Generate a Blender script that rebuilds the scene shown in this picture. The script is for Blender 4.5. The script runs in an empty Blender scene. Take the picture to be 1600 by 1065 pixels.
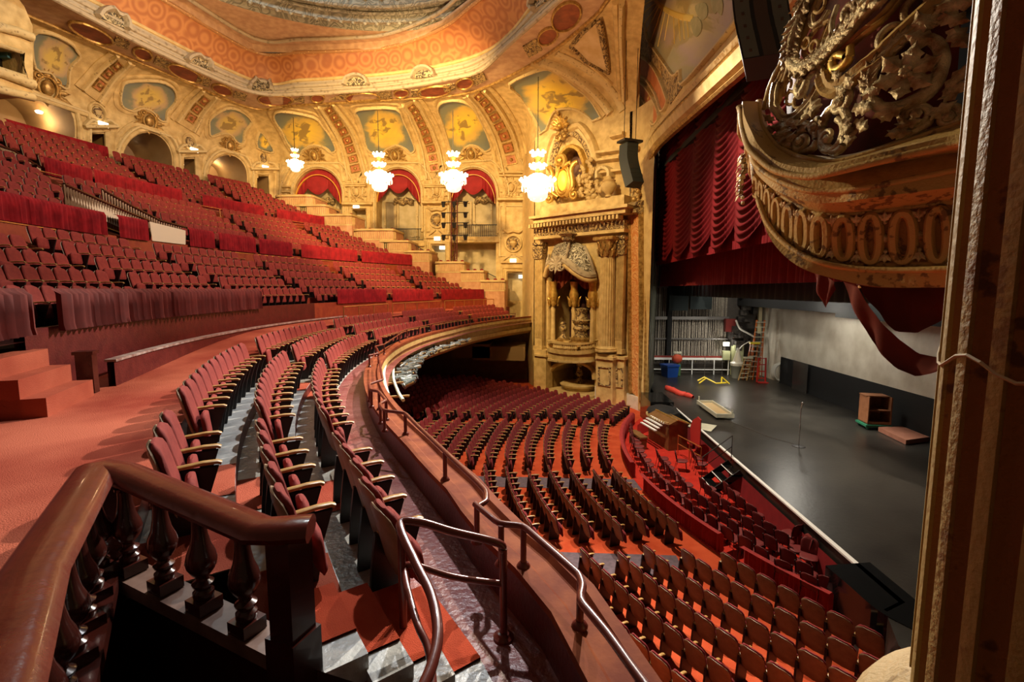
import bpy, math, random, mathutils
from mathutils import Vector, Matrix
from mathutils.bvhtree import BVHTree
from mathutils.geometry import delaunay_2d_cdt
import numpy as np
random.seed(7)
sc = bpy.context.scene
COL = sc.collection
# ------------------------------------------------------------ camera
F = 750.0; HOR = 452.0; PX = 841.0
pitch = math.atan((532.5 - HOR) / F)
yaw = math.atan((PX - 800) / F * math.cos(pitch))
CAM = Vector((0, 0, 7.8))
FW = Vector((-math.sin(yaw) * math.cos(pitch), math.cos(yaw) * math.cos(pitch), -math.sin(pitch)))
RT = Vector((math.cos(yaw), math.sin(yaw), 0)); UP = RT.cross(FW)
cd = bpy.data.cameras.new('camera'); co = bpy.data.objects.new('camera', cd); COL.objects.link(co)
cd.sensor_fit = 'HORIZONTAL'; cd.sensor_width = 36; cd.lens = 36 * F / 1600; cd.clip_start = .05; cd.clip_end = 300
m = Matrix((RT, UP, -FW)).transposed().to_4x4(); m.translation = CAM; co.matrix_world = m
sc.camera = co
sc.view_settings.view_transform = 'Standard'; sc.view_settings.look = 'None'
sc.view_settings.gamma = 1; sc.view_settings.exposure = 0.0
try: sc.view_settings.use_curve_mapping = False
except Exception: pass
# ------------------------------------------------------------ world + big lights
w = bpy.data.worlds.new('world'); sc.world = w; w.use_nodes = True
bg = w.node_tree.nodes['Background']; bg.inputs[0].default_value = (1, .62, .34, 1); bg.inputs[1].default_value = .07
def lamp(kind, name, loc, energy, color, size=.3, target=None, spot=60, blend=.4):
    l = bpy.data.lights.new(name, kind); l.energy = energy; l.color = color
    if kind == 'SPOT': l.spot_size = math.radians(spot); l.spot_blend = blend; l.shadow_soft_size = size
    elif kind == 'AREA': l.shape = 'DISK'; l.size = size
    else: l.shadow_soft_size = size
    o = bpy.data.objects.new(name, l); COL.objects.link(o); o.location = loc
    if target is not None:
        o.rotation_euler = (Vector(target) - Vector(loc)).to_track_quat('-Z', 'Y').to_euler()
    return o
WARM = (1, .70, .38); WHITE = (1, .93, .82)
# unseen floods added in mid-air to wash the far side with light
GOLDEN = (1, .66, .27)
lamp('SPOT', 'wall_fill_light', (-9, 24, 20), 20000, GOLDEN, .5, (-9, 44, 14), 105, .6)
lamp('SPOT', 'wall_fill_light', (-14, 20, 21), 4500, GOLDEN, .5, (-27, 35, 16), 90, .7)
lamp('SPOT', 'wall_fill_light', (-3, 20, 19), 10000, (1, .70, .32), .5, (3, 36, 10), 70, .6)
# house lights high over the stage front: hard shadows on the balcony
lamp('SPOT', 'house_and_fill_light', (3.4, 21, 17.5), 24000, WHITE, .12, (-2, 8, 5.5), 62, .5)
lamp('SPOT', 'house_and_fill_light', (1.5, 20, 20.5), 17000, (1, .84, .66), .15, (4, 17, 0), 95, .5)
lamp('SPOT', 'house_and_fill_light', (2, 20, 20), 15500, (1, .74, .62), .2, (-18, 24, 9), 95, .6)
lamp('SPOT', 'house_and_fill_light', (-1.5, 13, 19.5), 7500, (.95, .97, 1), .15, (-3.0, 7.0, 5), 44, .7)  # unseen overhead fill added to brighten the floor between the near rows
# unseen lamp added to brighten the near canopy and column
lamp('SPOT', 'house_and_fill_light', (-6, 13, 12.5), 5000, (1, .80, .45), .15, (3.6, 6.0, 9.6), 30, .6)
# unseen upward spots added in mid-air to wash the orange ceiling
lamp('SPOT', 'ceiling_fill_light', (-10, 22, 13), 7500, (1, .60, .27), .4, (-14, 31, 24), 100, .8)
lamp('SPOT', 'ceiling_fill_light', (-4, 18, 13), 3500, (1, .60, .27), .4, (1, 28, 24), 90, .8)
lamp('POINT', 'dome_light', (-14, 24, 27.2), 1500, (.75, .95, 1), .4)
# stage work lights
lamp('SPOT', 'work_and_fill_light', (10.5, 30, 12.5), 4500, (1, .93, .80), .3, (14, 33, 1), 90, .6)
lamp('POINT', 'work_and_fill_light', (14.2, 27, 6.9), 420, (1, .93, .80), .3)  # unseen fill added to brighten the white back wall
lamp('SPOT', 'work_and_fill_light', (11.5, 24, 9.2), 6500, (1, .93, .80), .3, (17.5, 25.5, 4), 95, .7)
lamp('POINT', 'work_and_fill_light', (13, 34, 9.5), 520, (1, .93, .80), .3)
lamp('SPOT', 'work_and_fill_light', (11, 18, 14), 3600, (1, .90, .74), .4, (14, 23, 1), 95, .8)  # unseen broad fill added to lift the dark area on the deck
# ------------------------------------------------------------ pixel helpers
def ray(u, v): return FW + RT * ((u - 800) / F) - UP * ((v - 532.5) / F)
def atz(u, v, z): r = ray(u, v); return CAM + r * ((z - CAM.z) / r.z)
def aty(u, v, y): r = ray(u, v); return CAM + r * (y / r.y)
def atx(u, v, x): r = ray(u, v); return CAM + r * (x / r.x)
def atp(u, v, p0, n):
    r = ray(u, v); return CAM + r * ((Vector(p0) - CAM).dot(n) / r.dot(n))
CC = Vector((20.3, 20.5, 0))
def atr(u, v, R):
    r = ray(u, v); a = r.x**2 + r.y**2; b = -2 * (r.x * CC.x + r.y * CC.y); c = CC.x**2 + CC.y**2 - R * R
    return CAM + r * ((-b + math.sqrt(max(0, b * b - 4 * a * c))) / 2 / a)
def proj(p):
    d = Vector(p) - CAM; z = d.dot(FW)
    if z < .05: return (-9999, -9999, z)
    return (800 + F * d.dot(RT) / z, 532.5 - F * d.dot(UP) / z, z)
def _lin(x, T):
    if x <= T[0][0]: return T[0][1]
    for (a, b), (c, d) in zip(T, T[1:]):
        if x <= c: return b + (d - b) * (x - a) / (c - a)
    return T[-1][1]
def bend(R, ph):
    """the balcony front is not a pure arc: it opens at both ends"""
    if ph > 30: return _lin(ph, [(32, 0), (36, .12), (38, .3), (40, .38), (41.3, .55), (42.3, .8), (44, 1.15), (55, 2.2)]) * max(0, min(1, (28.4 - R) / 2.2))
    return _lin(ph, [(-45, 2.4), (-37, 1.7), (-28, .9), (-14, .05), (-8, 0)]) * max(0, min(1, (31.8 - R) / 2.9))
def pol(R, ph, z=0):
    if z > 4 and R < 31.8: R = R + bend(R, ph)
    a = math.radians(ph); return Vector((CC.x - R * math.cos(a), CC.y - R * math.sin(a), z))
# ------------------------------------------------------------ materials
MATS = {}
def mat(name, col, rough=.6, metal=0, col2=None, scale=6, bump=0, bscale=30, tex='noise', emis=0, spec=.5, sharp=(.35, .65), coat=0, uv=False, sheen=0):
    if name in MATS: return MATS[name]
    mm = bpy.data.materials.new(name); mm.use_nodes = True; nt = mm.node_tree; N = nt.nodes; L = nt.links
    b = N['Principled BSDF']
    b.inputs['Base Color'].default_value = (*col, 1); b.inputs['Roughness'].default_value = rough
    b.inputs['Metallic'].default_value = metal; b.inputs['Specular IOR Level'].default_value = spec
    b.inputs['Coat Weight'].default_value = coat
    if sheen: b.inputs['Sheen Weight'].default_value = sheen; b.inputs['Sheen Tint'].default_value = (*[min(1, c * 2 + .1) for c in col], 1)
    tc = N.new('ShaderNodeTexCoord'); src = tc.outputs['UV' if uv else 'Object']
    def texn(sc_, kind):
        if kind == 'voronoi':
            t = N.new('ShaderNodeTexVoronoi'); t.inputs['Scale'].default_value = sc_; L.new(src, t.inputs['Vector']); return t.outputs['Distance']
        if kind == 'crack':
            t = N.new('ShaderNodeTexVoronoi'); t.feature = 'DISTANCE_TO_EDGE'; t.inputs['Scale'].default_value = sc_; L.new(src, t.inputs['Vector']); return t.outputs['Distance']
        if kind == 'swirl':
            t = N.new('ShaderNodeTexNoise'); t.inputs['Scale'].default_value = sc_ * .55; t.inputs['Detail'].default_value = 1.5; t.inputs['Distortion'].default_value = 1.2; L.new(src, t.inputs['Vector'])
            s_ = N.new('ShaderNodeMath'); s_.operation = 'MULTIPLY'; s_.inputs[1].default_value = 38; L.new(t.outputs[0], s_.inputs[0])
            q = N.new('ShaderNodeMath'); q.operation = 'SINE'; L.new(s_.outputs[0], q.inputs[0])
            r_ = N.new('ShaderNodeMapRange'); r_.inputs[1].default_value = -1; r_.inputs[2].default_value = 1; L.new(q.outputs[0], r_.inputs[0]); return r_.outputs[0]
        if kind == 'rings':
            t = N.new('ShaderNodeTexVoronoi'); t.inputs['Scale'].default_value = sc_; t.inputs['Randomness'].default_value = .25; L.new(src, t.inputs['Vector'])
            s_ = N.new('ShaderNodeMath'); s_.operation = 'MULTIPLY'; s_.inputs[1].default_value = 22; L.new(t.outputs['Distance'], s_.inputs[0])
            q = N.new('ShaderNodeMath'); q.operation = 'SINE'; L.new(s_.outputs[0], q.inputs[0])
            r_ = N.new('ShaderNodeMapRange'); r_.inputs[1].default_value = -1; r_.inputs[2].default_value = 1; L.new(q.outputs[0], r_.inputs[0]); return r_.outputs[0]
        t = N.new('ShaderNodeTexNoise'); t.inputs['Scale'].default_value = sc_; t.inputs['Detail'].default_value = 5; L.new(src, t.inputs['Vector']); return t.outputs[0]
    if col2:
        o = texn(scale, tex); r = N.new('ShaderNodeValToRGB'); L.new(o, r.inputs[0])
        r.color_ramp.elements[0].position = sharp[0]; r.color_ramp.elements[1].position = sharp[1]
        r.color_ramp.elements[0].color = (*col, 1); r.color_ramp.elements[1].color = (*col2, 1)
        L.new(r.outputs[0], b.inputs['Base Color'])
        if emis: L.new(r.outputs[0], b.inputs['Emission Color'])
    if bump:
        o2 = texn(bscale, tex if tex in ('voronoi', 'rings', 'swirl') else 'noise'); bp = N.new('ShaderNodeBump'); bp.inputs['Strength'].default_value = min(1, bump); bp.inputs['Distance'].default_value = .03 * max(1, bump)
        L.new(o2, bp.inputs['Height']); L.new(bp.outputs[0], b.inputs['Normal'])
    if emis:
        b.inputs['Emission Strength'].default_value = emis
        if not col2: b.inputs['Emission Color'].default_value = (*col, 1)
    MATS[name] = mm; return mm
M_CARPET = mat('salmon carpet', (.27, .045, .025), .95, col2=(.48, .125, .07), scale=.55, bump=.6, bscale=90, spec=.1)
M_CARPET2 = mat('orange red carpet', (.42, .055, .018), .95, col2=(.52, .085, .03), scale=1.5, bump=.4, bscale=60, spec=.1)
M_PITCARPET = mat('bright red carpet', (.42, .022, .014), .95, col2=(.50, .035, .02), scale=2, bump=.4, bscale=60, spec=.1)
M_MAROON = mat('maroon paint', (.075, .008, .008), .38, col2=(.11, .014, .012), scale=4, bump=.25, bscale=25)
M_MAROONFLOOR = mat('maroon walkway paint', (.20, .045, .045), .35, col2=(.31, .12, .11), scale=3, bump=.5, bscale=18)
M_GREYFLOOR = mat('grey painted floor', (.30, .30, .285), .33, col2=(.54, .54, .51), scale=2.5, bump=.5, bscale=14)
M_GREYAISLE = mat('grey aisle carpet', (.10, .075, .085), .95, col2=(.14, .10, .115), scale=8, spec=.1)
M_STAGE = mat('black stage deck', (.014, .012, .010), .34, col2=(.036, .032, .026), scale=.7, bump=.15, bscale=8, sharp=(.3, .8))
M_BLACK = mat('matt black', (.008, .008, .008), .8)
M_GLOSSBLACK = mat('gloss black', (.006, .006, .006), .12)
M_DARKGREY = mat('dark grey', (.03, .035, .03), .5)
M_WHITELINE = mat('white edge line', (.8, .8, .76), .5, emis=0)
M_SEAT = mat('red plush', (.165, .020, .016), .8, col2=(.23, .032, .024), scale=9, sheen=.22, bump=.15, bscale=120, spec=.2)
M_SEATB = mat('burgundy plush', (.15, .015, .017), .85, col2=(.20, .022, .023), scale=9, sheen=.2, spec=.2)
M_WOODBACK = mat('brown veneer', (.19, .12, .065), .45, col2=(.27, .18, .10), scale=6, bump=.1, bscale=40)
M_ARM = mat('oak armrest', (.33, .18, .05), .35, col2=(.43, .26, .08), scale=12)
M_IRON = mat('black iron', (.010, .008, .008), .45)
M_VELVET = mat('red velvet', (.165, .006, .009), .85, col2=(.27, .010, .014), scale=3, sheen=.3, spec=.15)
M_VELVETD = mat('dark red velvet', (.15, .006, .008), .85, col2=(.19, .008, .010), scale=3, sheen=.25, spec=.15)
M_CREAM = mat('cream plaster', (.46, .315, .12), .7, col2=(.66, .485, .21), scale=2.2, bump=.5, bscale=9)
M_CREAM2 = mat('ochre plaster', (.46, .31, .12), .7, col2=(.58, .42, .18), scale=2, bump=.5, bscale=9)
M_MOULD = mat('carved cream moulding', (.22, .14, .06), .6, col2=(.60, .46, .22), scale=4.5, tex='voronoi', sharp=(.02, .30), bump=.9, bscale=4.5)
M_CARVE = mat('carved brown relief', (.10, .055, .025), .6, col2=(.48, .34, .14), scale=3.0, tex='swirl', sharp=(.15, .75), bump=.9, bscale=3.0)
M_GOLD = mat('aged gold leaf', (.26, .14, .035), .42, .55, col2=(.55, .36, .12), scale=5, bump=.6, bscale=9)
M_GOLDB = mat('bright gilt', (.50, .29, .055), .35, .6, col2=(.70, .46, .12), scale=5, bump=.5, bscale=9)
M_CEIL = mat('orange ringed ceiling paint', (.34, .115, .036), .6, col2=(.46, .19, .06), scale=.95, tex='rings', sharp=(.1, 1), bump=.15, bscale=.95)
M_COFFER = mat('terracotta coffer', (.36, .12, .045), .6, col2=(.48, .19, .07), scale=8)
M_LEDGE = mat('grey beige moulding', (.20, .15, .09), .6, col2=(.38, .31, .21), scale=3, tex='voronoi', sharp=(.05, .4), bump=.7, bscale=6)
M_DOME = mat('silver grey carved plaster', (.20, .19, .15), .55, col2=(.36, .34, .27), scale=2.2, tex='swirl', sharp=(.15, .8), bump=.8, bscale=2.2)
M_PINK = mat('pinkish beige plaster', (.42, .25, .15), .65, col2=(.55, .36, .22), scale=2.5, bump=.3, bscale=20)
M_WOOD = mat('polished mahogany', (.085, .010, .006), .26, col2=(.12, .017, .009), scale=3, coat=.15, bump=.12, bscale=14)
M_WOODD = mat('dark mahogany', (.030, .006, .004), .24, col2=(.05, .009, .006), scale=3, coat=.2)
M_PIPE = mat('maroon enamel pipe', (.13, .022, .014), .28, coat=.2, bump=.05, bscale=12)
M_BRASS = mat('brass tube', (.62, .30, .10), .3, .8)
M_RIM = mat('red wood facing', (.22, .03, .014), .5, col2=(.30, .055, .02), scale=4)
M_BULB = mat('lit bulb glass', (1, .84, .55), .3, emis=9)
M_SIGN = mat('lit exit sign', (1, .93, .75), .4, emis=3)
M_LAMP = mat('lit lamp', (1, .8, .5), .4, emis=10)
M_CRYSTAL = mat('glowing crystal glass', (1, .9, .68), .1, emis=1.1)  # crystal emits by itself: bulb glow put into the glass
M_BOXFRONT = mat('box front salmon plaster', (.42, .19, .085), .6, col2=(.52, .27, .13), scale=3)
# ------------------------------------------------------------ mesh builder
class MB:
    def __init__(s): s.v = []; s.f = []; s.uv = []
    def add(s, vs, fs, M=None, uv=None):
        n = len(s.v)
        for p in vs: s.v.append(tuple(M @ Vector(p)) if M is not None else tuple(p))
        s.uv += (uv if uv else [(0, 0)] * len(vs))
        for f in fs: s.f.append(tuple(i + n for i in f))
        return s
    def box(s, c, d, M=None, rz=0):
        x, y, z = [k / 2 for k in d]; T = Matrix.Translation(Vector(c)) @ Matrix.Rotation(rz, 4, 'Z')
        if M is not None: T = M @ T
        s.add([(a * x, b * y, e * z) for a in (-1, 1) for b in (-1, 1) for e in (-1, 1)],
              [(0, 1, 3, 2), (4, 6, 7, 5), (0, 4, 5, 1), (2, 3, 7, 6), (0, 2, 6, 4), (1, 5, 7, 3)], T); return s
    def bar(s, a, b, w, h, up=(0, 0, 1), M=None):
        a = Vector(a); b = Vector(b); d = (b - a); L = d.length; d.normalize(); up = Vector(up)
        sd = d.cross(up)
        if sd.length < 1e-4: sd = d.cross(Vector((1, 0, 0)))
        sd.normalize(); u = sd.cross(d)
        vs = [p + sd * (i * w / 2) + u * (j * h / 2) for p in (a, b) for i in (-1, 1) for j in (-1, 1)]
        s.add(vs, [(0, 1, 3, 2), (4, 6, 7, 5), (0, 4, 5, 1), (2, 3, 7, 6), (0, 2, 6, 4), (1, 5, 7, 3)], M); return s
    def grid(s, rows, closeu=False, closev=False, M=None, uv=True):
        n = len(rows); k = len(rows[0]); fs = []
        for i in range(n if closev else n - 1):
            for j in range(k if closeu else k - 1):
                a = i * k + j; b = i * k + (j + 1) % k; c = ((i + 1) % n) * k + (j + 1) % k; d = ((i + 1) % n) * k + j
                fs.append((a, b, c, d))
        s.add([p for r in rows for p in r], fs, M, [(j / max(1, k - 1), i / max(1, n - 1)) for i in range(n) for j in range(k)]); return s
    def sweep(s, pts, prof, ups=None, closed=False, caps=True, M=None):
        """prof: list of (side, up) points, closed loop"""
        pts = [Vector(p) for p in pts]; n = len(pts); rows = []
        for i, p in enumerate(pts):
            if closed: t = pts[(i + 1) % n] - pts[i - 1]
            else: t = pts[min(i + 1, n - 1)] - pts[max(i - 1, 0)]
            t.normalize()
            up = Vector(ups[i]) if isinstance(ups, list) else (Vector(ups) if ups is not None else Vector((0, 0, 1)))
            sd = t.cross(up)
            if sd.length < 1e-3: sd = t.cross(Vector((1, .01, 0)))
            sd.normalize(); u = sd.cross(t).normalized()
            # mitre
            k = 1
            if 0 < i < n - 1 or closed:
                a = (pts[i] - pts[i - 1]).normalized(); c = a.dot(t)
                k = 1 / max(.5, c)
            rows.append([p + sd * (q[0] * k) + u * q[1] for q in prof])
        s.grid(rows, closeu=True, closev=closed, M=M)
        if caps and not closed:
            base = len(s.v) - n * len(prof); kk = len(prof)
            s.f.append(tuple(base + i for i in range(kk))[::-1]); s.f.append(tuple(base + (n - 1) * kk + i for i in range(kk)))
        return s
    def tube(s, pts, r, k=8, ups=None, closed=False, M=None):
        if isinstance(r, (int, float)):
            return s.sweep(pts, [(r * math.cos(2 * math.pi * i / k), r * math.sin(2 * math.pi * i / k)) for i in range(k)], ups, closed, True, M)
        pts = [Vector(p) for p in pts]; rows = []; n = len(pts)
        for i, p in enumerate(pts):
            t = (pts[min(i + 1, n - 1)] - pts[max(i - 1, 0)]).normalized()
            up = Vector(ups if ups is not None else (0, 0, 1)); sd = t.cross(up)
            if sd.length < 1e-3: sd = t.cross(Vector((1, .01, 0)))
            sd.normalize(); u = sd.cross(t)
            rows.append([p + sd * (r[i] * math.cos(2 * math.pi * j / k)) + u * (r[i] * math.sin(2 * math.pi * j / k)) for j in range(k)])
        s.grid(rows, closeu=True, M=M); return s
    def lathe(s, prof, c=(0, 0, 0), k=16, M=None, a0=0, a1=2 * math.pi):
        full = abs(a1 - a0 - 2 * math.pi) < 1e-6; kk = k if full else k + 1
        rows = [[(c[0] + r * math.cos(a0 + (a1 - a0) * j / k), c[1] + r * math.sin(a0 + (a1 - a0) * j / k), c[2] + z) for j in range(kk)] for r, z in prof]
        s.grid(rows, closeu=full, M=M); return s
    def sphere(s, c, r, k=8, M=None, sq=(1, 1, 1)):
        rows = []
        for i in range(k // 2 + 1):
            a = math.pi * i / (k // 2)
            rows.append([(c[0] + r * sq[0] * max(.001, math.sin(a)) * math.cos(2 * math.pi * j / k), c[1] + r * sq[1] * max(.001, math.sin(a)) * math.sin(2 * math.pi * j / k), c[2] - r * sq[2] * math.cos(a)) for j in range(k)])
        s.grid(rows, closeu=True, M=M); return s
    def prism(s, poly, z0, z1, M=None):
        n = len(poly); vs = [(p[0], p[1], z0) for p in poly] + [(p[0], p[1], z1) for p in poly]
        fs = [tuple(range(n))[::-1], tuple(range(n, 2 * n))] + [(i, (i + 1) % n, (i + 1) % n + n, i + n) for i in range(n)]
        s.add(vs, fs, M); return s
    def build(s, name, material, parent=None, smooth=None):
        me = bpy.data.meshes.new(name); me.from_pydata(s.v, [], s.f); me.update()
        ul = me.uv_layers.new(name='UVMap'); li = np.zeros(len(me.loops), dtype=np.int32); me.loops.foreach_get('vertex_index', li)
        ul.data.foreach_set('uv', np.array(s.uv, dtype=np.float32)[li].ravel())
        me.materials.append(material)
        if smooth is not None:
            me.shade_smooth(); me.set_sharp_from_angle(angle=math.radians(smooth))
        o = bpy.data.objects.new(name, me); COL.objects.link(o)
        if parent is not None: o.parent = parent
        return o
def empty(name, loc=(0, 0, 0), rz=0, label=None, cat=None, group=None):
    o = bpy.data.objects.new(name, None); COL.objects.link(o); o.location = loc; o.rotation_euler = (0, 0, rz); o.empty_display_size = .1
    if label: tag(o, label, cat, group)
    return o
def tag(o, label, cat, group=None, kind=None):
    o['label'] = label; o['category'] = cat
    if group: o['group'] = group
    if kind: o['kind'] = kind
    return o
def struct(o): o['kind'] = 'structure'; return o
def relw(o, parent, loc):
    """parent a world-coordinate mesh under an Empty placed at loc (no rotation)"""
    o.parent = parent; o.matrix_parent_inverse = Matrix.Translation(-Vector(loc)); return o
# ---------- traced geometry on surfaces
def cdt(outer, holes=(), mapf=None, grid=0):
    """triangulate a pixel polygon with holes, mapping each vertex through mapf(u,v)"""
    pts = []; edges = []
    def loop(L):
        n0 = len(pts)
        for p in L: pts.append(Vector(p))
        for i in range(len(L)): edges.append((n0 + i, n0 + (i + 1) % len(L)))
    loop(outer)
    for h in holes: loop(h)
    if grid:
        xs = [p[0] for p in outer]; ys = [p[1] for p in outer]
        x = min(xs) + grid / 2
        while x < max(xs):
            y = min(ys) + grid / 2
            while y < max(ys):
                if inside((x, y), outer) and not any(inside((x, y), h) for h in holes): pts.append(Vector((x, y)))
                y += grid
            x += grid
    v, e, f, *_ = delaunay_2d_cdt(pts, edges, [], 0, 1e-5)
    fs = []
    for t in f:
        c = ((v[t[0]][0] + v[t[1]][0] + v[t[2]][0]) / 3, (v[t[0]][1] + v[t[1]][1] + v[t[2]][1]) / 3)
        if inside(c, outer) and not any(inside(c, h) for h in holes): fs.append(tuple(t))
    return [mapf(p[0], p[1]) for p in v], fs, [(p[0] / 100, p[1] / 100) for p in v]
def inside(p, poly):
    r = False; n = len(poly)
    for i in range(n):
        x1, y1 = poly[i]; x2, y2 = poly[i - 1]
        if (y1 > p[1]) != (y2 > p[1]) and p[0] < (x2 - x1) * (p[1] - y1) / (y2 - y1) + x1: r = not r
    return r
def arc(cx, cy, rx, ry, a0, a1, n=14):
    return [(cx + rx * math.cos(math.radians(a0 + (a1 - a0) * i / n)), cy - ry * math.sin(math.radians(a0 + (a1 - a0) * i / n))) for i in range(n + 1)]
def spline(pts, n=6, closed=False):
    """Catmull-Rom through points"""
    P = [Vector(p) for p in pts]; out = []; N = len(P)
    for i in range(N if closed else N - 1):
        p0 = P[(i - 1) % N] if closed or i > 0 else P[0] * 2 - P[1]; p1 = P[i]; p2 = P[(i + 1) % N]
        p3 = P[(i + 2) % N] if closed or i + 2 < N else P[-1] * 2 - P[-2]
        for k in range(n):
            t = k / n
            out.append(.5 * ((2 * p1) + (p2 - p0) * t + (2 * p0 - 5 * p1 + 4 * p2 - p3) * t * t + (3 * p1 - p0 - 3 * p2 + p3) * t**3))
    if not closed: out.append(P[-1])
    return out
def resample(P, n):
    P = [Vector(p) for p in P]; d = [0]
    for a, b in zip(P, P[1:]): d.append(d[-1] + (b - a).length)
    out = []; j = 0
    for i in range(n):
        s = d[-1] * i / (n - 1)
        while j < len(d) - 2 and d[j + 1] < s: j += 1
        t = (s - d[j]) / max(1e-9, d[j + 1] - d[j]); out.append(P[j].lerp(P[j + 1], min(1, t)))
    return out
class Surf:
    def __init__(s, objs):
        vs = []; fs = []
        for o in objs:
            n = len(vs); vs += [v.co.copy() for v in o.data.vertices]; fs += [tuple(i + n for i in p.vertices) for p in o.data.polygons]
        s.b = BVHTree.FromPolygons(vs, fs)
    def hit(s, u, v):
        for du, dv in ((0, 0), (.4, .3), (-.5, .4), (.3, -.7)):
            r = ray(u + du, v + dv).normalized(); loc, nor, i, d = s.b.ray_cast(CAM, r, 200)
            if loc is not None: break
        if loc is None: return None
        if nor.dot(r) > 0: nor = -nor
        return loc, nor
    def strip(s, mb, px, wd, th, n=3, closed=False, raw=False, prof=None):
        """moulding: swept profile lying on the surface along a pixel path; wd, th metres"""
        if not raw: px = spline([Vector(p) for p in px], n, closed)
        P = []; U = []
        for p in px:
            h = s.hit(p[0], p[1])
            if h: P.append(h[0]); U.append(h[1])
        if len(P) < 2: return
        pr = prof or [(-wd / 2, -.03), (-wd / 2, th * .5), (-wd * .25, th), (wd * .25, th), (wd / 2, th * .5), (wd / 2, -.03)]
        mb.sweep(P, pr, U, closed)
    def patch(s, mb, outer, th, holes=(), grid=0):
        """slab conforming to the surface inside a pixel polygon"""
        def f(u, v):
            h = s.hit(u, v)
            return (h[0] + h[1] * th) if h else None
        vs, fs, uv = cdt(outer, holes, f, grid)
        fs = [t for t in fs if all(vs[i] is not None for i in t)]
        vs = [v if v is not None else Vector((0, 0, -5)) for v in vs]
        used = sorted({i for t in fs for i in t}); mp = {a: b for b, a in enumerate(used)}
        if not used: return
        xs = [uv[i][0] for i in used]; ys = [uv[i][1] for i in used]; x0, x1, y0, y1 = min(xs), max(xs), min(ys), max(ys)
        mb.add([vs[i] for i in used], [tuple(mp[i] for i in t) for t in fs], None, [((uv[i][0] - x0) / (x1 - x0 + 1e-6), 1 - (uv[i][1] - y0) / (y1 - y0 + 1e-6)) for i in used])
        for lp in [outer] + list(holes):
            top = []; bot = []
            for p in lp:
                h = s.hit(p[0], p[1])
                if h: top.append(h[0] + h[1] * th); bot.append(h[0] - h[1] * .05)
            if len(top) > 2: mb.grid([top, bot], closeu=True)
# ============================================================ STRUCTURE: floors and balcony
def polar(mb, R0, R1, p0, p1, z0, z1=None, n=None, zf=None, clipY=None):
    if z1 is None: z1 = z0
    n = n or max(2, int(abs(p1 - p0) / 1.5)); ra = []; rb = []
    for i in range(n + 1):
        ph = p0 + (p1 - p0) * i / n; dz = zf(ph) if zf else 0
        ra.append(pol(R0, ph, z0 + dz)); rb.append(pol(R1, ph, z1 + dz))
    mb.grid([rb, ra])
def phmin(R, Y=43.6): return -math.degrees(math.asin(min(1, (Y - CC.y) / R)))
mb = MB(); mb.box((-11, 20, -.15), (38, 50, .3)); mb.box((0, 20, -.16), (16, 50, .28)); fl = struct(mb.build('floor', M_CARPET2))
mb = MB()
for Y in (13.1, 18.8): mb.box((-1.2, Y, .008), (10.6, 1.05, .016))
struct(mb.build('aisle_carpet', M_GREYAISLE))
# pit platform (bright red carpet)
arcp = [(pol(16.35, ph).x, pol(16.35, ph).y) for ph in np.linspace(34, -38, 40)]
mb = MB(); mb.prism([(7.8, arcp[0][1])] + arcp + [(7.8, arcp[-1][1])], .0, .03); struct(mb.build('pit_floor', M_PITCARPET))
# stage deck with lip
lipc = spline([Vector((7.0, 7.0, 0)), Vector((7.05, 9.2, 0)), Vector((7.85, 10.2, 0)), Vector((7.85, 14, 0)), Vector((7.86, 20, 0)), Vector((7.86, 26.5, 0)), Vector((7.6, 29.2, 0)), Vector((7.75, 30.6, 0))], 5)
lip2 = [(6.9, 4.5), (6.85, 8.8), (7.3, 9.8), (7.85, 10.1), (7.85, 27), (7.6, 28.8), (7.55, 30.6)]
mb = MB(); mb.prism(lip2 + [(8.3, 39.4), (18, 39.4), (18, 4.5)], .0, 1.1); struct(mb.build('stage_floor', M_STAGE))
mb = MB(); mb.sweep([(x - .005, y, 1.1) for x, y in lip2[2:]], [(-.035, -.03), (-.035, .02), (.035, .02), (.035, -.03)]); struct(mb.build('trim_1', M_WHITELINE))
# curved black pit end fence, gloss
P = [atz(u, v, 0) for u, v in [(1285, 950), (1320, 985), (1365, 1030), (1420, 1065)]]
mb = MB(); P2 = spline(P, 5); mb.grid([[Vector((p.x, p.y, 1.12)) for p in P2], [Vector((p.x, p.y, .0)) for p in P2]])
mb.grid([[Vector((p.x, p.y, 1.12)) for p in P2], [Vector((max(p.x, 7.3) + .9, p.y + .2, 1.12)) for p in P2]])
struct(mb.build('pit_end_wall', M_GLOSSBLACK))
mb = MB(); mb.sweep([Vector((p.x - .02, p.y, .02)) for p in P2], [(-.02, 0), (-.02, .04), (.02, .04), (.02, 0)]); struct(mb.build('trim_2', M_WHITELINE))
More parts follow.
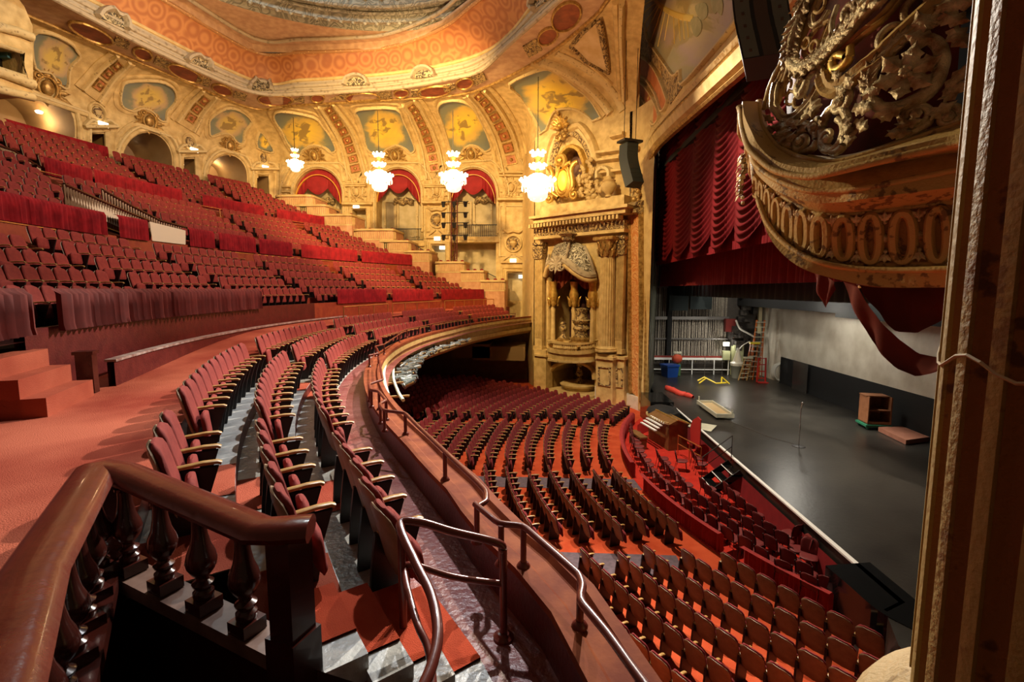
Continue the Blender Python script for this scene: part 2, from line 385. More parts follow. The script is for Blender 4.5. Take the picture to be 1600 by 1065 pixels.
# ---------- balcony terraces
def aisle_dz(ph): t = min(1, max(0, (22 - ph) / 18)); return .45 * t * t * (3 - 2 * t)
FRONT = [(27.05, 5.15), (27.86, 5.37), (28.7, 5.60)]
T2 = [(32.45 + .88 * j, 6.9 + .46 * j) for j in range(5)]
T3 = [(37.65 + .88 * j, 9.8 + .46 * j) for j in range(6)]
T4 = [(43.6 + .88 * j, 12.9 + .48 * j) for j in range(7)]
PN = 60
mb = MB(); polar(mb, 25.6, 26.9, -43, 52, 5.15); struct(mb.build('balcony_walkway', M_MAROONFLOOR))
mb = MB(); mr = MB()
M_ = MB()
for (R0, R1, z, zn, pm) in [(26.9, 27.55, 5.15, 5.37, 40.0), (27.55, 28.3, 5.37, 5.6, 38.6), (28.3, 29.05, 5.6, 5.85, 36.9)]:
    polar(mb, R0, R1, -43, pm, z); polar(mr, R1, R1 + .001, -43, pm - .5, z - .02, zn if zn < 5.8 else 5.86)
    for g in (32.6, 18.8, 3.2, -12, -26): polar(M_, R0, R1, g - 1.05, g + 1.05, z + .012, n=3)
polar(M_, 27.56, 28.29, 36.4, 38.6, 5.382, n=3); polar(M_, 28.31, 29.04, 35.2, 36.9, 5.612, n=3)
struct(M_.build('aisle_carpet', M_CARPET))
n = 60; rows = [[], []]
for i in range(n + 1):
    ph = -43 + 79.5 * i / n; rows[0].append(pol(29.07, ph, 5.85 + aisle_dz(ph))); rows[1].append(pol(29.05, ph, 5.5))
mr.grid(rows)
struct(mb.build('balcony_floor', M_GREYFLOOR)); struct(mr.build('balcony_risers', M_MAROON))
mb = MB(); polar(mb, 29.05, 31.8, -43, 36.5, 5.85, zf=aisle_dz, n=60); polar(mb, 29.3, 34, 36.5, 60, 5.85)
# raised tiers
mt = MB(); mri = MB()
for T, Rl, zl in ((T2, 36.95, 9.15), (T3, 43.0, 12.45), (T4, 50.2, 16.2)):
    for j, (R, z) in enumerate(T):
        R0 = R - .45; R1 = (T[j + 1][0] - .45) if j + 1 < len(T) else Rl; zn = T[j + 1][1] if j + 1 < len(T) else zl
        polar(mt, R0, R1, phmin(R), 42, z)
        Rr = R1; polar(mri, Rr, Rr + .001, phmin(Rr), 42, z - .02, zn)
    polar(mt, T[0][0] - .65, T[0][0] - .45, phmin(T[0][0]), 42, T[0][1])
struct(mb.build('cross_aisle_floor', M_CARPET)); struct(mt.build('upper_balcony_floor', M_MAROON)); struct(mri.build('upper_balcony_risers', M_RIM))
# parapet walls under each curtain rail
def ringwall(name, R0, R1, z0, z1, p0, p1, material, zf=None, n=50):
    mb = MB(); rows = []
    for i in range(n + 1):
        ph = p0 + (p1 - p0) * i / n; d = zf(ph) if zf else 0
        rows.append([pol(R0, ph, z0 + d), pol(R0, ph, z1), pol(R1, ph, z1), pol(R1, ph, z0 + d)])
    mb.grid(rows, closeu=True)
    return struct(mb.build(name, material, smooth=30))
ringwall('balcony_wall_lower', 31.8, 31.95, 5.7, 7.1, phmin(31.8, 41.5), -6, M_RIM)
ringwall('balcony_wall_lower', 31.8, 31.95, 5.7, 7.1, -6, 23.6, M_MAROON)
ringwall('balcony_wall_lower', 31.8, 31.95, 5.7, 7.1, 25.6, 41, M_MAROON)
ringwall('balcony_wall_middle', 36.95, 37.1, 9.0, 9.9, phmin(37, 41.8), 42, M_RIM)
ringwall('balcony_wall_upper', 43.0, 43.15, 12.3, 13.1, phmin(43, 42.5), 42, M_RIM)
# front parapet
ringwall('balcony_parapet', 26.1, 26.15, 4.9, 5.6, -42, 54, M_MAROON, n=70)
mb = MB(); rows = []
for i in range(81):
    ph = -42 + 96 * i / 80; rows.append([pol(R, ph, z) for R, z in [(26.2, 5.56), (26.2, 5.62), (26.08, 5.62), (26.05, 5.60), (25.9, 5.60), (25.87, 5.65), (25.78, 5.65), (25.78, 5.55)]])
mb.grid(rows, closeu=True); struct(mb.build('parapet_ledge', mat('worn brown ledge paint', (.15, .030, .012), .75, col2=(.25, .065, .022), scale=4, bump=.1, spec=.12), smooth=30))
mb = MB(); rows = []
for i in range(81):
    ph = -42 + 96 * i / 80; rows.append([pol(R, ph, z) for R, z in [(25.8, 5.58), (25.78, 5.35), (25.85, 5.3), (25.88, 4.8), (25.78, 4.75), (25.82, 4.5), (26.2, 4.25), (27.5, 4.1)]])
mb.grid(rows); struct(mb.build('balcony_fascia', mat('yellow plaster fascia', (.40, .27, .09), .6, col2=(.52, .37, .14), scale=3, bump=.3), smooth=30))
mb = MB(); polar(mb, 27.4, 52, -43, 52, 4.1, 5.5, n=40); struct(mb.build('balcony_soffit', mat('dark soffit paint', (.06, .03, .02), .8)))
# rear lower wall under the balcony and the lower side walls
mb = MB(); polar(mb, 42, 42.01, phmin(42), 42, 0, 5.4, n=30); struct(mb.build('wall_lower_rear', mat('dark ochre wall', (.20, .11, .04), .7, col2=(.25, .15, .06), scale=2)))  # wall has an evenly dark ochre colour
# ============================================================ far side: wall, rear wall, cove, ceiling
Y0 = 44.0
door_holes = {}
def rect(u0, v0, u1, v1): return [(u0, v0), (u1, v0), (u1, v1), (u0, v1)]
def archhole(u0, u1, vtop, vbot, vspring): return [(u0, vbot)] + arc((u0 + u1) / 2, vspring, (u1 - u0) / 2, vspring - vtop, 180, 0, 16) + [(u1, vbot)]
vt = lambda v: v
FarH = [archhole(459, 534, 263, 372, 304), archhole(588, 657, 263, 385, 302), archhole(704, 775, 263, 440, 304),
        rect(550, 327, 573, 372), rect(675, 383, 697, 440), rect(793, 426, 817, 470)]
def fy(u, v): return aty(u, v, Y0)
ztop = 19.2
vtopw = lambda u: proj(aty(u, 300, Y0) * 1.0)[1]
def vat(u, z):  # pixel v where plane Y0 reaches height z at column u
    lo, hi = -200, 900
    for _ in range(40):
        mid = (lo + hi) / 2
        if aty(u, mid, Y0).z > z: lo = mid
        else: hi = mid
    return lo
cornerX = CC.x - math.sqrt(50**2 - (Y0 - CC.y)**2)
cu = proj((cornerX, Y0, 15))[0]
outer = [(cu, vat(cu, ztop)), (500, vat(500, ztop)), (600, vat(600, ztop)), (700, vat(700, ztop)), (828, vat(828, ztop)), (858, vat(858, ztop)), (858, 500), (858, 600), (700, 560), (560, 540), (cu, 430)]
mb = MB(); vs, fs, uv = cdt(outer, FarH, fy, 14); mb.add(vs, fs); wf = struct(mb.build('wall_far', M_CREAM, smooth=30))
def fr(u, v): return atr(u, v, 50.0)
def vatr(u, z):
    lo, hi = -400, 900
    for _ in range(40):
        mid = (lo + hi) / 2
        if atr(u, mid, 50).z > z: lo = mid
        else: hi = mid
    return lo
RearH = [archhole(-70, 117, 128, 330, 200), archhole(191, 269, 207, 330, 253), archhole(326, 386, 242, 340, 276),
         rect(140, 209, 168, 300), rect(286, 248, 307, 320), rect(401, 275, 421, 330)]
outer = [(u, vatr(u, ztop)) for u in (-90, -20, 60, 140, 220, 300, 370, cu)] + [(cu, 430), (300, 390), (100, 350), (-90, 320)]
mb = MB(); vs, fs, uv = cdt(outer, RearH, fr, 14); mb.add(vs, fs); wr = struct(mb.build('wall_rear', M_CREAM, smooth=30))
# recess reveals and back walls of the openings
def recess(name, holes, mf, dep, backmat, revmat, radial=False):
    for hp, dd in zip(holes, dep):
        hp = [(hp[i][0] + (hp[(i + 1) % len(hp)][0] - hp[i][0]) * t, hp[i][1] + (hp[(i + 1) % len(hp)][1] - hp[i][1]) * t) for i in range(len(hp)) for t in (0, .5)]
        fr_ = [mf(u, v) for u, v in hp]
        bk = []
        for p in fr_:
            if radial:
                d = Vector((p.x - CC.x, p.y - CC.y, 0)).normalized(); bk.append(p + d * dd)
            else: bk.append(p + Vector((0, dd, 0)))
        mb = MB(); mb.grid([fr_, bk], closeu=True); struct(mb.build('reveal', revmat, smooth=40))
        mb = MB(); c = sum(bk, Vector()) / len(bk); mb.add(bk + [c], [(i, (i + 1) % len(bk), len(bk)) for i in range(len(bk))]); struct(mb.build('alcove_wall', backmat))
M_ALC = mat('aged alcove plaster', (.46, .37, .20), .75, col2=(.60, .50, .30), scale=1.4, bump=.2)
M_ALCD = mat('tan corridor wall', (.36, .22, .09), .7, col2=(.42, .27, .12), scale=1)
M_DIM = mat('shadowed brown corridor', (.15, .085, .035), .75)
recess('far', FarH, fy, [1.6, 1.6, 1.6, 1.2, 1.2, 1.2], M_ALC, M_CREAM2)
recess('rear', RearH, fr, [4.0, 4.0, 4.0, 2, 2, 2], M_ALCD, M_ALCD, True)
# cove surface: from wall top (z 19.2) to ledge (z 22.3)
Lo = [atz(u, v, 22.3) for u, v in [(47, 24), (258, 113), (395, 168), (470, 163), (558, 158), (640, 153), (715, 147), (768, 131), (851, 87), (927, 26), (948, 0)]]
Li = [atz(u, v, 22.3) for u, v in [(89, 0), (237, 76), (389, 142), (470, 147), (539, 143), (600, 139), (647, 133), (700, 123), (750, 110), (796, 68), (867, 5)]]
Lt = [atz(u, v, 23.5) for u, v in [(150, 0), (400, 124), (470, 121), (537, 117), (652, 105), (750, 81), (795, 52), (833, 0)]]
RIM = [atz(u, v, 25.0) for u, v in [(255, 0), (397, 81), (470, 82), (540, 80), (610, 74), (689, 45), (742, 5)]]
def ext(P, a=5.0, b=5.0):
    P = [Vector(p) for p in P]
    return [P[0] + (P[0] - P[1]).normalized() * a] + P + [P[-1] + (P[-1] - P[-2]).normalized() * b]
Lo = ext(Lo, 8, 4)
Wt = [pol(50, ph, ztop) for ph in (6, -4, -12, -20, -26)] + [Vector((cornerX, Y0, ztop)), Vector((-19, Y0, ztop)), Vector((-14, Y0, ztop)), Vector((-9, Y0, ztop)), Vector((-5.5, Y0, ztop)), Vector((-3.0, Y0, ztop)), Vector((-1.3, 43.4, ztop)), Vector((-.35, 38.5, ztop)), Vector((2.6, 35.5, ztop)), Vector((6.2, 32.5, ztop))]
Lo_m = [Lo[0], Lo[1], Lo[1].lerp(Lo[2], .55), Lo[2], Lo[2].lerp(Lo[3], .6), Lo[3], Lo[4], Lo[5].lerp(Lo[6], .1), Lo[6], Lo[7], Lo[8], Lo[8].lerp(Lo[9], .6), Lo[9].lerp(Lo[10], .3), Lo[10].lerp(Lo[11], .5), Lo[12]]
N = 90
def multi(P, n): 
    out = []; k = len(P) - 1
    S = spline(P, 10); 
    return [S[min(len(S) - 1, round(i * (len(S) - 1) / (n - 1)))] for i in range(n)]
A = multi(Wt, 130); B = multi(Lo_m, 130)
rows = []
for k in range(13):
    t = k / 12 * math.pi / 2
    rows.append([Vector((a.x + (b.x - a.x) * (1 - math.cos(t)), a.y + (b.y - a.y) * (1 - math.cos(t)), a.z + (b.z - a.z) * math.sin(t))) for a, b in zip(A, B)])
sidep = [p for p in A if p.x > -1.6 and p.y > 38.3]
mb = MB(); mb.grid([sidep, [Vector((p.x, p.y, 0)) for p in sidep]]); wside = struct(mb.build('wall_box_side', M_CREAM2))
mb = MB(); mb.grid(rows); cove = struct(mb.build('ceiling_cove', M_CREAM, smooth=60))
# pendentive wall from cove end up
endc = [r[-1] for r in rows]
mb = MB(); r2 = [Vector((6.35, 32.4 - .3 * k / 12, 19.2 + 13.0 * k / 12)) for k in range(13)]
mb.grid([endc, r2]); 
top = [Vector(p) for p in (endc[-1], r2[-1])]
mb.add([endc[-1], r2[-1], Vector((6.4, 20, 32)), Vector((3, 18, 22.3))], [(0, 1, 2, 3)])
pend = struct(mb.build('ceiling_pendentive', M_CREAM2, smooth=50))
# soffit of the ledge, its fascia, orange ceiling, rim, dome
def loft(A, B, n=90, m=2, bulge=None):
    A = resample(spline(A, 8), n); B = resample(spline(B, 8), n)
    return [[a.lerp(b, k / (m - 1)) + (Vector((0, 0, bulge * math.sin(math.pi * k / (m - 1)))) if bulge else Vector()) for a, b in zip(A, B)] for k in range(m)]
Lie = ext(Li, 8, 5); Lte = ext(Lt, 8, 5); RIMe = ext(RIM, 8, 6)
mb = MB(); mb.grid(loft(Lo, Lie)); soff = struct(mb.build('ledge_soffit', M_PINK))
mb = MB(); mb.grid(loft(Lie, Lte, 90, 4)); fas = struct(mb.build('ledge_fascia', M_LEDGE))
mb = MB(); mb.grid(loft([p - Vector((0, 0, .25)) for p in Lte], RIMe, 90, 8, .25)); ceil = struct(mb.build('ceiling', M_CEIL, smooth=60))
DC = Vector((-9.8, 20.5, 0))
def circ(R, z, a0=-60, a1=240, n=90): return [Vector((DC.x + R * math.cos(math.radians(a)), DC.y + R * math.sin(math.radians(a)), z)) for a in np.linspace(a1, a0, n)]
mb = MB(); R1 = resample(RIMe, 90); C1 = circ(14.2, 25.5, 8, 172)
mb.grid([R1, [p + Vector((0, 0, .5)) for p in R1], C1]); struct(mb.build('dome_border', M_PINK, smooth=30))
dome_prof = [(14.2, 25.5), (14.1, 25.9), (13.7, 25.9), (13.6, 25.6), (13.3, 25.6), (13.2, 26.1), (12.7, 26.2), (12.5, 26.0), (12.2, 26.0), (12.1, 26.6), (11.4, 26.8), (11.2, 26.6), (10.9, 26.6), (10.8, 27.4), (9.8, 27.8), (9.5, 27.6), (9.2, 28.2), (7, 29.5), (3, 30.5), (.01, 30.8)]
mb = MB(); mb.grid([circ(r, z, -90, 270, 120) for r, z in dome_prof]); struct(mb.build('dome', M_DOME, smooth=30))
mb = MB()
for R_, z_, n_, r_ in ((13.45, 25.65, 110, .17), (11.9, 26.55, 74, .28), (10.6, 27.35, 80, .16), (9.4, 28.0, 40, .35)):
    for p in circ(R_, z_, -90, 270, n_)[:-1]: mb.sphere(p, r_, 6)
struct(mb.build('trim_4', mat('silver bead', (.30, .29, .22), .5, col2=(.5, .47, .36), scale=3), smooth=60))
mb = MB()
for R_, z_, r_ in ((13.0, 26.0, .12), (12.3, 26.05, .14), (11.2, 26.75, .12), (9.9, 27.75, .14)): mb.tube(circ(R_, z_, -90, 270, 120)[:-1], r_, 6, closed=True)
struct(mb.build('trim_5', M_DOME, smooth=60))
# ============================================================ proscenium wall (plane X = PXW) with arch opening
PXW = 6.9
def fx(u, v): return atx(u, v, PXW)
inner = [(1006, 640), (1009, 520), (1011, 400), (1013, 330), (1016, 270), (1022, 238), (1038, 212), (1060, 190), (1105, 150), (1165, 100), (1200, 62), (1260, -10), (1400, -120)]
outer = [(985, 660), (985, 500), (984, 300), (983, 150), (979, 0), (976, -60), (1500, -400), (1500, -250)]
# world-space outline: left edge x=6.3,y=34 to the arch
poly = [(988, 640), (988, 300), (984, 0), (982, -70), (1400, -420)] + [(1400, -120)] + inner[::-1][1:]
mb = MB(); vs, fs, uv = cdt(poly, [], fx, 16); mb.add(vs, fs); pw = struct(mb.build('wall_proscenium', M_CREAM2))
# stage house: back wall, side walls, ceiling, behind the arch
mb = MB(); mb.box((17.6, 22, 6), (.2, 36, 13)); struct(mb.build('wall_stage_back', mat('white painted brick', (.55, .49, .38), .8, col2=(.74, .69, .57), scale=.8, bump=.25, bscale=6)))
mb = MB(); mb.add([(17.46, 35.1, 1.1), (17.46, 8, 1.1), (17.46, 8, 3.0), (17.46, 35.1, 3.0)], [(0, 1, 2, 3)]); mb.add([(17.40, 35.1, 1.1), (17.40, 35.1, 3.0), (17.46, 35.1, 3.0), (17.46, 35.1, 1.1)], [(0, 1, 2, 3)]); struct(mb.build('baseboard_stage', M_BLACK))
mb = MB(); mb.box((13, 39.3, 8), (10.5, .3, 16)); struct(mb.build('wall_stage_side', mat('dark grey brick', (.05, .042, .036), .8, col2=(.09, .075, .06), scale=1)))
mb = MB(); mb.box((13, 4.2, 8), (11, .3, 16)); mb.box((13, 22, 15.5), (10.5, 36, .3)); struct(mb.build('wall_stage_near', M_BLACK))
# grey reveal inside the arch
mb = MB()
mb.grid([[Vector((6.95, 30.25, z)), Vector((8.35, 34.7, z))] for z in (0, 4, 8, 12, 16.5)])
mb.bar((7.15, 31.0, 1.3), (7.15, 31.0, 15.5), .06, .12); mb.bar((8.1, 33.9, 1.3), (8.1, 33.9, 15.5), .06, .12); mb.bar((7.15, 31, 1.9), (8.1, 33.9, 1.9), .05, .15)
mb.grid([[Vector((8.35, 34.7, z)), Vector((8.35, 39.3, z))] for z in (0, 16.5)])
struct(mb.build('proscenium_reveal', mat('grey green panel', (.10, .105, .075), .55, col2=(.15, .155, .11), scale=2)))
# ============================================================ SEATS
ORD = 'first second third fourth fifth sixth seventh eighth ninth tenth eleventh twelfth thirteenth fourteenth fifteenth sixteenth seventeenth eighteenth nineteenth twentieth'.split()
def ordn(i):
    if i < 20: return ORD[i]
    tens = {2: 'twent', 3: 'thirt', 4: 'fort', 5: 'fift', 6: 'sixt', 7: 'sevent', 8: 'eight', 9: 'ninet'}[(i + 1) // 10]
    return tens + ('y-' + ORD[(i + 1) % 10 - 1] if (i + 1) % 10 else 'ieth')
def padloop(mb, H, W, T, M, k=14, conc=.10, round_top=.35, round_bot=.12):
    rows = []
    hs = [0, .03, .12, .3, .5, .68, .82, .92, .98, 1.0]
    for h in hs:
        wf_ = 1.0
        if h > 1 - round_top: q = (h - 1 + round_top) / round_top; wf_ = math.sqrt(max(.0, 1 - (q * .93) ** 2.6))
        if h < round_bot: q = (round_bot - h) / round_bot; wf_ *= 1 - .12 * q * q
        tf = 1 if .03 < h < .95 else .35
        row = []
        for i in range(k):
            a = 2 * math.pi * i / k; c, s_ = math.cos(a), math.sin(a)
            x = W / 2 * wf_ * math.copysign(abs(c) ** .55, c); y = T / 2 * tf * math.copysign(abs(s_) ** .7, s_)
            row.append((x, y + conc * (x / (W / 2)) ** 2 * .35, h * H))
        rows.append(row)
    mb.grid(rows, closeu=True, M=M)
    n = len(mb.v); mb.f.append(tuple(range(n - k, n))); mb.f.append(tuple(range(n - len(hs) * k, n - len(hs) * k + k))[::-1])
MBACK = Matrix.Translation((0, -.02, .40)) @ Matrix.Rotation(math.radians(14), 4, 'X')
MSEAT = Matrix.Translation((0, .10, .30)) @ Matrix.Rotation(math.radians(6), 4, 'X')
def seat_meshes(bmat, full=True):
    mb = MB(); padloop(mb, .60, .47, .075, MBACK, round_top=.28); back = mb.build('backrest', bmat, smooth=60).data
    mb = MB(); padloop(mb, .61, .505, .04, MBACK @ Matrix.Translation((0, -.04, -.02)), k=12, round_top=.26); panel = mb.build('back_panel', M_WOODBACK, smooth=60).data
    mb = MB(); padloop(mb, .34, .44, .08, MSEAT, conc=.0, round_top=.3); st = mb.build('seat', bmat, smooth=60).data
    mb = MB(); mb.sweep([(-.265, -.10, .60), (-.265, -.04, .625), (-.265, .16, .64), (-.265, .27, .635), (-.265, .30, .62)], [(-.03, -.012), (-.03, .012), (-.018, .02), (.018, .02), (.03, .012), (.03, -.012)]); arm = mb.build('armrest', M_ARM, smooth=40).data
    mb = MB(); mb.sweep([(-.265, -.14, .0), (-.265, -.12, .3), (-.265, -.08, .61)], [(-.022, -.05), (-.022, .05), (.022, .05), (.022, -.05)], ups=(0, 1, 0))
    mb.add([(-.265 + s * .02, y, z) for s in (-1, 1) for y, z in ((-.14, 0), (.14, 0), (.20, .35), (.28, .60), (-.08, .60))], [(0, 1, 2, 3, 4), (9, 8, 7, 6, 5), (1, 6, 7, 2), (2, 7, 8, 3)])
    side = mb.build('standard', M_IRON).data
    for o in [o for o in bpy.data.objects if o.name.split('.')[0] in ('backrest', 'back_panel', 'seat', 'armrest', 'standard')]: bpy.data.objects.remove(o)
    return [('backrest', back), ('back_panel', panel), ('seat', st), ('armrest', arm), ('standard', side)]
SM_B = seat_meshes(M_SEAT); SM_S = seat_meshes(M_SEATB)
def place_seat(name, meshes, loc, rz, label, cat, group, last):
    e = empty(name, loc, rz, label, cat, group)
    for n_, me in meshes:
        o = bpy.data.objects.new(n_, me); COL.objects.link(o); o.parent = e
    if last:
        for n_, me in meshes[3:]:
            o = bpy.data.objects.new(n_, me); COL.objects.link(o); o.parent = e; o.location = (.53, 0, 0)
    return e
def simple_seat():
    mb = MB()
    padloop(mb, .60, .49, .10, MBACK, k=8, round_top=.28)
    nb = len(mb.f)
    mb2 = MB(); padloop(mb2, .34, .44, .08, MSEAT, k=6, conc=0)
    arm = MB(); arm.box((-.265, .09, .63), (.06, .38, .04)); arm.bar((-.265, -.12, .3), (-.265, .2, .3), .04, .6)
    return mb, mb2, arm
SB, SS, SA = simple_seat()
def stuff_seats(name, spots, bmat, label, cat):
    """every farther seat as one object, three materials"""
    V = []; Fc = []; MI = []
    src = [(np.array(SB.v), SB.f, 0), (np.array(SS.v), SS.f, 0), (np.array(SA.v[:8]), SA.f[:6], 1), (np.array(SA.v[8:]), [tuple(i - 8 for i in f) for f in SA.f[6:]], 2)]
    n = 0
    for p, rz in spots:
        c, s_ = math.cos(rz), math.sin(rz); Rm = np.array([[c, s_, 0], [-s_, c, 0], [0, 0, 1]])
        for vs, fs, mi in src:
            V.append(vs @ Rm + np.array(p)); Fc += [tuple(i + n for i in f) for f in fs]; MI += [mi] * len(fs); n += len(vs)
    me = bpy.data.meshes.new(name); me.from_pydata(np.concatenate(V).tolist(), [], Fc)
    for mm_ in (bmat, M_ARM, M_IRON): me.materials.append(mm_)
    me.polygons.foreach_set('material_index', MI); me.shade_smooth(); me.set_sharp_from_angle(angle=math.radians(60))
    o = bpy.data.objects.new(name, me); COL.objects.link(o); tag(o, label, cat, kind='stuff'); return o
def face_rz(ph): return math.atan2(math.sin(math.radians(ph)), math.cos(math.radians(ph))) - math.pi / 2
# --- balcony
BROWS = []   # (R, z, p_near, p_far, gaps, row words)
RW = ['front row behind the rail', 'second row behind the rail', 'third row behind the rail']
for i, (R, z) in enumerate(FRONT):
    BROWS.append((R, z, [38.8, 38.3, 36.3][i], -38.5, [(32.6, 1.25), (18.8, 1.3), (3.2, 1.3), (-12, 1.3), (-26, 1.3)], RW[i], 'front balcony seats'))
for j, (R, z) in enumerate(T2): BROWS.append((R + .05, z, 40, -math.degrees(math.asin(19.6 / R)), [(23.6, 1.2), (12, 1.2), (3.2, 1.1), (-7, 1.1), (-17.7, 1.1), (-28, 1.1)], ORD[j] + ' row above lower curtain', 'middle balcony seats'))
for j, (R, z) in enumerate(T3): BROWS.append((R + .05, z, 38, -math.degrees(math.asin(19.7 / R)), [(18, 1), (8, 1), (-.5, 4.3 if j < 3 else 1), (-13.3, 1), (-22.6, 1)], ORD[j] + ' row above middle curtain', 'upper balcony seats'))
for j, (R, z) in enumerate(T4): BROWS.append((R + .05, z, 34, -math.degrees(math.asin(19.9 / R)), [(10, 1), (-2, 1), (-11.2, .9), (-19, .9)], ORD[j] + ' row above upper curtain', 'top balcony seats'))
cand = []
for R, z, pn, pf, gaps, words, grp in BROWS:
    dph = math.degrees(.53 / R); ph = pn; blk = 0; k = 0; gs = sorted(gaps, reverse=True); gi = 0; prev = None
    while ph > pf:
        while gi < len(gs) and ph < gs[gi][0] + gs[gi][1]:
            ph = gs[gi][0] - gs[gi][1]; gi += 1; k = 0; blk += 1
            if prev: prev['last'] = True
        p = pol(R, ph - dph / 2, z); u, v, d = proj(p + Vector((0, 0, .6)))
        c = dict(p=p, ph=ph - dph / 2, blk=blk, k=k, words=words, grp=grp, d=d, last=False)
        if -25 < u < 1600 and -20 < v < 1090 and d > .5: cand.append(c); k += 1
        prev = c; ph -= dph
    if prev: prev['last'] = True
# keep a clear landing by the photographer
cand = [c for c in cand if (c['p'] - CAM).to_2d().length > 1.9]
cand.sort(key=lambda c: c['d'])
for c in cand[:300]:
    place_seat('balcony_seat', SM_B, c['p'], face_rz(c['ph']), 'red plush balcony seat, %s visible from near end, %s block, %s' % (ordn(c['k']), ORD[c['blk']], c['words']), 'seat', c['grp'], c['last'])
stuff_seats('distant_balcony_seats', [(tuple(c['p']), face_rz(c['ph'])) for c in cand[300:]], M_SEAT, 'hundreds of small distant red seats rising to the rear balcony arches', 'seats')
# --- stalls
def hidden_by_rail(u, v):
    poly = [(1003, 1065), (905, 950), (800, 850), (745, 790), (640, 690), (605, 655), (600, 600), (612, 570)]
    for (u0, v0), (u1, v1) in zip(poly, poly[1:]):
        if v1 <= v <= v0:
            return u < u0 + (u1 - u0) * (v - v0) / (v1 - v0)
    return u < 600 if v < 570 else u < 1003
cand = []
SN = [Vector((-.63, -.776))]
for r in range(26):
    R = 17.35 + .83 * r; dph = math.degrees(.53 / R); ph = 62.0; blk = 0; k = 0; prev = None; z = .0
    while ph > -62:
        p = pol(R, ph, z); ok = p.y > 6.5 and (p.x - .15) * -.63 + (p.y - 37.4) * -.776 > 2.9 and p.x < 7.6 and p.y < 38
        for i, Y in enumerate((13.1, 18.8, 26)):
            if abs(p.y - Y) < (.62 if i < 2 else .75): ok = False
        if ok:
            u, v, d = proj(p + Vector((0, 0, .6))); b2 = sum(p.y > Y for Y in (13.1, 18.8, 26))
            if b2 != blk: blk = b2; k = 0
            c = dict(p=p, ph=ph, blk=blk, k=k, row=r, d=d, last=False)
            if -20 < v < 1085 and 560 < u < 1395 and not hidden_by_rail(u, v - 8): cand.append(c); k += 1
            prev = c
        elif prev: prev['last'] = True; prev = None
        ph -= dph
cand.sort(key=lambda c: c['d'])
for c in cand[:300]:
    place_seat('stalls_seat', SM_S, c['p'], face_rz(c['ph']), 'brown-backed stalls seat, %s visible from near end, %s block, %s row from orchestra pit' % (ordn(c['k']), ORD[c['blk']], ordn(c['row'])), 'seat', 'stalls seats on the main floor', c['last'])
stuff_seats('distant_stalls_seats', [(tuple(c['p']), face_rz(c['ph'])) for c in cand[300:]], M_SEATB, 'rows of burgundy stalls seats farther back, some in the dark under the balcony', 'seats')
# ============================================================ velvet curtains on the balcony rails
def rail_curtain(R, z0, z1, pa, pb, label, group, fold=.05, material=None, pitch=.16):
    if pa < pb: pa, pb = pb, pa
    n = max(8, int(R * math.radians(pa - pb) / (pitch / 4))); n = min(n, 900); rows = []
    rr = random.Random(int(R * 100 + pa * 7))
    ph_ = 0; P = []
    for i in range(n + 1):
        ph = pa + (pb - pa) * i / n; ph_ += (2 * math.pi / 4) * rr.uniform(.7, 1.3); P.append((ph, math.sin(ph_), rr.uniform(.6, 1)))
    rows = []
    for t in (0, .06, .14, .5, .85, 1):
        f = fold * (0 if t == 0 else .35 if t < .1 else 1 if t < .9 else 1.15)
        row = [pol(R - .05 - f * (1 + s_ * a), ph, z1 + (z0 - z1) * t) for ph, s_, a in P]; rows.append(row)
    rows.insert(0, [pol(R + .1, ph, z1 + .0) for ph, s_, a in P])
    mb = MB(); mb.grid(rows); o = mb.build('rail_curtain', material or M_VELVET, smooth=70)
    tag(o, label, 'curtain', group)
def phx(u, v, R): p = atr(u, v, R); return math.degrees(math.atan2(CC.y - p.y, CC.x - p.x))
G = 'velvet curtains on the balcony rails'
for n_, (u0, u1, v, w_) in enumerate([(-60, 37, 500, 'pleated red velvet curtain cut by the frame, beside the dark gap in the lower parapet'), (76, 404, 480, 'longest pleated red velvet curtain, hung above the salmon carpet'), (524, 602, 456, 'red velvet rail curtain in mid balcony, above the low orange rails'), (611, 676, 457, 'red velvet rail curtain between the two small black gate posts'), (688, 756, 458, 'red velvet rail curtain ending at the stepped box fronts')]):
    rail_curtain(31.8, 7.02, 7.82, phx(u0, v, 31.8), phx(u1, v, 31.8), w_, G, .085 if n_ < 2 else .045, mat('brown red pleated velvet', (.095, .008, .005), .85, col2=(.135, .012, .007), scale=3) if n_ < 2 else None, .21 if n_ < 2 else .16)
for u0, u1, v, w_ in [(-60, 160, 325, 'pleated velvet curtain on middle parapet, left of the stair opening'), (181, 229, 355, 'short velvet curtain just left of the white stair wall'), (292, 332, 367, 'short velvet curtain just right of the white stair wall'), (339, 398, 375, 'velvet curtain on middle parapet below the rearmost arch door'), (402, 455, 383, 'velvet curtain on middle parapet left of the black railing box'), (468, 556, 392, 'long velvet curtain on middle parapet below the box balconies'), (563, 642, 400, 'velvet curtain at far end of the middle parapet')]:
    rail_curtain(36.95, 9.85, 10.72, phx(u0, v, 36.95), phx(u1, v, 36.95), w_, G)
for u0, u1, v, w_ in [(66, 141, 262, 'velvet curtain on upper parapet nearest the picture side'), (146, 281, 295, 'long velvet curtain on upper parapet above the stair opening'), (315, 410, 325, 'velvet curtain on upper parapet below the third rear arch'), (431, 506, 338, 'velvet curtain at far end of the upper parapet')]:
    rail_curtain(43.0, 13.05, 13.85, phx(u0, v, 43), phx(u1, v, 43), w_, G)
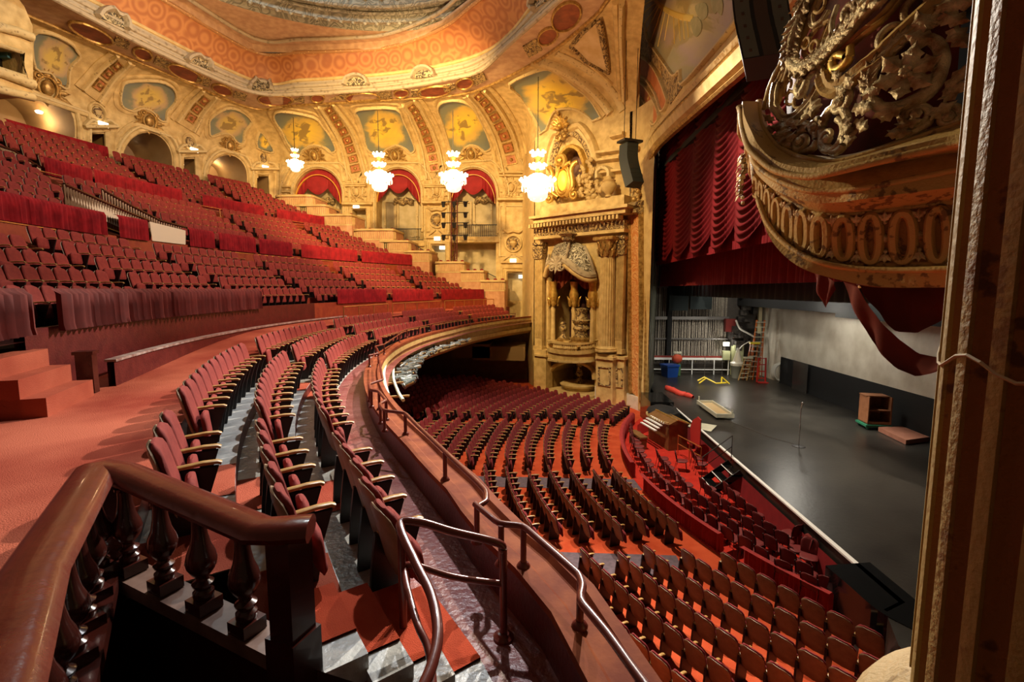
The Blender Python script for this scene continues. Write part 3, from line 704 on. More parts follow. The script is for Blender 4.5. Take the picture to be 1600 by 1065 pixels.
for u0, u1, v0, v1, w_ in [(10, 170, 212, 262, 'tall red curtain wall across the biggest rear arch'), (192, 268, 250, 266, 'red curtain across the foot of the second rear arch'), (326, 386, 278, 292, 'red curtain across the foot of the third rear arch')]:
    a = atr(u0, v0, 49.8); b = atr(u1, v0 + (v1 - v0) * .5, 49.8)
    rail_curtain(49.8, 15.6, 17.1 if u0 < 50 else 16.9, phx(u0, v0, 49.8), phx(u1, v1, 49.8), w_, 'curtains at the rear arches')
# brass guard rails of the cross aisles
def pipe_rail(name, pts, r, post_z, label, cat, group=None, material=None, mid=None, every=1, flange=False):
    c = pts[0]; e = empty(name, c, 0, label, cat, group); I = -Vector(c)
    mb = MB(); mb.tube([Vector(p) + I for p in pts], r, 8); mb.build('rail', material or M_BRASS, e, smooth=50)
    if mid:
        mb = MB(); mb.tube([Vector(p) + I - Vector((0, 0, mid)) for p in pts], r * .8, 8); mb.build('rail', material or M_BRASS, e, smooth=50)
    for i in range(0, len(pts), every):
        p = Vector(pts[i]) + I; z = (post_z(pts[i]) if callable(post_z) else post_z) + I.z
        mb = MB(); mb.tube([p, Vector((p.x, p.y, z))], r * .95, 8); po = mb.build('post', material or M_BRASS, e, smooth=50)
        if flange:
            mb = MB(); mb.lathe([(r * 1.2, .03), (r * 2.4, .02), (r * 2.6, 0)], (p.x, p.y, z), 12); mb.build('flange', material or M_BRASS, po, smooth=50)
    return e
for i, (R, z, p0, p1, w_) in enumerate([(36.2, 9.7, 20, 9, 'thin brass rail before the middle parapet, left piece'), (36.2, 9.7, -5, -15.5, 'thin brass rail before the middle parapet, piece right of stair'), (36.2, 9.7, -17, -30, 'thin brass rail before the middle parapet, far piece'), (42.3, 13.0, 4, -9, 'thin brass rail before the upper parapet, piece over stair opening'), (42.3, 13.0, -11, -27, 'thin brass rail before the upper parapet, far piece')]):
    n = max(3, int(abs(p1 - p0) / 3.2)); pipe_rail('aisle_rail', [pol(R, p0 + (p1 - p0) * k / n, z) for k in range(n + 1)], .025, z - .7, w_, 'railing', 'brass rails of the balcony aisles')
for i, (p0, p1, w_) in enumerate([(-2, -11.5, 'low orange pipe rail behind the third row, nearer piece'), (-12.5, -25, 'low orange pipe rail behind the third row, middle piece'), (-26, -39, 'low orange pipe rail behind the third row, far piece')]):
    n = max(3, int(abs(p1 - p0) / 2.6)); pipe_rail('aisle_rail', [pol(29.2, p0 + (p1 - p0) * k / n, 7.0) for k in range(n + 1)], .028, 6.0, w_, 'railing', 'pipe rails behind the front balcony rows')
# ============================================================ FRONT RAIL, PARAPET LIGHTS, FOREGROUND
def pz(L, z): return [atz(u, v, z) for u, v in L]
def rail_things(name, px, z, posts, label):
    P = pz(px, z); e = empty(name, P[0], 0, label, 'railing', 'pipe rails on the balcony front'); I = -P[0]
    S = []
    for i, p in enumerate(P):     # soften the corners
        if 0 < i < len(P) - 1:
            a = P[i - 1] - p; b = P[i + 1] - p; k = min(.07, a.length * .3, b.length * .3)
            S += [p + a.normalized() * k, p + (a.normalized() + b.normalized()) * k * .22, p + b.normalized() * k]
        else: S.append(p)
    mb = MB(); mb.tube([p + I for p in S], .026, 10); mb.build('rail', M_PIPE, e, smooth=60)
    for (u, v) in posts:
        p = atz(u, v, z) + I; b = 5.62 + I.z
        mb = MB(); mb.tube([p, Vector((p.x, p.y, b))], .025, 10); po = mb.build('post', M_PIPE, e, smooth=60)
        mb = MB(); mb.lathe([(.028, .04), (.04, .03), (.055, .008), (.055, 0)], (p.x, p.y, b), 12); mb.build('flange', M_PIPE, po, smooth=50)
rail_things('front_rail', [(742, 787), (780, 818), (818, 821), (905, 898), (911, 915), (906, 938), (950, 990), (1000, 1060), (1080, 1160)], 5.95, [(745, 790), (783, 820), (818, 822), (907, 903), (1000, 1060)], 'maroon pipe rail nearest the camera on the balcony parapet')
rail_things('front_rail', [(592, 557), (595.6, 580), (598, 593), (577, 600), (578.5, 609), (591.7, 611), (603.5, 625.4), (593, 631), (599.6, 641), (633, 645), (651.5, 664), (700, 710), (745, 752), (760, 768), (760, 783), (748, 790)], 5.95, [(577, 601), (580, 609), (592, 612), (603, 626), (594, 631), (600, 641), (633, 645), (695, 706)], 'maroon pipe rail with zigzag jogs at the parapet bend')
rail_things('front_rail', [(576, 555), (592, 552), (589.5, 545), (586, 541), (600, 538), (624, 522), (633, 517), (636, 514)], 5.95, [(577, 555), (591, 552), (587, 541), (600, 538), (624, 522)], 'short maroon pipe rail just beyond the zigzag jogs')
rail_things('front_rail', [(612, 523), (636, 514), (694.7, 502), (730, 498.5), (760, 496), (806, 489)], 6.0, [(636, 514), (655, 510), (674, 506), (694, 502), (715, 500), (735, 498), (760, 496), (785, 492), (805, 489)], 'thin orange-lit rail along the far balcony front')
# white lighting pipes outside the parapet
def tagged(o, label, cat, group=None): return tag(o, label, cat, group)
S = pz([(630, 625), (622.6, 613), (615, 592.6), (614.5, 579), (616, 566), (621, 556), (629, 548), (640, 540), (660, 531), (690, 521)], 5.05)
mb = MB(); mb.tube(spline(S, 5), .045, 8); e = empty('lighting_pipe', S[0], 0, 'curved white pipe hung outside the balcony parapet carrying lights', 'pipe'); relw(mb.build('pipe', mat('off white enamel', (.62, .66, .58), .4), None, smooth=60), e, S[0])
for (u, v, u2, v2) in [(606, 620, 640, 618), (600, 600, 630, 597), (600, 583, 627, 581), (603, 569, 630, 567), (612, 557, 636, 556)]:
    a = atz(u, v, 5.0); b = atz(u2, v2, 5.0); mb = MB(); mb.bar(a, b, .05, .05); relw(mb.build('bracket', M_CREAM2, None), e, S[0])
S2 = pz([(606, 616), (600.5, 596), (600, 578), (607, 560), (622, 545), (645, 531), (670, 520), (700, 511), (730, 505)], 5.3)
mb = MB(); mb.tube(spline(S2, 5), .05, 8); tagged(mb.build('cable_trough', mat('off white enamel', (.62, .66, .58), .4), smooth=60), 'pale trough running along the outer parapet face above the lights', 'trough')
# stage lights under the pipe
LX = spline([Vector((a, b)) for a, b in [(626, 590), (630, 572), (640, 556), (658, 543), (680, 532), (700, 526), (716, 521)]], 6)
def stage_light(mb_h, mb_y, mb_l): pass
mb = MB(); mb.lathe([(.001, -.2), (.07, -.2), (.09, -.12), (.09, .12), (.11, .14), (.11, .2)], (0, 0, 0), 10); lh = mb.build('housing', mat('grey lamp housing', (.20, .24, .24), .35, col2=(.05, .06, .06), scale=1.5), smooth=40).data
mb = MB(); mb.lathe([(.105, .19), (.06, .215), (.001, .22)], (0, 0, 0), 10); ll = mb.build('lens', mat('pale lens glass', (.55, .72, .72), .15), smooth=40).data
mb = MB(); mb.bar((.12, 0, 0), (.12, 0, .0), .01, .01); mb = MB(); mb.box((.125, 0, -.0), (.015, .04, .26)); mb.box((-.125, 0, 0), (.015, .04, .26)); mb.box((0, 0, -.14), (.26, .04, .015)); ly = mb.build('yoke', M_CREAM, smooth=40).data
for n_ in ('housing', 'lens', 'yoke'): bpy.data.objects.remove(bpy.data.objects[n_])
rr = random.Random(3); k = 0
for i, p in enumerate(LX):
    for rowi in range(2 if i % 3 == 2 else 3):
        q = atz(p.x + rowi * 7 + rr.uniform(-2, 2), p.y + rowi * 5 + rr.uniform(-2, 2), 4.85)
        e = empty('stage_light', q, 0, 'small stage spotlight, %s from the near end of the cluster under the balcony front' % ordn(k), 'spotlight', 'stage lights under the balcony front'); k += 1
        e.rotation_euler = (math.radians(100 + rr.uniform(-15, 15)), 0, math.radians(-70 + rr.uniform(-40, 40)))
        for nm, me in (('housing', lh), ('lens', ll), ('yoke', ly)):
            o = bpy.data.objects.new(nm, me); COL.objects.link(o); o.parent = e
# low curb in front of the lower parapet
ringwall('balcony_curb', 31.0, 31.12, 5.7, 6.35, 21.5, -9, M_MAROON, zf=lambda ph: aisle_dz(ph) * .6)
mb = MB(); mb.sweep([pol(31.06, 21.5 - 30.5 * k / 40, 6.37) for k in range(41)], [(-.1, -.02), (-.1, .03), (.1, .03), (.1, -.02)]); struct(mb.build('trim_3', mat('worn grey trim', (.22, .12, .10), .35, col2=(.45, .36, .32), scale=5, bump=.2)))
for k, (Ra, z) in enumerate([(31.0, 6.15), (31.3, 6.45), (31.6, 6.75)]):
    mb = MB(); rows = [[pol(R, 23.2 + 3.0 * i / 4, z) for i in range(5)] for R in (Ra, 31.95)] ; mb.grid(rows); mb.grid([rows[0], [Vector((p.x, p.y, 5.8)) for p in rows[0]]])
    for j in (0, 4): mb.add([rows[0][j], rows[1][j], Vector((rows[1][j].x, rows[1][j].y, 5.8)), Vector((rows[0][j].x, rows[0][j].y, 5.8))], [(0, 1, 2, 3)])
    struct(mb.build('balcony_steps', M_CARPET))
for ph in (22.6,):
    p = pol(31.2, ph, 5.8); mb = MB(); mb.box((p.x, p.y, 6.2), (.26, .2, .8), rz=math.radians(ph)); mb.box((p.x, p.y, 6.62), (.32, .26, .06), rz=math.radians(ph)); struct(mb.build('balcony_newel', M_WOODD))
# carpeted aisle steps beside the newel
for k in range(4):
    Ra = 26.75 + .3 * k; z = 5.15 + .10 * (k + 1); rows = [[pol(R, 38.0 + (2.1 - .28 * k) * i / 3, z) for i in range(4)] for R in (Ra, 28.02)]
    dn = lambda p: Vector((p.x, p.y, 5.0))
    mb = MB(); mb.grid(rows); mb.grid([rows[0], [dn(p) for p in rows[0]]]); struct(mb.build('balcony_steps', mat('step carpet', (.36, .045, .02), .95, col2=(.46, .07, .03), scale=3, bump=.5, bscale=120, spec=.1)))
    pe = 40.1 - .28 * k; a = pol(Ra, pe, z - .02); b = pol(Ra + .32, pe, z - .02); c = pol(Ra, pe + .5, z - .02); d = pol(Ra + .32, pe + .5, z - .02)
    mb = MB(); mb.add([a, b, d, c] + [dn(p) for p in (a, b, d, c)], [(0, 1, 2, 3), (0, 3, 7, 4), (2, 3, 7, 6), (1, 2, 6, 5)]); struct(mb.build('step_nosing', M_GREYFLOOR))
# stair well: dark walls and floor below the balustrade
A_ = Vector((-3.08, 3.22, 0)); B_ = Vector((-1.45, 2.50, 0)); C_ = Vector((-1.35, .45, 0))
mb = MB()
mb.add([(A_.x, A_.y, 5.84), (B_.x, B_.y, 5.66), (B_.x, B_.y, 3.6), (A_.x, A_.y, 3.6)], [(0, 1, 2, 3)])
mb.add([(A_.x, A_.y, 5.84), (A_.x, A_.y, 3.6), (C_.x, C_.y, 3.6), (C_.x, C_.y, 5.84)], [(0, 1, 2, 3)])
q = [pol(R, 40.8, 5.1) for R in (26.95, 28.2)]
rw = [pol(26.9, 40.8 + 11 * k / 8, 5.15) for k in range(9)]; mb.grid([rw, [Vector((p.x, p.y, 3.6)) for p in rw]])
mb.add([(B_.x, B_.y, 5.66), (q[0].x, q[0].y, 5.14), (q[0].x, q[0].y, 3.6), (B_.x, B_.y, 3.6)], [(0, 1, 2, 3)])
mb.add([(-3.2, 3.3, 3.6), (1.2, 3.3, 3.6), (1.2, -.5, 3.6), (-3.2, -.5, 3.6)], [(0, 1, 2, 3)])
struct(mb.build('stairwell_wall', M_WOODD))
# pipe handrail round the stair head
P0 = Vector((-.97, 3.22, 6.14)); P1 = Vector((-.25, 3.40, 5.92))
b0 = 5.30; b1 = 5.15
e = empty('stair_handrail', (P0.x, P0.y, b0), 0, 'curved maroon pipe handrail standing on the carpeted steps beside the stairwell', 'railing'); I = -Vector((P0.x, P0.y, b0))
def addt(n_, pts, r, k=12):
    mb = MB(); mb.tube([p + I for p in pts], r, k); return mb.build(n_, M_PIPE, e, smooth=60)
top = spline([P1 - Vector((0, 0, .07)), P1 + Vector((-.04, -.01, .0)), P0.lerp(P1, .5) + Vector((0, 0, .01)), P0 + Vector((.12, .03, .0)), P0 + Vector((.0, -.02, .0)), atz(650, 880, 6.05), atz(674, 930, 6.0), atz(684, 985, 5.96), atz(676, 1035, 5.93), atz(655, 1085, 5.9), atz(620, 1150, 5.85)], 6)
addt('rail', top, .030)
addt('post', [P0, Vector((P0.x, P0.y, b0))], .029); addt('post', [P1 - Vector((0, 0, .05)), Vector((P1.x, P1.y, b1))], .029)
mid = spline([Vector((P1.x, P1.y, P1.z - .33)), P0.lerp(P1, .5) - Vector((0, 0, .34)), P0 + Vector((.1, .02, -.33)), P0 + Vector((.02, -.01, -.35)), atz(650, 968, 5.72), atz(668, 1010, 5.66), atz(676, 1060, 5.6), atz(676, 1120, 5.55)], 6)
addt('rail', mid, .024)
for P, b in ((P0, b0), (P1, b1)):
    mb = MB(); mb.lathe([(.03, .05), (.045, .045), (.05, .03), (.078, .018), (.08, 0)], (P.x + I.x, P.y + I.y, b + I.z), 18); mb.build('flange', M_PIPE, e, smooth=50)
# wooden balustrade
RZ = 6.50
e = empty('wooden_balustrade', (A_.x, A_.y, 5.85), 0, 'polished mahogany balustrade with turned balusters round the stairwell', 'balustrade'); I = -Vector((A_.x, A_.y, 5.85))
HP = [(-.105, -.05), (-.12, -.015), (-.10, .015), (-.085, .03), (-.05, .045), (.05, .045), (.085, .03), (.10, .015), (.12, -.015), (.105, -.05), (.07, -.07), (-.07, -.07)]
nw = Vector((-1.42, 2.50, RZ - .03)); cap_end = Vector((-1.28, 2.53, RZ - .03))
r1 = [Vector((-3.1, 3.14, RZ + .04)), Vector((-2.88, 3.08, RZ + .04)), Vector((-1.60, 2.56, RZ - .07)), nw, cap_end]
mb = MB(); mb.sweep([p + I for p in r1], HP); mb.build('handrail', M_WOOD, e, smooth=35)
r2a = Vector((-3.12, 3.12, RZ + .04)); r2 = [r2a, atz(45, 900, RZ + .04), atz(-12, 1065, RZ + .04), atz(-60, 1200, RZ + .04)]
mb = MB(); mb.sweep([p + I for p in r2], [(x * 1.15, y) for x, y in HP]); mb.build('handrail', M_WOOD, e, smooth=35)
BAL = [(r * 1.22, z) for r, z in [(.045, 0), (.05, .02), (.05, .04), (.035, .055), (.048, .075), (.052, .09), (.03, .105), (.028, .12), (.05, .15), (.068, .185), (.074, .22), (.066, .26), (.048, .31), (.038, .37), (.034, .42), (.034, .455), (.046, .465), (.046, .48), (.034, .49), (.036, .50), (.045, .505)]]
def baluster(x, y, z, H):
    T = Matrix.Translation(Vector((x, y, z)) + I) @ Matrix.Rotation(math.atan2(-.7, 1.7), 4, 'Z') @ Matrix.Diagonal((1, 1, H / .575, 1))
    mb = MB(); mb.box((0, 0, .035), (.15, .15, .07), T); mb.lathe([(r, zz + .07) for r, zz in BAL], (0, 0, 0), 16, T); o = mb.build('baluster', M_WOODD, e, smooth=35); return o
for t in (.14, .36, .58, .80):
    p = Vector((-3.1, 3.14, 0)).lerp(Vector((-1.42, 2.50, 0)), t); zb = 5.84 - .13 * t; baluster(p.x, p.y, zb, (RZ + .04 - .10 * t) - zb - .06)
for t in (.10, .24, .38, .52, .66, .8):
    p = r2[0].lerp(r2[2], t); baluster(p.x, p.y, 5.85, RZ - 5.87)
mb = MB()
for p in ((-1.40, 2.505),):
    mb.box((p[0] + I.x, p[1] + I.y, 5.75 + I.z), (.17, .17, 1.35), rz=math.atan2(-.6, 1.8)); mb.box((p[0] + I.x, p[1] + I.y, 5.35 + I.z), (.21, .21, .9), rz=math.atan2(-.6, 1.8)); mb.box((p[0] + I.x, p[1] + I.y, 5.82 + I.z), (.21, .21, .04), rz=math.atan2(-.6, 1.8))
mb.build('newel_post', M_WOODD, e)
mb = MB(); mb.box((-3.1 + I.x, 3.12 + I.y, 6.15 + I.z), (.14, .14, .62), rz=math.atan2(-.6, 1.8)); mb.build('corner_post', M_WOODD, e)
mb = MB(); mb.bar(Vector((-3.2, 3.18, 5.80)) + I, Vector((-1.45, 2.53, 5.67)) + I, .2, .09); mb.build('curb', mat('worn brown stone curb', (.10, .05, .035), .4, col2=(.20, .12, .09), scale=5), e)
mb = MB(); mb.bar(Vector((r2[0].x, r2[0].y, 5.82)) + I, Vector((r2[3].x, r2[3].y, 5.82)) + I, .2, .09); mb.build('curb', M_WOODD, e)
# ============================================================ WALL ORNAMENT (traced on the surfaces)
# canted box wall and splay
CP0 = Vector((.15, 37.4, 0)); CD = Vector((5.7, -4.63, 0)).normalized(); CN = Vector((-.63, -.776, 0)).normalized()
def fc(u, v): return atp(u, v, CP0, CN)
top_v = lambda u: None
def vplane(f, u, z):
    lo, hi = -300, 900
    for _ in range(40):
        mid = (lo + hi) / 2
        if f(u, mid).z > z: lo = mid
        else: hi = mid
    return lo
H1 = [(859, 530), (859, 418)] + arc(893.5, 418, 34, 30, 172, 8, 12) + [(928, 418), (929, 536)]
H2 = [(859, 607), (859, 580)] + arc(894, 584, 34.5, 20, 170, 10, 10) + [(929, 592), (929, 620)]
H3 = arc(896, 256, 19.5, 25, 0, 340, 18)
outer = [(u, vplane(fc, u, ztop)) for u in (836, 870, 920, 960, 984)] + [(984, 400), (984, 650), (930, 660), (836, 640), (836, 400)]
mb = MB(); vs, fs, uv = cdt(outer, [H1, H2, H3], fc, 16); mb.add(vs, fs); wb = struct(mb.build('wall_box', M_CREAM, smooth=30))
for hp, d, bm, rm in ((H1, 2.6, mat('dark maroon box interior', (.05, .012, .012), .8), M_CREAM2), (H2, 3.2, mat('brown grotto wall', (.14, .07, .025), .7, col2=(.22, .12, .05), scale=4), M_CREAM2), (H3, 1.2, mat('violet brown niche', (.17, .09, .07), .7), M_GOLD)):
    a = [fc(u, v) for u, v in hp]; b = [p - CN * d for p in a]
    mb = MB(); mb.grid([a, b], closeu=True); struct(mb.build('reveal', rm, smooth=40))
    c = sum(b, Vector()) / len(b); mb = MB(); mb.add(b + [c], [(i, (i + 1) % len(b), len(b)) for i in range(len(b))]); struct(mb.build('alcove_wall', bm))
# wall below the balcony line on the far side
mb = MB(); mb.box((-15, 41.6, 2.6), (31, .3, 5.2)); struct(mb.build('wall_lower_far', mat('dark ochre wall', (.2, .11, .04))))
S0 = Vector((6.02, 32.75, 0)); S1 = Vector((6.9, 30.25, 0)); SNn = (S1 - S0).cross(Vector((0, 0, 1))).normalized()
if SNn.x > 0: SNn = -SNn
mb = MB(); mb.grid([[S0 + Vector((0, 0, z)), S1 + Vector((0, 0, z))] for z in np.linspace(0, 19.2, 8)]); ws = struct(mb.build('wall_splay', M_CREAM2))
SF = Surf([wf]); SR = Surf([wr]); SCV = Surf([cove, pend, wf, wr]); SB_ = Surf([wb]); SS_ = Surf([ws]); SP = Surf([pw]); SO = Surf([soff]); SFA = Surf([fas]); SALL = Surf([cove, pend, wf, wr, wb, ws, pw])
TR = [10]
def trim(mb, material=None, smooth=40):
    o = struct(mb.build('trim_%d' % TR[0], material or M_MOULD, smooth=smooth)); TR[0] += 1; return o
def C2(pts, sc_, x0, y0): return [(x / sc_ + x0, y / sc_ + y0) for x, y in pts]
K1 = 3.805
c1 = lambda P: C2(P, K1, 0, 0); c2 = lambda P: C2(P, K1, 400, 0); c3 = lambda P: C2(P, K1, 780, 0)
# ---- arch mouldings (far wall + rear wall)
for S, hs, bands in ((SF, FarH[:3], [(.0, .22, .16, M_MOULD), (.55, .35, .12, M_CREAM), (1.0, .18, .2, M_MOULD), (1.5, .3, .1, M_CREAM)]), (SR, RearH[:3], [(.1, .3, .16, M_CREAM), (.5, .22, .2, M_MOULD), (1.0, .3, .12, M_CREAM)])):
    for h in hs:
        us = [p[0] for p in h]; vs_ = [p[1] for p in h]; cx = (min(us) + max(us)) / 2; rx = (max(us) - min(us)) / 2; vsps = h[1][1]; ry = vsps - min(vs_)
        for off, wd, th, mt_ in bands:
            o = off * 17.5 + 3 if S is SF else off * 14 * (rx / 35) + 3
            lower = max(vs_) if S is SR else vsps + 60
            if off > .6: lower = vsps + 2
            mb = MB(); S.strip(mb, [(cx - rx - o, lower)] + arc(cx, vsps, rx + o, ry + o, 180, 0, 24) + [(cx + rx + o, lower)], wd, th, raw=True); trim(mb, mt_)
# ---- ribs
RIBS = {'DE': c2([(435, 645), (465, 688), (492, 730), (520, 775), (545, 828), (563, 885), (580, 945), (593, 1003)]),
        'EF': c2([(925, 625), (948, 655), (965, 692), (985, 732), (1005, 775), (1022, 825), (1040, 880), (1052, 940), (1062, 1000)]),
        'FG': c2([(1325, 560), (1360, 597), (1390, 637), (1420, 685), (1450, 740), (1477, 800), (1500, 873), (1518, 950)]),
        'AB': c1([(690, 380), (635, 430), (583, 500)]), 'BC': c1([(1210, 590), (1165, 640), (1130, 697)])}
def offs(P, d, tapers=(1, 1)):
    out = []; n = len(P)
    for i, p in enumerate(P):
        a = P[max(i - 1, 0)]; b = P[min(i + 1, n - 1)]; t = Vector((b[0] - a[0], b[1] - a[1])).normalized(); k = tapers[0] + (tapers[1] - tapers[0]) * i / (n - 1)
        out.append((p[0] - t.y * d * k, p[1] + t.x * d * k))
    return out
for key, P in RIBS.items():
    n = len(P); rear = key in ('AB', 'BC'); e0 = (P[0][0] * 2 - P[1][0], P[0][1] * 2 - P[1][1]); e1 = (P[-1][0] * 2 - P[-2][0], P[-1][1] * 2 - P[-2][1])
    PP = [e0] + P + [e1]; tp = (.75, 1.1); w_ = 11 if rear else 10.5
    if key == 'FG': tp = (.9, 1.25)
    band = offs(PP, w_ * 1.25, tp) + offs(PP, -w_ * 1.25, tp)[::-1]
    mb = MB(); SCV.patch(mb, band, .10, grid=8); trim(mb, M_CREAM2)
    for s_ in (-1, 1):
        mb = MB(); SCV.strip(mb, offs(PP, s_ * w_ * 1.25, tp), .22, .28); trim(mb, M_MOULD)
        mb = MB(); SCV.strip(mb, offs(PP, s_ * w_ * 2.0, tp), .35, .14); trim(mb, M_CREAM)
    mbc = MB(); mbf = MB(); mbr = MB()
    for i, p in enumerate(P):
        a = PP[i]; b = PP[i + 2]; t = Vector((b[0] - a[0], b[1] - a[1])); L = t.length / 2 * .36; t.normalize(); k = (tp[0] + (tp[1] - tp[0]) * (i + 1) / (n + 1)); hw = w_ * .62 * k
        nn = Vector((-t.y, t.x)); q = [Vector(p) + t * (L * a_) + nn * (hw * b_) for a_, b_ in ((-1, -1), (1, -1), (1, 1), (-1, 1))]; q = [(x.x, x.y) for x in q]
        SCV.patch(mbc, q, .13); SCV.strip(mbf, q, .09, .22, closed=True, raw=True)
        h = SCV.hit(p[0], p[1])
        if h: mbr.sphere(h[0] + h[1] * .15, .16, 8)
    trim(mbc, M_COFFER); trim(mbf, M_GOLD); trim(mbr, M_GOLD)
# ---- painted panels
def paintmat(name, yellow, blue, brown, seed):
    mm = bpy.data.materials.new(name); mm.use_nodes = True; nt = mm.node_tree; N = nt.nodes; L = nt.links; b = N['Principled BSDF']; b.inputs['Roughness'].default_value = .7
    tc = N.new('ShaderNodeTexCoord'); mp = N.new('ShaderNodeMapping'); mp.inputs['Location'].default_value = (seed, seed * .7, 0); L.new(tc.outputs['UV'], mp.inputs[0])
    def noise(s, d=4):
        t = N.new('ShaderNodeTexNoise'); t.inputs['Scale'].default_value = s; t.inputs['Detail'].default_value = d; t.inputs['Distortion'].default_value = .6; L.new(mp.outputs[0], t.inputs['Vector']); return t.outputs[0]
    def math_(op, a, b_=None, c=None):
        q = N.new('ShaderNodeMath'); q.operation = op
        for i, x in enumerate((a, b_, c)):
            if x is None: continue
            if isinstance(x, (int, float)): q.inputs[i].default_value = x
            else: L.new(x, q.inputs[i])
        return q.outputs[0]
    vm = N.new('ShaderNodeVectorMath'); vm.operation = 'DISTANCE'; vm.inputs[1].default_value = (.5, .55, 0); L.new(tc.outputs['UV'], vm.inputs[0])
    d = math_('ADD', vm.outputs['Value'], math_('MULTIPLY', noise(3), .5))
    r = N.new('ShaderNodeValToRGB'); L.new(d, r.inputs[0]); cr = r.color_ramp
    cr.elements[0].position = .38; cr.elements[0].color = (*yellow, 1); cr.elements[1].position = .78; cr.elements[1].color = (*blue, 1)
    e = cr.elements.new(.56); e.color = (yellow[0] * .75, yellow[1] * .72, yellow[2] * 1.5, 1); e = cr.elements.new(.64); e.color = (blue[0] * 1.3, blue[1] * 1.2, blue[2] * .9, 1)
    f = math_('MULTIPLY', math_('SMOOTH_MIN', math_('MULTIPLY', math_('MAXIMUM', math_('SUBTRACT', math_('SUBTRACT', noise(6.5, 3), math_('MULTIPLY', vm.outputs['Value'], .75)), .40), 0), 14), 1, .1), .85)
    mx = N.new('ShaderNodeMix'); mx.data_type = 'RGBA'; L.new(f, mx.inputs[0]); L.new(r.outputs[0], mx.inputs[6]); mx.inputs[7].default_value = (*brown, 1)
    L.new(mx.outputs[2], b.inputs['Base Color']); return mm
YEL = (.84, .60, .07); BLU = (.17, .19, .16); BRN = (.26, .17, .06)
PT = [('A', SCV, c1([(190, 200), (300, 190), (420, 250), (450, 290), (470, 330), (410, 400), (395, 520), (340, 500), (290, 430), (200, 400)]), 'dim cloud painting beside the wall booth at the picture corner'),
      ('B', SCV, c1([(760, 480), (940, 475), (1030, 520), (1040, 600), (990, 660), (980, 720), (940, 710), (900, 660), (840, 640), (780, 660), (715, 620), (720, 520)]), 'cloud painting in the vault over the second rear arch'),
      ('C', SCV, c1([(1240, 750), (1250, 700), (1340, 640), (1420, 650), (1490, 720), (1450, 780), (1440, 850), (1400, 840), (1370, 800), (1320, 790), (1250, 810)]), 'cloud painting in the vault over the third rear arch'),
      ('T', SCV, [(404, 206), (417, 216), (428, 237), (401, 231)], 'small triangular yellow painting in the vault corner'),
      ('D', SCV, c2([(105, 690), (150, 655), (340, 690), (400, 750), (450, 820), (475, 890), (440, 905), (400, 870), (330, 860), (280, 890), (265, 920), (210, 880), (150, 770)]), 'vault painting with green hill above the first red-curtained arch'),
      ('E', SCV, c2([(590, 660), (640, 640), (830, 640), (880, 720), (920, 810), (945, 890), (910, 910), (880, 880), (830, 860), (770, 890), (750, 920), (700, 910), (660, 880), (640, 790), (610, 700)]), 'yellow vault painting above the middle red-curtained arch'),
      ('F', SCV, c2([(1080, 640), (1110, 600), (1200, 590), (1290, 630), (1340, 720), (1380, 800), (1400, 870), (1360, 900), (1320, 870), (1270, 860), (1230, 890), (1210, 915), (1160, 890), (1130, 790), (1100, 700)]), 'yellow vault painting above the red-curtained arch nearest the stage'),
      ('G', SCV, c3([(60, 490), (230, 410), (330, 410), (440, 500), (540, 580), (610, 700), (630, 760), (560, 720), (490, 660), (400, 640), (330, 660), (300, 730), (260, 840), (240, 760), (180, 640), (120, 560)]), 'large yellow and blue painting above the gilded organ box'),
      ('H', SP, c3([(790, -40), (805, 60), (800, 110), (870, 150), (890, 230), (960, 330), (1010, 400), (1050, 450), (1090, 420), (1100, 500), (1250, 340), (1415, 140), (1480, 40), (1540, -80), (1200, -200)]), 'pale sky mural with golden sun rays above the proscenium arch')]
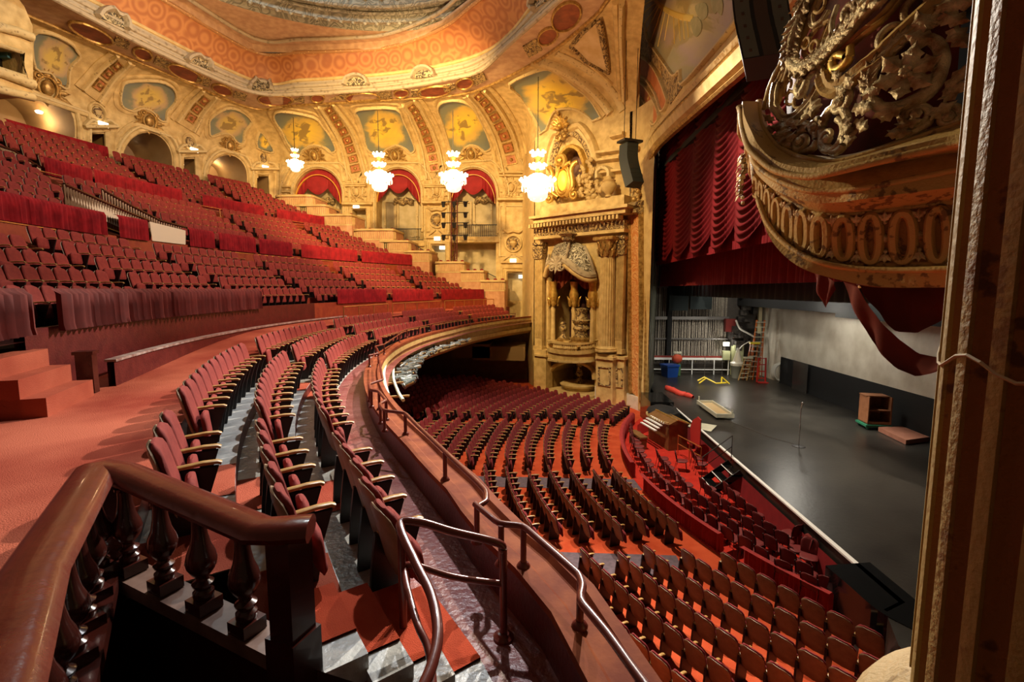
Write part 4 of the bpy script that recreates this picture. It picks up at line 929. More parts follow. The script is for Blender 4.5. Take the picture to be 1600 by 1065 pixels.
for i, (k, S, P, lab) in enumerate(PT):
    mm = paintmat('cloud painting ' + k, (.60, .52, .22) if k == 'H' else (.62, .46, .12) if k in 'ABC' else YEL, (.30, .30, .22) if k == 'H' else BLU, (.38, .32, .13) if k == 'H' else BRN, i * 1.7)
    S2 = SCV if k != 'H' else SP
    mb = MB(); S2.patch(mb, P, .06, grid=7)
    if not mb.v: continue
    o = mb.build('ceiling_painting', mm, smooth=60); tag(o, lab, 'painting', 'painted panels of the vault')
    mb = MB(); S2.strip(mb, P, .16, .2, n=3, closed=True)
    f_ = mb.build('frame', M_MOULD, o, smooth=50)
    if k in 'BCDEF':
        cx = sum(p[0] for p in P) / len(P); cy = sum(p[1] for p in P) / len(P); Q = [(cx + (x - cx) * 1.13, cy + (y - cy) * 1.13) for x, y in P]
        mb = MB(); S2.strip(mb, Q, .3, .1, n=3, closed=True); trim(mb, M_CREAM)
    if k == 'H':   # sun rays, painted gold lines
        for (x0, y0, x1, y1) in [(930, -10, 805, 70), (945, 10, 810, 120), (955, 20, 860, 150), (965, 25, 880, 190), (980, 40, 905, 250), (1000, 50, 950, 275), (1020, 65, 990, 240), (1045, 80, 1050, 260), (1075, 95, 1085, 240), (1100, 105, 1110, 235), (1125, 115, 1135, 220)]:
            mb = MB(); SP.strip(mb, c3([(x0, y0), ((x0 + x1) / 2, (y0 + y1) / 2), (x1, y1)]), .07, .09, raw=True); mb.build('ray', mat('painted gold line', (.80, .62, .16), .5), o)
        mb = MB(); SP.strip(mb, c3([(920, -20), (960, 30), (1010, 65), (1080, 95), (1160, 110)]), .35, .085); mb.build('sun_arc', mat('painted gold line', (.8, .62, .16)), o)
        hs = []
        for P_ in ([(1150, 120), (1190, 100), (1215, 140), (1210, 190), (1180, 220), (1160, 180)], [(1180, 30), (1240, 20), (1250, 90), (1215, 120), (1185, 80)], [(1270, -10), (1340, 0), (1335, 90), (1310, 70), (1290, 80)]):
            mb = MB(); SP.patch(mb, [(p.x, p.y) for p in spline([Vector(q) for q in c3(P_)], 3, True)], .09); mb.build('figure', mat('painted horse olive', (.34, .33, .15), .7, col2=(.45, .42, .2), scale=3), o)
# ---- ledge: gold edge, ovals, fascia arches
def ell(cx, cy, rx, ry, rot=0, n=18):
    c, s_ = math.cos(math.radians(rot)), math.sin(math.radians(rot)); out = []
    for i in range(n):
        a = 2 * math.pi * i / n; x = rx * math.cos(a); y = ry * math.sin(a); out.append((cx + x * c - y * s_, cy + x * s_ + y * c))
    return out
def off3(P, z): return [p + Vector((0, 0, z)) for p in P]
mb = MB(); mb.tube(spline(off3(Lo, -.05), 8), .11, 8); trim(mb, M_GOLD)
mb = MB(); mb.tube(spline(off3(Lie, .0), 8), .14, 8); trim(mb, M_LEDGE)
for t_, r_, m_ in ((.2, .10, M_LEDGE), (.5, .16, M_LEDGE), (.85, .12, M_CREAM2)):
    mb = MB(); mb.tube([a.lerp(b, t_) for a, b in zip(resample(spline(Lie, 8), 90), resample(spline(Lte, 8), 90))], r_, 8); trim(mb, m_)
mb = MB(); mb.tube(spline(off3(RIMe, .02), 8), .12, 8); trim(mb, mat('bead row', (.75, .5, .2), .4, col2=(.4, .2, .08), scale=6, tex='voronoi', sharp=(.1, .3)))
R1_ = resample(spline([p + (Vector((DC.x, DC.y, p.z)) - p) * .07 + Vector((0, 0, .35)) for p in RIMe], 6), 90)
mb = MB(); mb.tube(R1_, .12, 8); trim(mb, M_LEDGE)
M_OVAL = mat('deep red oval panel', (.16, .03, .015), .6, col2=(.30, .07, .03), scale=2)
OV = [(430, 155, 26, 8.5, 3, 'at the vault corner'), (567, 152, 26, 8, 0, 'over the first red arch side'), (678, 142, 25, 8, -6, 'between middle and last red arches'), (496, 152, 10, 6, 0, 'small, first along the straight ledge'), (627, 144.5, 11, 6, -4, 'small, second along the straight ledge'), (726, 129, 13, 8, -14, 'small, third along the straight ledge'), (142, 50, 36, 10, 24, 'long, nearest the picture corner'), (223, 83, 15, 8, 24, 'small, on the rear ledge near the corner'), (289, 113, 28, 9, 24, 'long, in the middle of the rear ledge'), (347, 139, 16, 7, 20, 'small, at the end of the rear ledge'), (885, 24, 25, 18, -45, 'large, above the organ box vault'), (856, 55, 16, 11, -35, 'small, above the organ box vault')]
for (u, v, rx, ry, rot, lab) in OV:
    P = ell(u, v, rx, ry, rot)
    mb = MB(); SO.patch(mb, P, .05)
    if len(mb.v) < 8: continue
    o = mb.build('oval_panel', M_OVAL, smooth=30); tag(o, 'gold-rimmed dark red oval panel, ' + lab, 'ceiling panel', 'ovals under the ceiling ledge')
    mb = MB(); SO.strip(mb, ell(u, v, rx * 1.04, ry * 1.06, rot), .12, .14, closed=True, raw=True); mb.build('rim', M_GOLD, o, smooth=50)
M_FIL = mat('dark filigree panel', (.06, .045, .025), .6, col2=(.45, .36, .2), scale=3.6, tex='swirl', sharp=(.3, .8), bump=.8, bscale=3.6)
for (u, v, rx, ry, rot, lab) in [(171, 36, 25, 20, 22, 'first from the picture corner'), (307, 102, 20, 15, 20, 'second from the picture corner'), (407, 141, 19, 16, 5, 'at the vault corner'), (558, 134, 18, 16, -2, 'over the straight ledge, first'), (664, 122, 17, 15, -6, 'over the straight ledge, second'), (853, 4, 18, 20, -40, 'cut by the top of the frame')]:
    full = arc(0, 0, rx, ry, 180, 0, 12); c_, s_ = math.cos(math.radians(rot)), math.sin(math.radians(rot))
    P = [(u + x * c_ - y * s_, v + x * s_ + y * c_) for x, y in full]
    SL = Surf([fas, ceil, soff])
    mb = MB(); SL.patch(mb, P, .15)
    if len(mb.v) < 8: continue
    o = mb.build('lunette', M_FIL, smooth=30); tag(o, 'half-round filigree lunette on the ceiling ledge, ' + lab, 'lunette', 'lunettes on the ceiling ledge')
    mb = MB(); SL.strip(mb, P, .3, .45, raw=True); mb.build('rim', M_LEDGE, o, smooth=50)
# carved boxes between ovals on the soffit
mb = MB()
for (u, v, a, b, rot) in [(463, 153, 13, 6, 2), (528, 149, 13, 6, 0), (600, 147, 12, 6, -3), (650, 144, 8, 5, -5), (702, 136, 9, 5, -10), (748, 121, 10, 8, -25), (190, 66, 12, 6, 24), (253, 97, 12, 6, 24), (318, 126, 11, 6, 22), (375, 149, 10, 5, 18), (832, 74, 12, 10, -30)]:
    c_, s_ = math.cos(math.radians(rot)), math.sin(math.radians(rot)); SO.patch(mb, [(u + x * c_ - y * s_, v + x * s_ + y * c_) for x, y in ((-a, -b), (a, -b), (a, b), (-a, b))], .08)
trim(mb, M_CARVE)
# ---- relief ornaments (cartouches): scrolls, shield and leaves
def frame_at(S, u, v):
    h = S.hit(u, v)
    if not h: return None
    n = h[1].normalized(); up = Vector((0, 0, 1)); up = (up - n * up.dot(n)).normalized(); sd = up.cross(n)
    return Matrix((sd, up, n)).transposed().to_4x4(), h[0]
def spiral(mb, c, r0, turns, rt, M, dirn=1, a0=0, z=.1, k=6, n=22, tail=None):
    pts = []; rad = []
    for i in range(n + 1):
        t = i / n; r = r0 * (1 - t) ** .9 + .12 * r0; a = a0 + dirn * turns * 2 * math.pi * t
        pts.append((c[0] + r * math.cos(a), c[1] + r * math.sin(a), z + .3 * r0 * t)); rad.append(rt * (1 - .5 * t))
    if tail:
        T = [Vector((x, y, z)) for x, y in tail]; pts = T + pts; rad = [rt * (.4 + .6 * i / len(T)) for i in range(len(T))] + rad
    mb.tube(pts, rad, k, ups=(0, 0, 1), M=M); mb.sphere(pts[-1], rt * 1.4, 6, M)
def leaf(mb, c, ang, L, W, M, z=.05, curl=.3, n=6):
    """acanthus leaf: raised midrib, lobed outline, curling tip"""
    n = max(n, 9); ca, sa = math.cos(ang), math.sin(ang); rows = []
    for i in range(n + 1):
        t = i / n; w_ = W * (math.sin(math.pi * min(1, t * .9 + .1)) ** .6) * (.82 + .22 * math.cos(t * 3 * 2 * math.pi)); x = L * t
        if i == n: w_ = W * .05
        row = []
        for j, q in enumerate((-1, -.55, 0, .55, 1)):
            zz = z + L * curl * t * t * (1 - .5 * t) + (.35 * W if j == 2 else .12 * W if j in (1, 3) else -.10 * W) + .05 * L
            row.append((c[0] + x * ca - w_ * q * sa - .12 * L * abs(q) * ca, c[1] + x * sa + w_ * q * ca - .12 * L * abs(q) * sa, zz))
        rows.append(row)
    mb.grid(rows, M=M)
def cartouche(S, u, v, size, lab, material, shield=True, name='cartouche', grp='carved cartouches over the arches', wings=True):
    q = frame_at(S, u, v)
    if not q: return
    M, loc = q; M = Matrix.Translation(loc) @ M; s = size
    mb = MB(); mb.sphere((0, 0, .1 * s), .30 * s, 12, M, sq=(.85, 1.15, .55)); o = mb.build(name, material, smooth=50); tag(o, lab, 'carving', grp)
    mb = MB()
    for sx in (-1, 1):
        spiral(mb, (sx * .36 * s, .34 * s), .17 * s, 1.2, .06 * s, M, -sx, math.pi / 2 + sx * 1.2, .08 * s, tail=[(sx * .5 * s, -.35 * s), (sx * .46 * s, 0), (sx * .42 * s, .2 * s)])
        spiral(mb, (sx * .38 * s, -.42 * s), .14 * s, 1.1, .05 * s, M, sx, 0, .06 * s)
    mb.tube([(.37 * s * math.cos(a), .45 * s * math.sin(a), .1 * s) for a in np.linspace(0, 2 * math.pi, 20)[:-1]], .05 * s, 6, ups=(0, 0, 1), closed=True, M=M)
    mb.build('scrollwork', material, o, smooth=50)
    if wings:
        mb = MB()
        for sx in (-1, 1):
            for a, L in ((.2, .5), (-.35, .6), (.8, .4), (-.95, .4)):
                leaf(mb, (sx * .4 * s, (-.1 + a * .25) * s), (a if sx > 0 else math.pi - a), L * s, .14 * s, M, .02 * s)
        for a in (1.1, 1.57, 2.04): leaf(mb, (0, .4 * s), a, .4 * s, .12 * s, M)
        leaf(mb, (0, -.45 * s), -math.pi / 2, .35 * s, .14 * s, M)
        mb.build('leaves', material, o, smooth=50)
    return o
for u, v, s_, S, lab in [(491, 243, 1.25, SALL, 'gilded cartouche crowning the first red-curtained arch'), (617, 243, 1.25, SALL, 'gilded cartouche crowning the middle red-curtained arch'), (736, 241, 1.3, SALL, 'gilded cartouche crowning the red-curtained arch nearest the stage'), (72, 137, 1.35, SALL, 'gilded cartouche crowning the biggest rear arch'), (232, 189, 1.2, SALL, 'gilded cartouche crowning the second rear arch'), (359, 228, 1.15, SALL, 'gilded cartouche crowning the third rear arch')]:
    cartouche(S, u, v, s_, lab, M_GOLD)
for u, v, s_, lab in [(557, 300, 1.1, 'carved shield with swags above the upper side door'), (682, 299, 1.1, 'carved shield above the pier with the middle round niche'), (799, 293, 1.1, 'carved shield above the pier beside the organ box')]:
    cartouche(SF, u, v, s_, lab, M_CREAM2, grp='carved shields on the piers')
for u, v, lab in [(152, 176, 'over the first rear door'), (296, 222, 'over the second rear door'), (411, 247, 'over the third rear door')]:
    q = frame_at(SALL, u, v); M = Matrix.Translation(q[1]) @ q[0]
    mb = MB(); mb.sphere((0, 0, .05), .42, 12, M, sq=(.8, 1, .5)); o = mb.build('medallion', M_CARVE, smooth=50); tag(o, 'round carved medallion ' + lab, 'carving', 'medallions over the rear doors')
    mb = MB(); mb.tube([(.5 * math.cos(a), .58 * math.sin(a), .05) for a in np.linspace(0, 2 * math.pi, 20)[:-1]], .09, 6, ups=(0, 0, 1), closed=True, M=M); mb.build('rim', M_CREAM, o, smooth=50)
# door surrounds
def surround(S, h, w_=.35, ped=True, material=None):
    (u0, v0), (u1, _), (_, v1) = h[0], h[1], h[2]
    mb = MB(); S.strip(mb, [(u0 - 3, v1), (u0 - 3, v0 - 3), (u1 + 3, v0 - 3), (u1 + 3, v1)], w_, .18, raw=True)
    S.strip(mb, [(u0 - 9, v1), (u0 - 9, v0 - 8), (u1 + 9, v0 - 8), (u1 + 9, v1)], w_ * .7, .1, raw=True)
    trim(mb, material or M_CREAM)
    if ped:
        mb = MB(); cx = (u0 + u1) / 2; w2 = (u1 - u0) / 2 + 12
        S.strip(mb, [(cx - w2, v0 - 11), (cx + w2, v0 - 11)], .3, .35, raw=True); S.strip(mb, [(cx - w2, v0 - 11), (cx - w2 * .6, v0 - 20), (cx - w2 * .3, v0 - 21)], .25, .3); S.strip(mb, [(cx + w2, v0 - 11), (cx + w2 * .6, v0 - 20), (cx + w2 * .3, v0 - 21)], .25, .3); trim(mb, M_MOULD)
for h in RearH[3:]: surround(SR, h)
for h in FarH[3:]: surround(SF, h, .3, h is FarH[3] and False)
# far wall: pier ledges, niches, panels
mb = MB()
for (u0, u1, v) in [(541, 573, 291), (664, 698, 292), (780, 822, 275), (541, 573, 288), (664, 698, 289), (780, 826, 270), (430, 455, 292), (430, 455, 300)]: SF.strip(mb, [(u0, v), ((u0 + u1) / 2, v), (u1, v)], .22, .3, raw=True)
for (u0, u1, v) in [(537, 584, 319), (661, 702, 317), (778, 828, 312)]: SF.strip(mb, [(u0, v), (u1, v)], .35, .5, raw=True)
trim(mb, M_CREAM)
mb = MB()
for (u0, v0, u1, v1) in [(664, 325, 700, 372), (781, 322, 822, 400), (540, 322, 544, 372), (664, 376, 669, 440), (702, 376, 706, 440), (434, 300, 452, 330)]:
    SF.strip(mb, rect(u0, v0, u1, v1), .14, .10, closed=True, raw=True)
for (u0, v0, u1, v1) in [(117, 215, 128, 300), (178, 215, 188, 300), (272, 250, 281, 310), (311, 250, 320, 320), (390, 275, 396, 330), (424, 275, 430, 330)]:
    SR.strip(mb, rect(u0, v0, u1, v1), .14, .10, closed=True, raw=True)
trim(mb, M_MOULD)
for u, v, r, lab in [(683, 344, 9.5, 'round niche with an urn on the middle pier'), (802, 380, 10.5, 'round niche with an urn on the pier beside the organ box')]:
    q = frame_at(SALL, u, v); M = Matrix.Translation(q[1]) @ q[0]; s_ = r * 44 / 750
    mb = MB(); mb.lathe([(s_ * 1.35, .02), (s_ * 1.3, .16), (s_ * 1.05, .2), (s_ * .98, .05)], (0, 0, 0), 24, M); o = mb.build('round_niche', M_CREAM, smooth=40); tag(o, lab, 'niche', 'round niches on the piers')
    mb = MB(); mb.lathe([(.001, .03), (s_, .04)], (0, 0, 0), 24, M); mb.build('niche_back', M_CARVE, o)
    mb = MB(); T = M @ Matrix.Translation((0, -s_ * .7, .12)) @ Matrix.Rotation(-math.pi / 2, 4, 'X'); mb.lathe([(.1, 0), (.06, .08), (.28, .25), (.36, .45), (.26, .6), (.34, .68), (.05, .72)], (0, 0, 0), 12, T); mb.build('urn', M_CREAM2, o, smooth=50)
    mb = MB()
    for sx in (-1, 1):
        mb.tube([(sx * s_ * 1.5, s_ * 2.0, .1), (sx * s_ * .8, s_ * 1.55, .14), (0, s_ * 1.75, .16)], .12, 8, ups=(0, 0, 1), M=M); mb.bar((sx * .15, -s_ * 1.5, .1), (sx * s_ * 1.7, -s_ * 2.5, .1), .18, .14, up=(0, 0, 1), M=M)
    mb.bar((-s_ * 1.8, -s_ * 2.7, .12), (s_ * 1.8, -s_ * 2.7, .12), .2, .2, up=(0, 0, 1), M=M)
    mb.build('swag', M_CREAM2, o, smooth=50)
# exit signs
def sign(pos, n, lab, grp='lit exit signs'):
    t = Vector((0, 0, 1)).cross(n).normalized(); M = Matrix((t, Vector((0, 0, 1)), n)).transposed().to_4x4(); M.translation = pos + n * .15
    mb = MB(); mb.box((0, 0, 0), (.55, .30, .12), M); o = mb.build('exit_sign', M_SIGN); tag(o, lab, 'sign', grp)
    mb = MB(); mb.bar((0, 0, -.06), (0, 0, -.2), .06, .06, up=(0, 1, 0), M=M); mb.build('bracket', M_IRON, o)
for u, v, S, lab in [(157, 195, SR, 'glowing white sign over the first rear door'), (300, 235, SR, 'glowing white sign over the second rear door'), (412, 262, SR, 'glowing white sign over the third rear door'), (558, 323, SF, 'glowing white sign over the upper side door'), (684, 373, SF, 'glowing white sign under the middle round niche'), (802, 407, SF, 'glowing white sign under the lower round niche')]:
    h = S.hit(u, v); 
    if h: sign(h[0] + h[1] * .1, h[1], lab)
for u, v, lab in [(692, 387, 'small white sign inside the middle side doorway'), (815, 432, 'small white sign inside the lowest side doorway')]:
    sign(aty(u, v, 44.9), Vector((0, -1, 0)), lab)
# red swags in the three arches
M_REDSW = mat('crimson swag cloth', (.26, .008, .012), .8, col2=(.34, .014, .018), scale=2, sheen=.2)
for h, lab in zip(FarH[:3], ['first arch along the side wall', 'middle arch', 'arch nearest the stage']):
    us = [p[0] for p in h]; u0, u1 = min(us), max(us); cx = (u0 + u1) / 2; rx = (u1 - u0) / 2; sp = h[1][1]; ry = sp - min(p[1] for p in h)
    e = empty('swag_curtain', aty(cx, sp, 44.5), 0, 'crimson swagged curtain with gold band hanging in the ' + lab, 'curtain', 'swag curtains in the arches'); W = e.location
    rows = []; nx = 60
    botf = lambda t: (5 - 22 * abs(math.sin(t * 1.0 * math.pi)) if False else 0)
    def bottom(t):   # t in -1..1: side tails hang, centre lobe, two cusps
        a = abs(t)
        if a < .42: return sp - 2 + 1.0 * 10 * math.cos(a / .42 * math.pi / 2) - 12 + 4
        return sp - 10 + 26 * ((a - .42) / .58) ** .8
    for j in range(7):
        row = []
        for i in range(nx + 1):
            t = -1 + 2 * i / nx; u = cx + rx * t; vt_ = sp - ry * math.sqrt(max(0, 1 - t * t)); vb = bottom(t); f = j / 6
            y = 44.45 + .10 * math.sin(f * 14 + 0) * (1 - abs(t)) - .15 * math.sin(i * 1.3) * f * (abs(t) > .42)
            row.append(aty(u, vt_ + (vb - vt_) * f, y))
        rows.append(row)
    mb = MB(); mb.grid(rows); relw(mb.build('valance', M_REDSW, smooth=70), e, W)
    mb = MB(); mb.sweep([aty(cx + (rx + 4) * .86 * math.cos(a), sp + 14 - (ry + 4) * math.sin(a), 44.2) for a in np.linspace(math.pi, 0, 26)], [(-.03, -.09), (-.03, .09), (.03, .09), (.03, -.09)], ups=(0, -1, 0)); relw(mb.build('gold_band', mat('gold braid', (.75, .38, .05), .5)), e, W)
# alcove back panels: carved frames and garland
for (u0, v0, u1, v1) in [(472, 310, 498, 365), (503, 312, 524, 368), (602, 316, 618, 380), (622, 312, 652, 384), (712, 316, 736, 350), (741, 312, 768, 350)]:
    mb = MB(); P = [aty(u, v, 45.5) for u, v in rect(u0, v0, u1, v1)]; mb.sweep(P, [(-.07, 0), (-.07, .1), (.07, .1), (.07, 0)], ups=(0, -1, 0), closed=True); trim(mb, M_MOULD)
for (cx, v, lab) in [(508, 313, 'first'), (630, 313, 'middle'), (757, 311, 'last')]:
    mb = MB()
    for i in range(13):
        t = i / 12; p = aty(cx - 14 + 28 * t, v + 5 - 6 * abs(math.sin(t * 2 * math.pi)), 45.35); mb.sphere(p, .17 + .08 * (i % 3), 6)
    o = mb.build('garland', M_CARVE, smooth=60); tag(o, 'carved flower garland on the back panel of the %s red-curtained arch' % lab, 'carving', 'garlands in the arches')
# alcove balconies with black railings
def fence(a, b, h, lab, n=14, grp='black railings of the side wall'):
    a = Vector(a); b = Vector(b); e = empty('iron_railing', a, 0, lab, 'railing', grp)
    mb = MB(); mb.bar(a + Vector((0, 0, h)), b + Vector((0, 0, h)), .08, .07); relw(mb.build('handrail', M_IRON), e, a)
    mb = MB(); mb.bar(a + Vector((0, 0, .1)), b + Vector((0, 0, .1)), .04, .04); relw(mb.build('rail', M_IRON), e, a)
    me = None
    for i in range(n + 1):
        if me is None:
            mb = MB(); mb.tube([(0, 0, 0), (0, 0, h)], .018, 4); o = mb.build('baluster', M_IRON, e); me = o.data
        else: o = bpy.data.objects.new('baluster', me); COL.objects.link(o); o.parent = e
        o.location = a.lerp(b, i / n) - a
for (u0, u1, v, lab) in [(615, 661, 376, 'black iron railing across the foot of the middle arch'), (704, 777, 370, 'black iron railing across the arch nearest the stage')]:
    a = aty(u0, v, 43.9); b = aty(u1, v, 43.9); b.z = a.z; fence(a, b, 1.05, lab, 22)
    mb = MB(); mb.box(((a.x + b.x) / 2, 44.6, a.z - .25), (b.x - a.x + .3, 1.6, .5)); struct(mb.build('alcove_slab', M_CREAM))
for a_, b_, lab in [((484, 312), (498, 320), 'short black stair railing above the second box front'), ((508, 325), (530, 336), 'short black stair railing above the third box front'), ((640, 381), (662, 395), 'short black stair railing by the fifth box front'), ((757, 428), (775, 437), 'short black stair railing by the lowest box fronts')]:
    fence(aty(a_[0], a_[1] + 10, 42.8), aty(b_[0], b_[1] + 10, 42.8), .8, lab, 8)
# stepped box fronts
BX = [(434, 305, 487, 326), (460, 320, 509, 340), (497, 335, 550, 361), (554, 358, 615, 380), (589, 376, 639, 396), (626, 392, 672, 419), (681, 409, 726, 432), (713, 423, 757, 446), (743, 438, 790, 466)]
for i, (u0, v0, u1, v1) in enumerate(BX):
    Yf = 40.6; a = aty(u0, v0, Yf + .9); b = aty(u1, v0, Yf); zt = a.z; zt = (aty((u0 + u1) / 2, v0, Yf)).z; zb = aty((u0 + u1) / 2, v1, Yf).z - 1.2
    x0, x1 = a.x, b.x; pl = [(x0, 43.6), (x0, Yf + .9)] + [(x0 + .9 - .9 * math.cos(t), Yf + .9 - .9 * math.sin(t)) for t in np.linspace(.2, math.pi / 2, 5)] + [(x1 - .5, Yf), (x1 - .1, Yf + .12), (x1, Yf + .5), (x1, 43.6)]
    e = empty('theatre_box', (x0, Yf, zb), 0, 'salmon plaster box front, %s down the stepped side wall' % ORD[i], 'theatre box', 'stepped box fronts along the side wall'); W = e.location
    mb = MB(); mb.prism(pl, zb, zt - .12); relw(mb.build('body', M_BOXFRONT), e, W)
    mb = MB(); c_ = ((x0 + x1) / 2, 42); P2 = [(c_[0] + (x - c_[0]) * 1.03, y - .10 if y < 43 else y) for x, y in pl]; mb.prism(P2, zt - .12, zt + .05); relw(mb.build('ledge', M_CREAM2), e, W)
    mb = MB(); mb.sweep([(x, y, zt - .85) for x, y in pl[1:-1]], [(-.06, -.05), (-.06, .05), (.02, .05), (.02, -.05)]); relw(mb.build('moulding', M_CREAM2), e, W)
    mb = MB(); R_ = resample([Vector((x, y, 0)) for x, y in pl[1:-1]], 26)
    for p in R_: mb.tube([(p.x, p.y, zt - .78), (p.x, p.y, zt - .2)], .045, 5)
    relw(mb.build('fluting', M_CREAM2, None, smooth=60), e, W)
    mb = MB()
    for q in range(4): mb.sphere((x0 + .5 + q * (x1 - x0 - .8) / 3, Yf + .6, zt + .1), .13, 6, sq=(1.3, 1, .8))
    relw(mb.build('chair_tops', M_VELVETD, None, smooth=60), e, W)
# ============================================================ GILDED BOX UNIT beside the stage (far side)
def fb(u, v, extra=0, rad=1.35): 
    t = (u - 891) / 41; b = rad * math.sqrt(max(0, 1 - t * t)); return atp(u, v, CP0 + CN * (b + extra), CN)
def fo(u, v, o): return atp(u, v, CP0 + CN * o, CN)
def slab(name, poly, o0, o1, material, parent=None, W=None):
    a = [fo(u, v, o1) for u, v in poly]; b = [p - CN * (o1 - o0) for p in a]; mb = MB(); n = len(a)
    mb.add(a + b, [tuple(range(n)), tuple(range(2 * n - 1, n - 1, -1))] + [(i, (i + 1) % n, (i + 1) % n + n, i + n) for i in range(n)]); o = mb.build(name, material)
    return o
# entablature, plinths and pedestals as structure
mb = MB()
def beam(mb, ua, va, ub, vb, hgt_px, o, w_=None):
    """beam along the canted wall between pixels, bottom va/vb, height in px at each end"""
    a0 = fo(ua, va, o); b0 = fo(ub, vb, o); a1 = fo(ua, va - hgt_px[0], o); b1 = fo(ub, vb - hgt_px[1], o)
    za, zb = (a0.z + b0.z) / 2, (a1.z + b1.z) / 2
    P = [Vector((a0.x, a0.y, za)), Vector((b0.x, b0.y, za)), Vector((b0.x, b0.y, zb)), Vector((a0.x, a0.y, zb))]; Q = [p - CN * (o + .05) for p in P]
    mb.add(P + Q, [(0, 1, 2, 3), (7, 6, 5, 4), (0, 4, 5, 1), (1, 5, 6, 2), (2, 6, 7, 3), (3, 7, 4, 0)]); return P
beam(mb, 834, 375, 975, 361, (5, 5), .9); beam(mb, 833, 350, 977, 331, (7, 9), 1.5); beam(mb, 826, 343, 980, 322, (4, 5), 1.75); beam(mb, 846, 339, 975, 317, (14, 16), 1.0)
trim(mb, M_CREAM)
mb = MB(); FRZ = beam(mb, 834, 369, 975, 356, (11, 14), .8); trim(mb, M_CARVE)
mb = MB(); a = FRZ[3] + CN * .35; b = FRZ[2] + CN * .35
for i in range(27):
    p = a.lerp(b, (i + .5) / 27); M = Matrix((CD, -CN, Vector((0, 0, 1)))).transposed().to_4x4(); M.translation = p + Vector((0, 0, .12)); mb.box((0, 0, 0), (.15, .7, .26), M)
trim(mb, M_CREAM)
# big arch mouldings over the box, and the tall rib by the proscenium
for P, wd, th, mt_ in [(c3([(130, 340), (220, 350), (300, 372), (380, 408), (450, 450), (530, 510), (590, 570), (650, 650), (690, 720), (720, 790), (735, 850)]), .55, .35, M_MOULD),
                       (c3([(110, 365), (220, 378), (300, 400), (380, 440), (450, 485), (530, 550), (580, 610), (630, 690), (660, 760), (680, 830)]), .4, .2, M_CREAM2),
                       (c3([(340, 312), (420, 348), (500, 395), (580, 450), (650, 515), (705, 590), (735, 660)]), .5, .18, M_MOULD),
                       (c3([(370, 290), (450, 320), (540, 380), (610, 440), (670, 500)]), .25, .15, M_CREAM)]:
    mb = MB(); SCV.strip(mb, P, wd, th); trim(mb, mt_)
P = c3([(592, 105), (655, 425), (520, 360), (430, 270), (500, 180)]); mb = MB(); SCV.patch(mb, P, .08, grid=8); trim(mb, mat('cloudy pale panel', (.55, .38, .17), .7, col2=(.66, .50, .28), scale=1.5))
mb = MB(); SCV.strip(mb, P, .22, .22, closed=True, raw=True); trim(mb, M_CARVE)
for P, wd, th, mt_ in [([(962, 0), (965, 60), (969, 130), (974, 200), (978, 230)], .35, .25, M_CREAM), ([(972, 0), (972, 60), (976, 130), (981, 200), (983, 240)], .3, .4, M_MOULD)]:
    mb = MB(); SCV.strip(mb, [(a - 0, b) for a, b in P], wd, th); trim(mb, mt_)
# rib ornament and orange spandrels on the proscenium wall
M_ORANGE = mat('orange brown panel', (.42, .13, .04), .6, col2=(.54, .20, .07), scale=2)
for P in [[(797, 330), (880, 355), (945, 430), (1000, 560), (1010, 610), (975, 660), (940, 560), (880, 470), (797, 425)], [(797, 470), (870, 510), (925, 590), (960, 690), (925, 740), (890, 640), (850, 580), (797, 530)], [(800, 610), (850, 650), (900, 720), (920, 760), (895, 790), (850, 730), (800, 690)], [(812, 770), (850, 795), (870, 830), (850, 850), (812, 845)]]:
    mb = MB(); SP.patch(mb, c3(P), .08, grid=6); trim(mb, M_ORANGE); mb = MB(); SP.strip(mb, c3(P), .14, .2, closed=True); trim(mb, M_MOULD)
for (u, v, r) in [(1015, 152, .55), (988, 170, .5), (985, 92, .6), (1006, 215, .45)]:
    cartouche(SP, u, v, r, {1015: 'small rosette on the middle orange spandrel', 988: 'rosette on the rib edge beside the lower spandrels', 985: 'rosette on the rib edge beside the top spandrel', 1006: 'lowest rosette near the foot of the proscenium curve'}[u], M_GOLD, name='rosette', grp='rosettes on the proscenium spandrels')
mb = MB(); SP.patch(mb, c3([(800, 130), (870, 160), (895, 240), (960, 335), (1010, 410), (1055, 460), (1085, 440), (1090, 520), (1020, 620), (1010, 570), (960, 420), (880, 340), (800, 300)]), .05, grid=6); trim(mb, M_CARVE)
mb = MB()
for P in ([(988, 240), (986, 150), (984, 60), (983, -20)], [(993, 225), (991, 150), (989, 90)]): SP.strip(mb, P, .22, .3)
trim(mb, M_CARVE)
# proscenium arch frame
FRM = [(1008, 640), (1009, 560), (1010, 480), (1010.5, 400), (1011, 330), (1012.5, 280), (1017, 245), (1027, 222), (1045, 202), (1068, 180), (1105, 146), (1140, 114), (1165, 91), (1200, 56), (1240, 8), (1290, -50), (1350, -110)]
PW3 = [fx(u, v) for u, v in FRM]; PW3 = spline(PW3, 6)
for off, prof, mt_ in [(0, [(-.35, .0), (-.35, .25), (-.2, .42), (.2, .3), (.32, .1), (.32, 0)], M_CREAM), (0, [(-.75, 0), (-.75, .3), (-.62, .42), (-.48, .3), (-.48, 0)], M_MOULD), (0, [(.30, -.1), (.30, .12), (.40, .2), (.5, .12), (.5, -.1)], M_GOLD), (0, [(-.42, 0), (-.42, .3), (-.36, .36), (-.3, .3), (-.3, 0)], M_GOLD)]:
    mb = MB(); mb.sweep(PW3, prof, ups=[(-1, 0, 0)] * len(PW3)); trim(mb, mt_, 30)
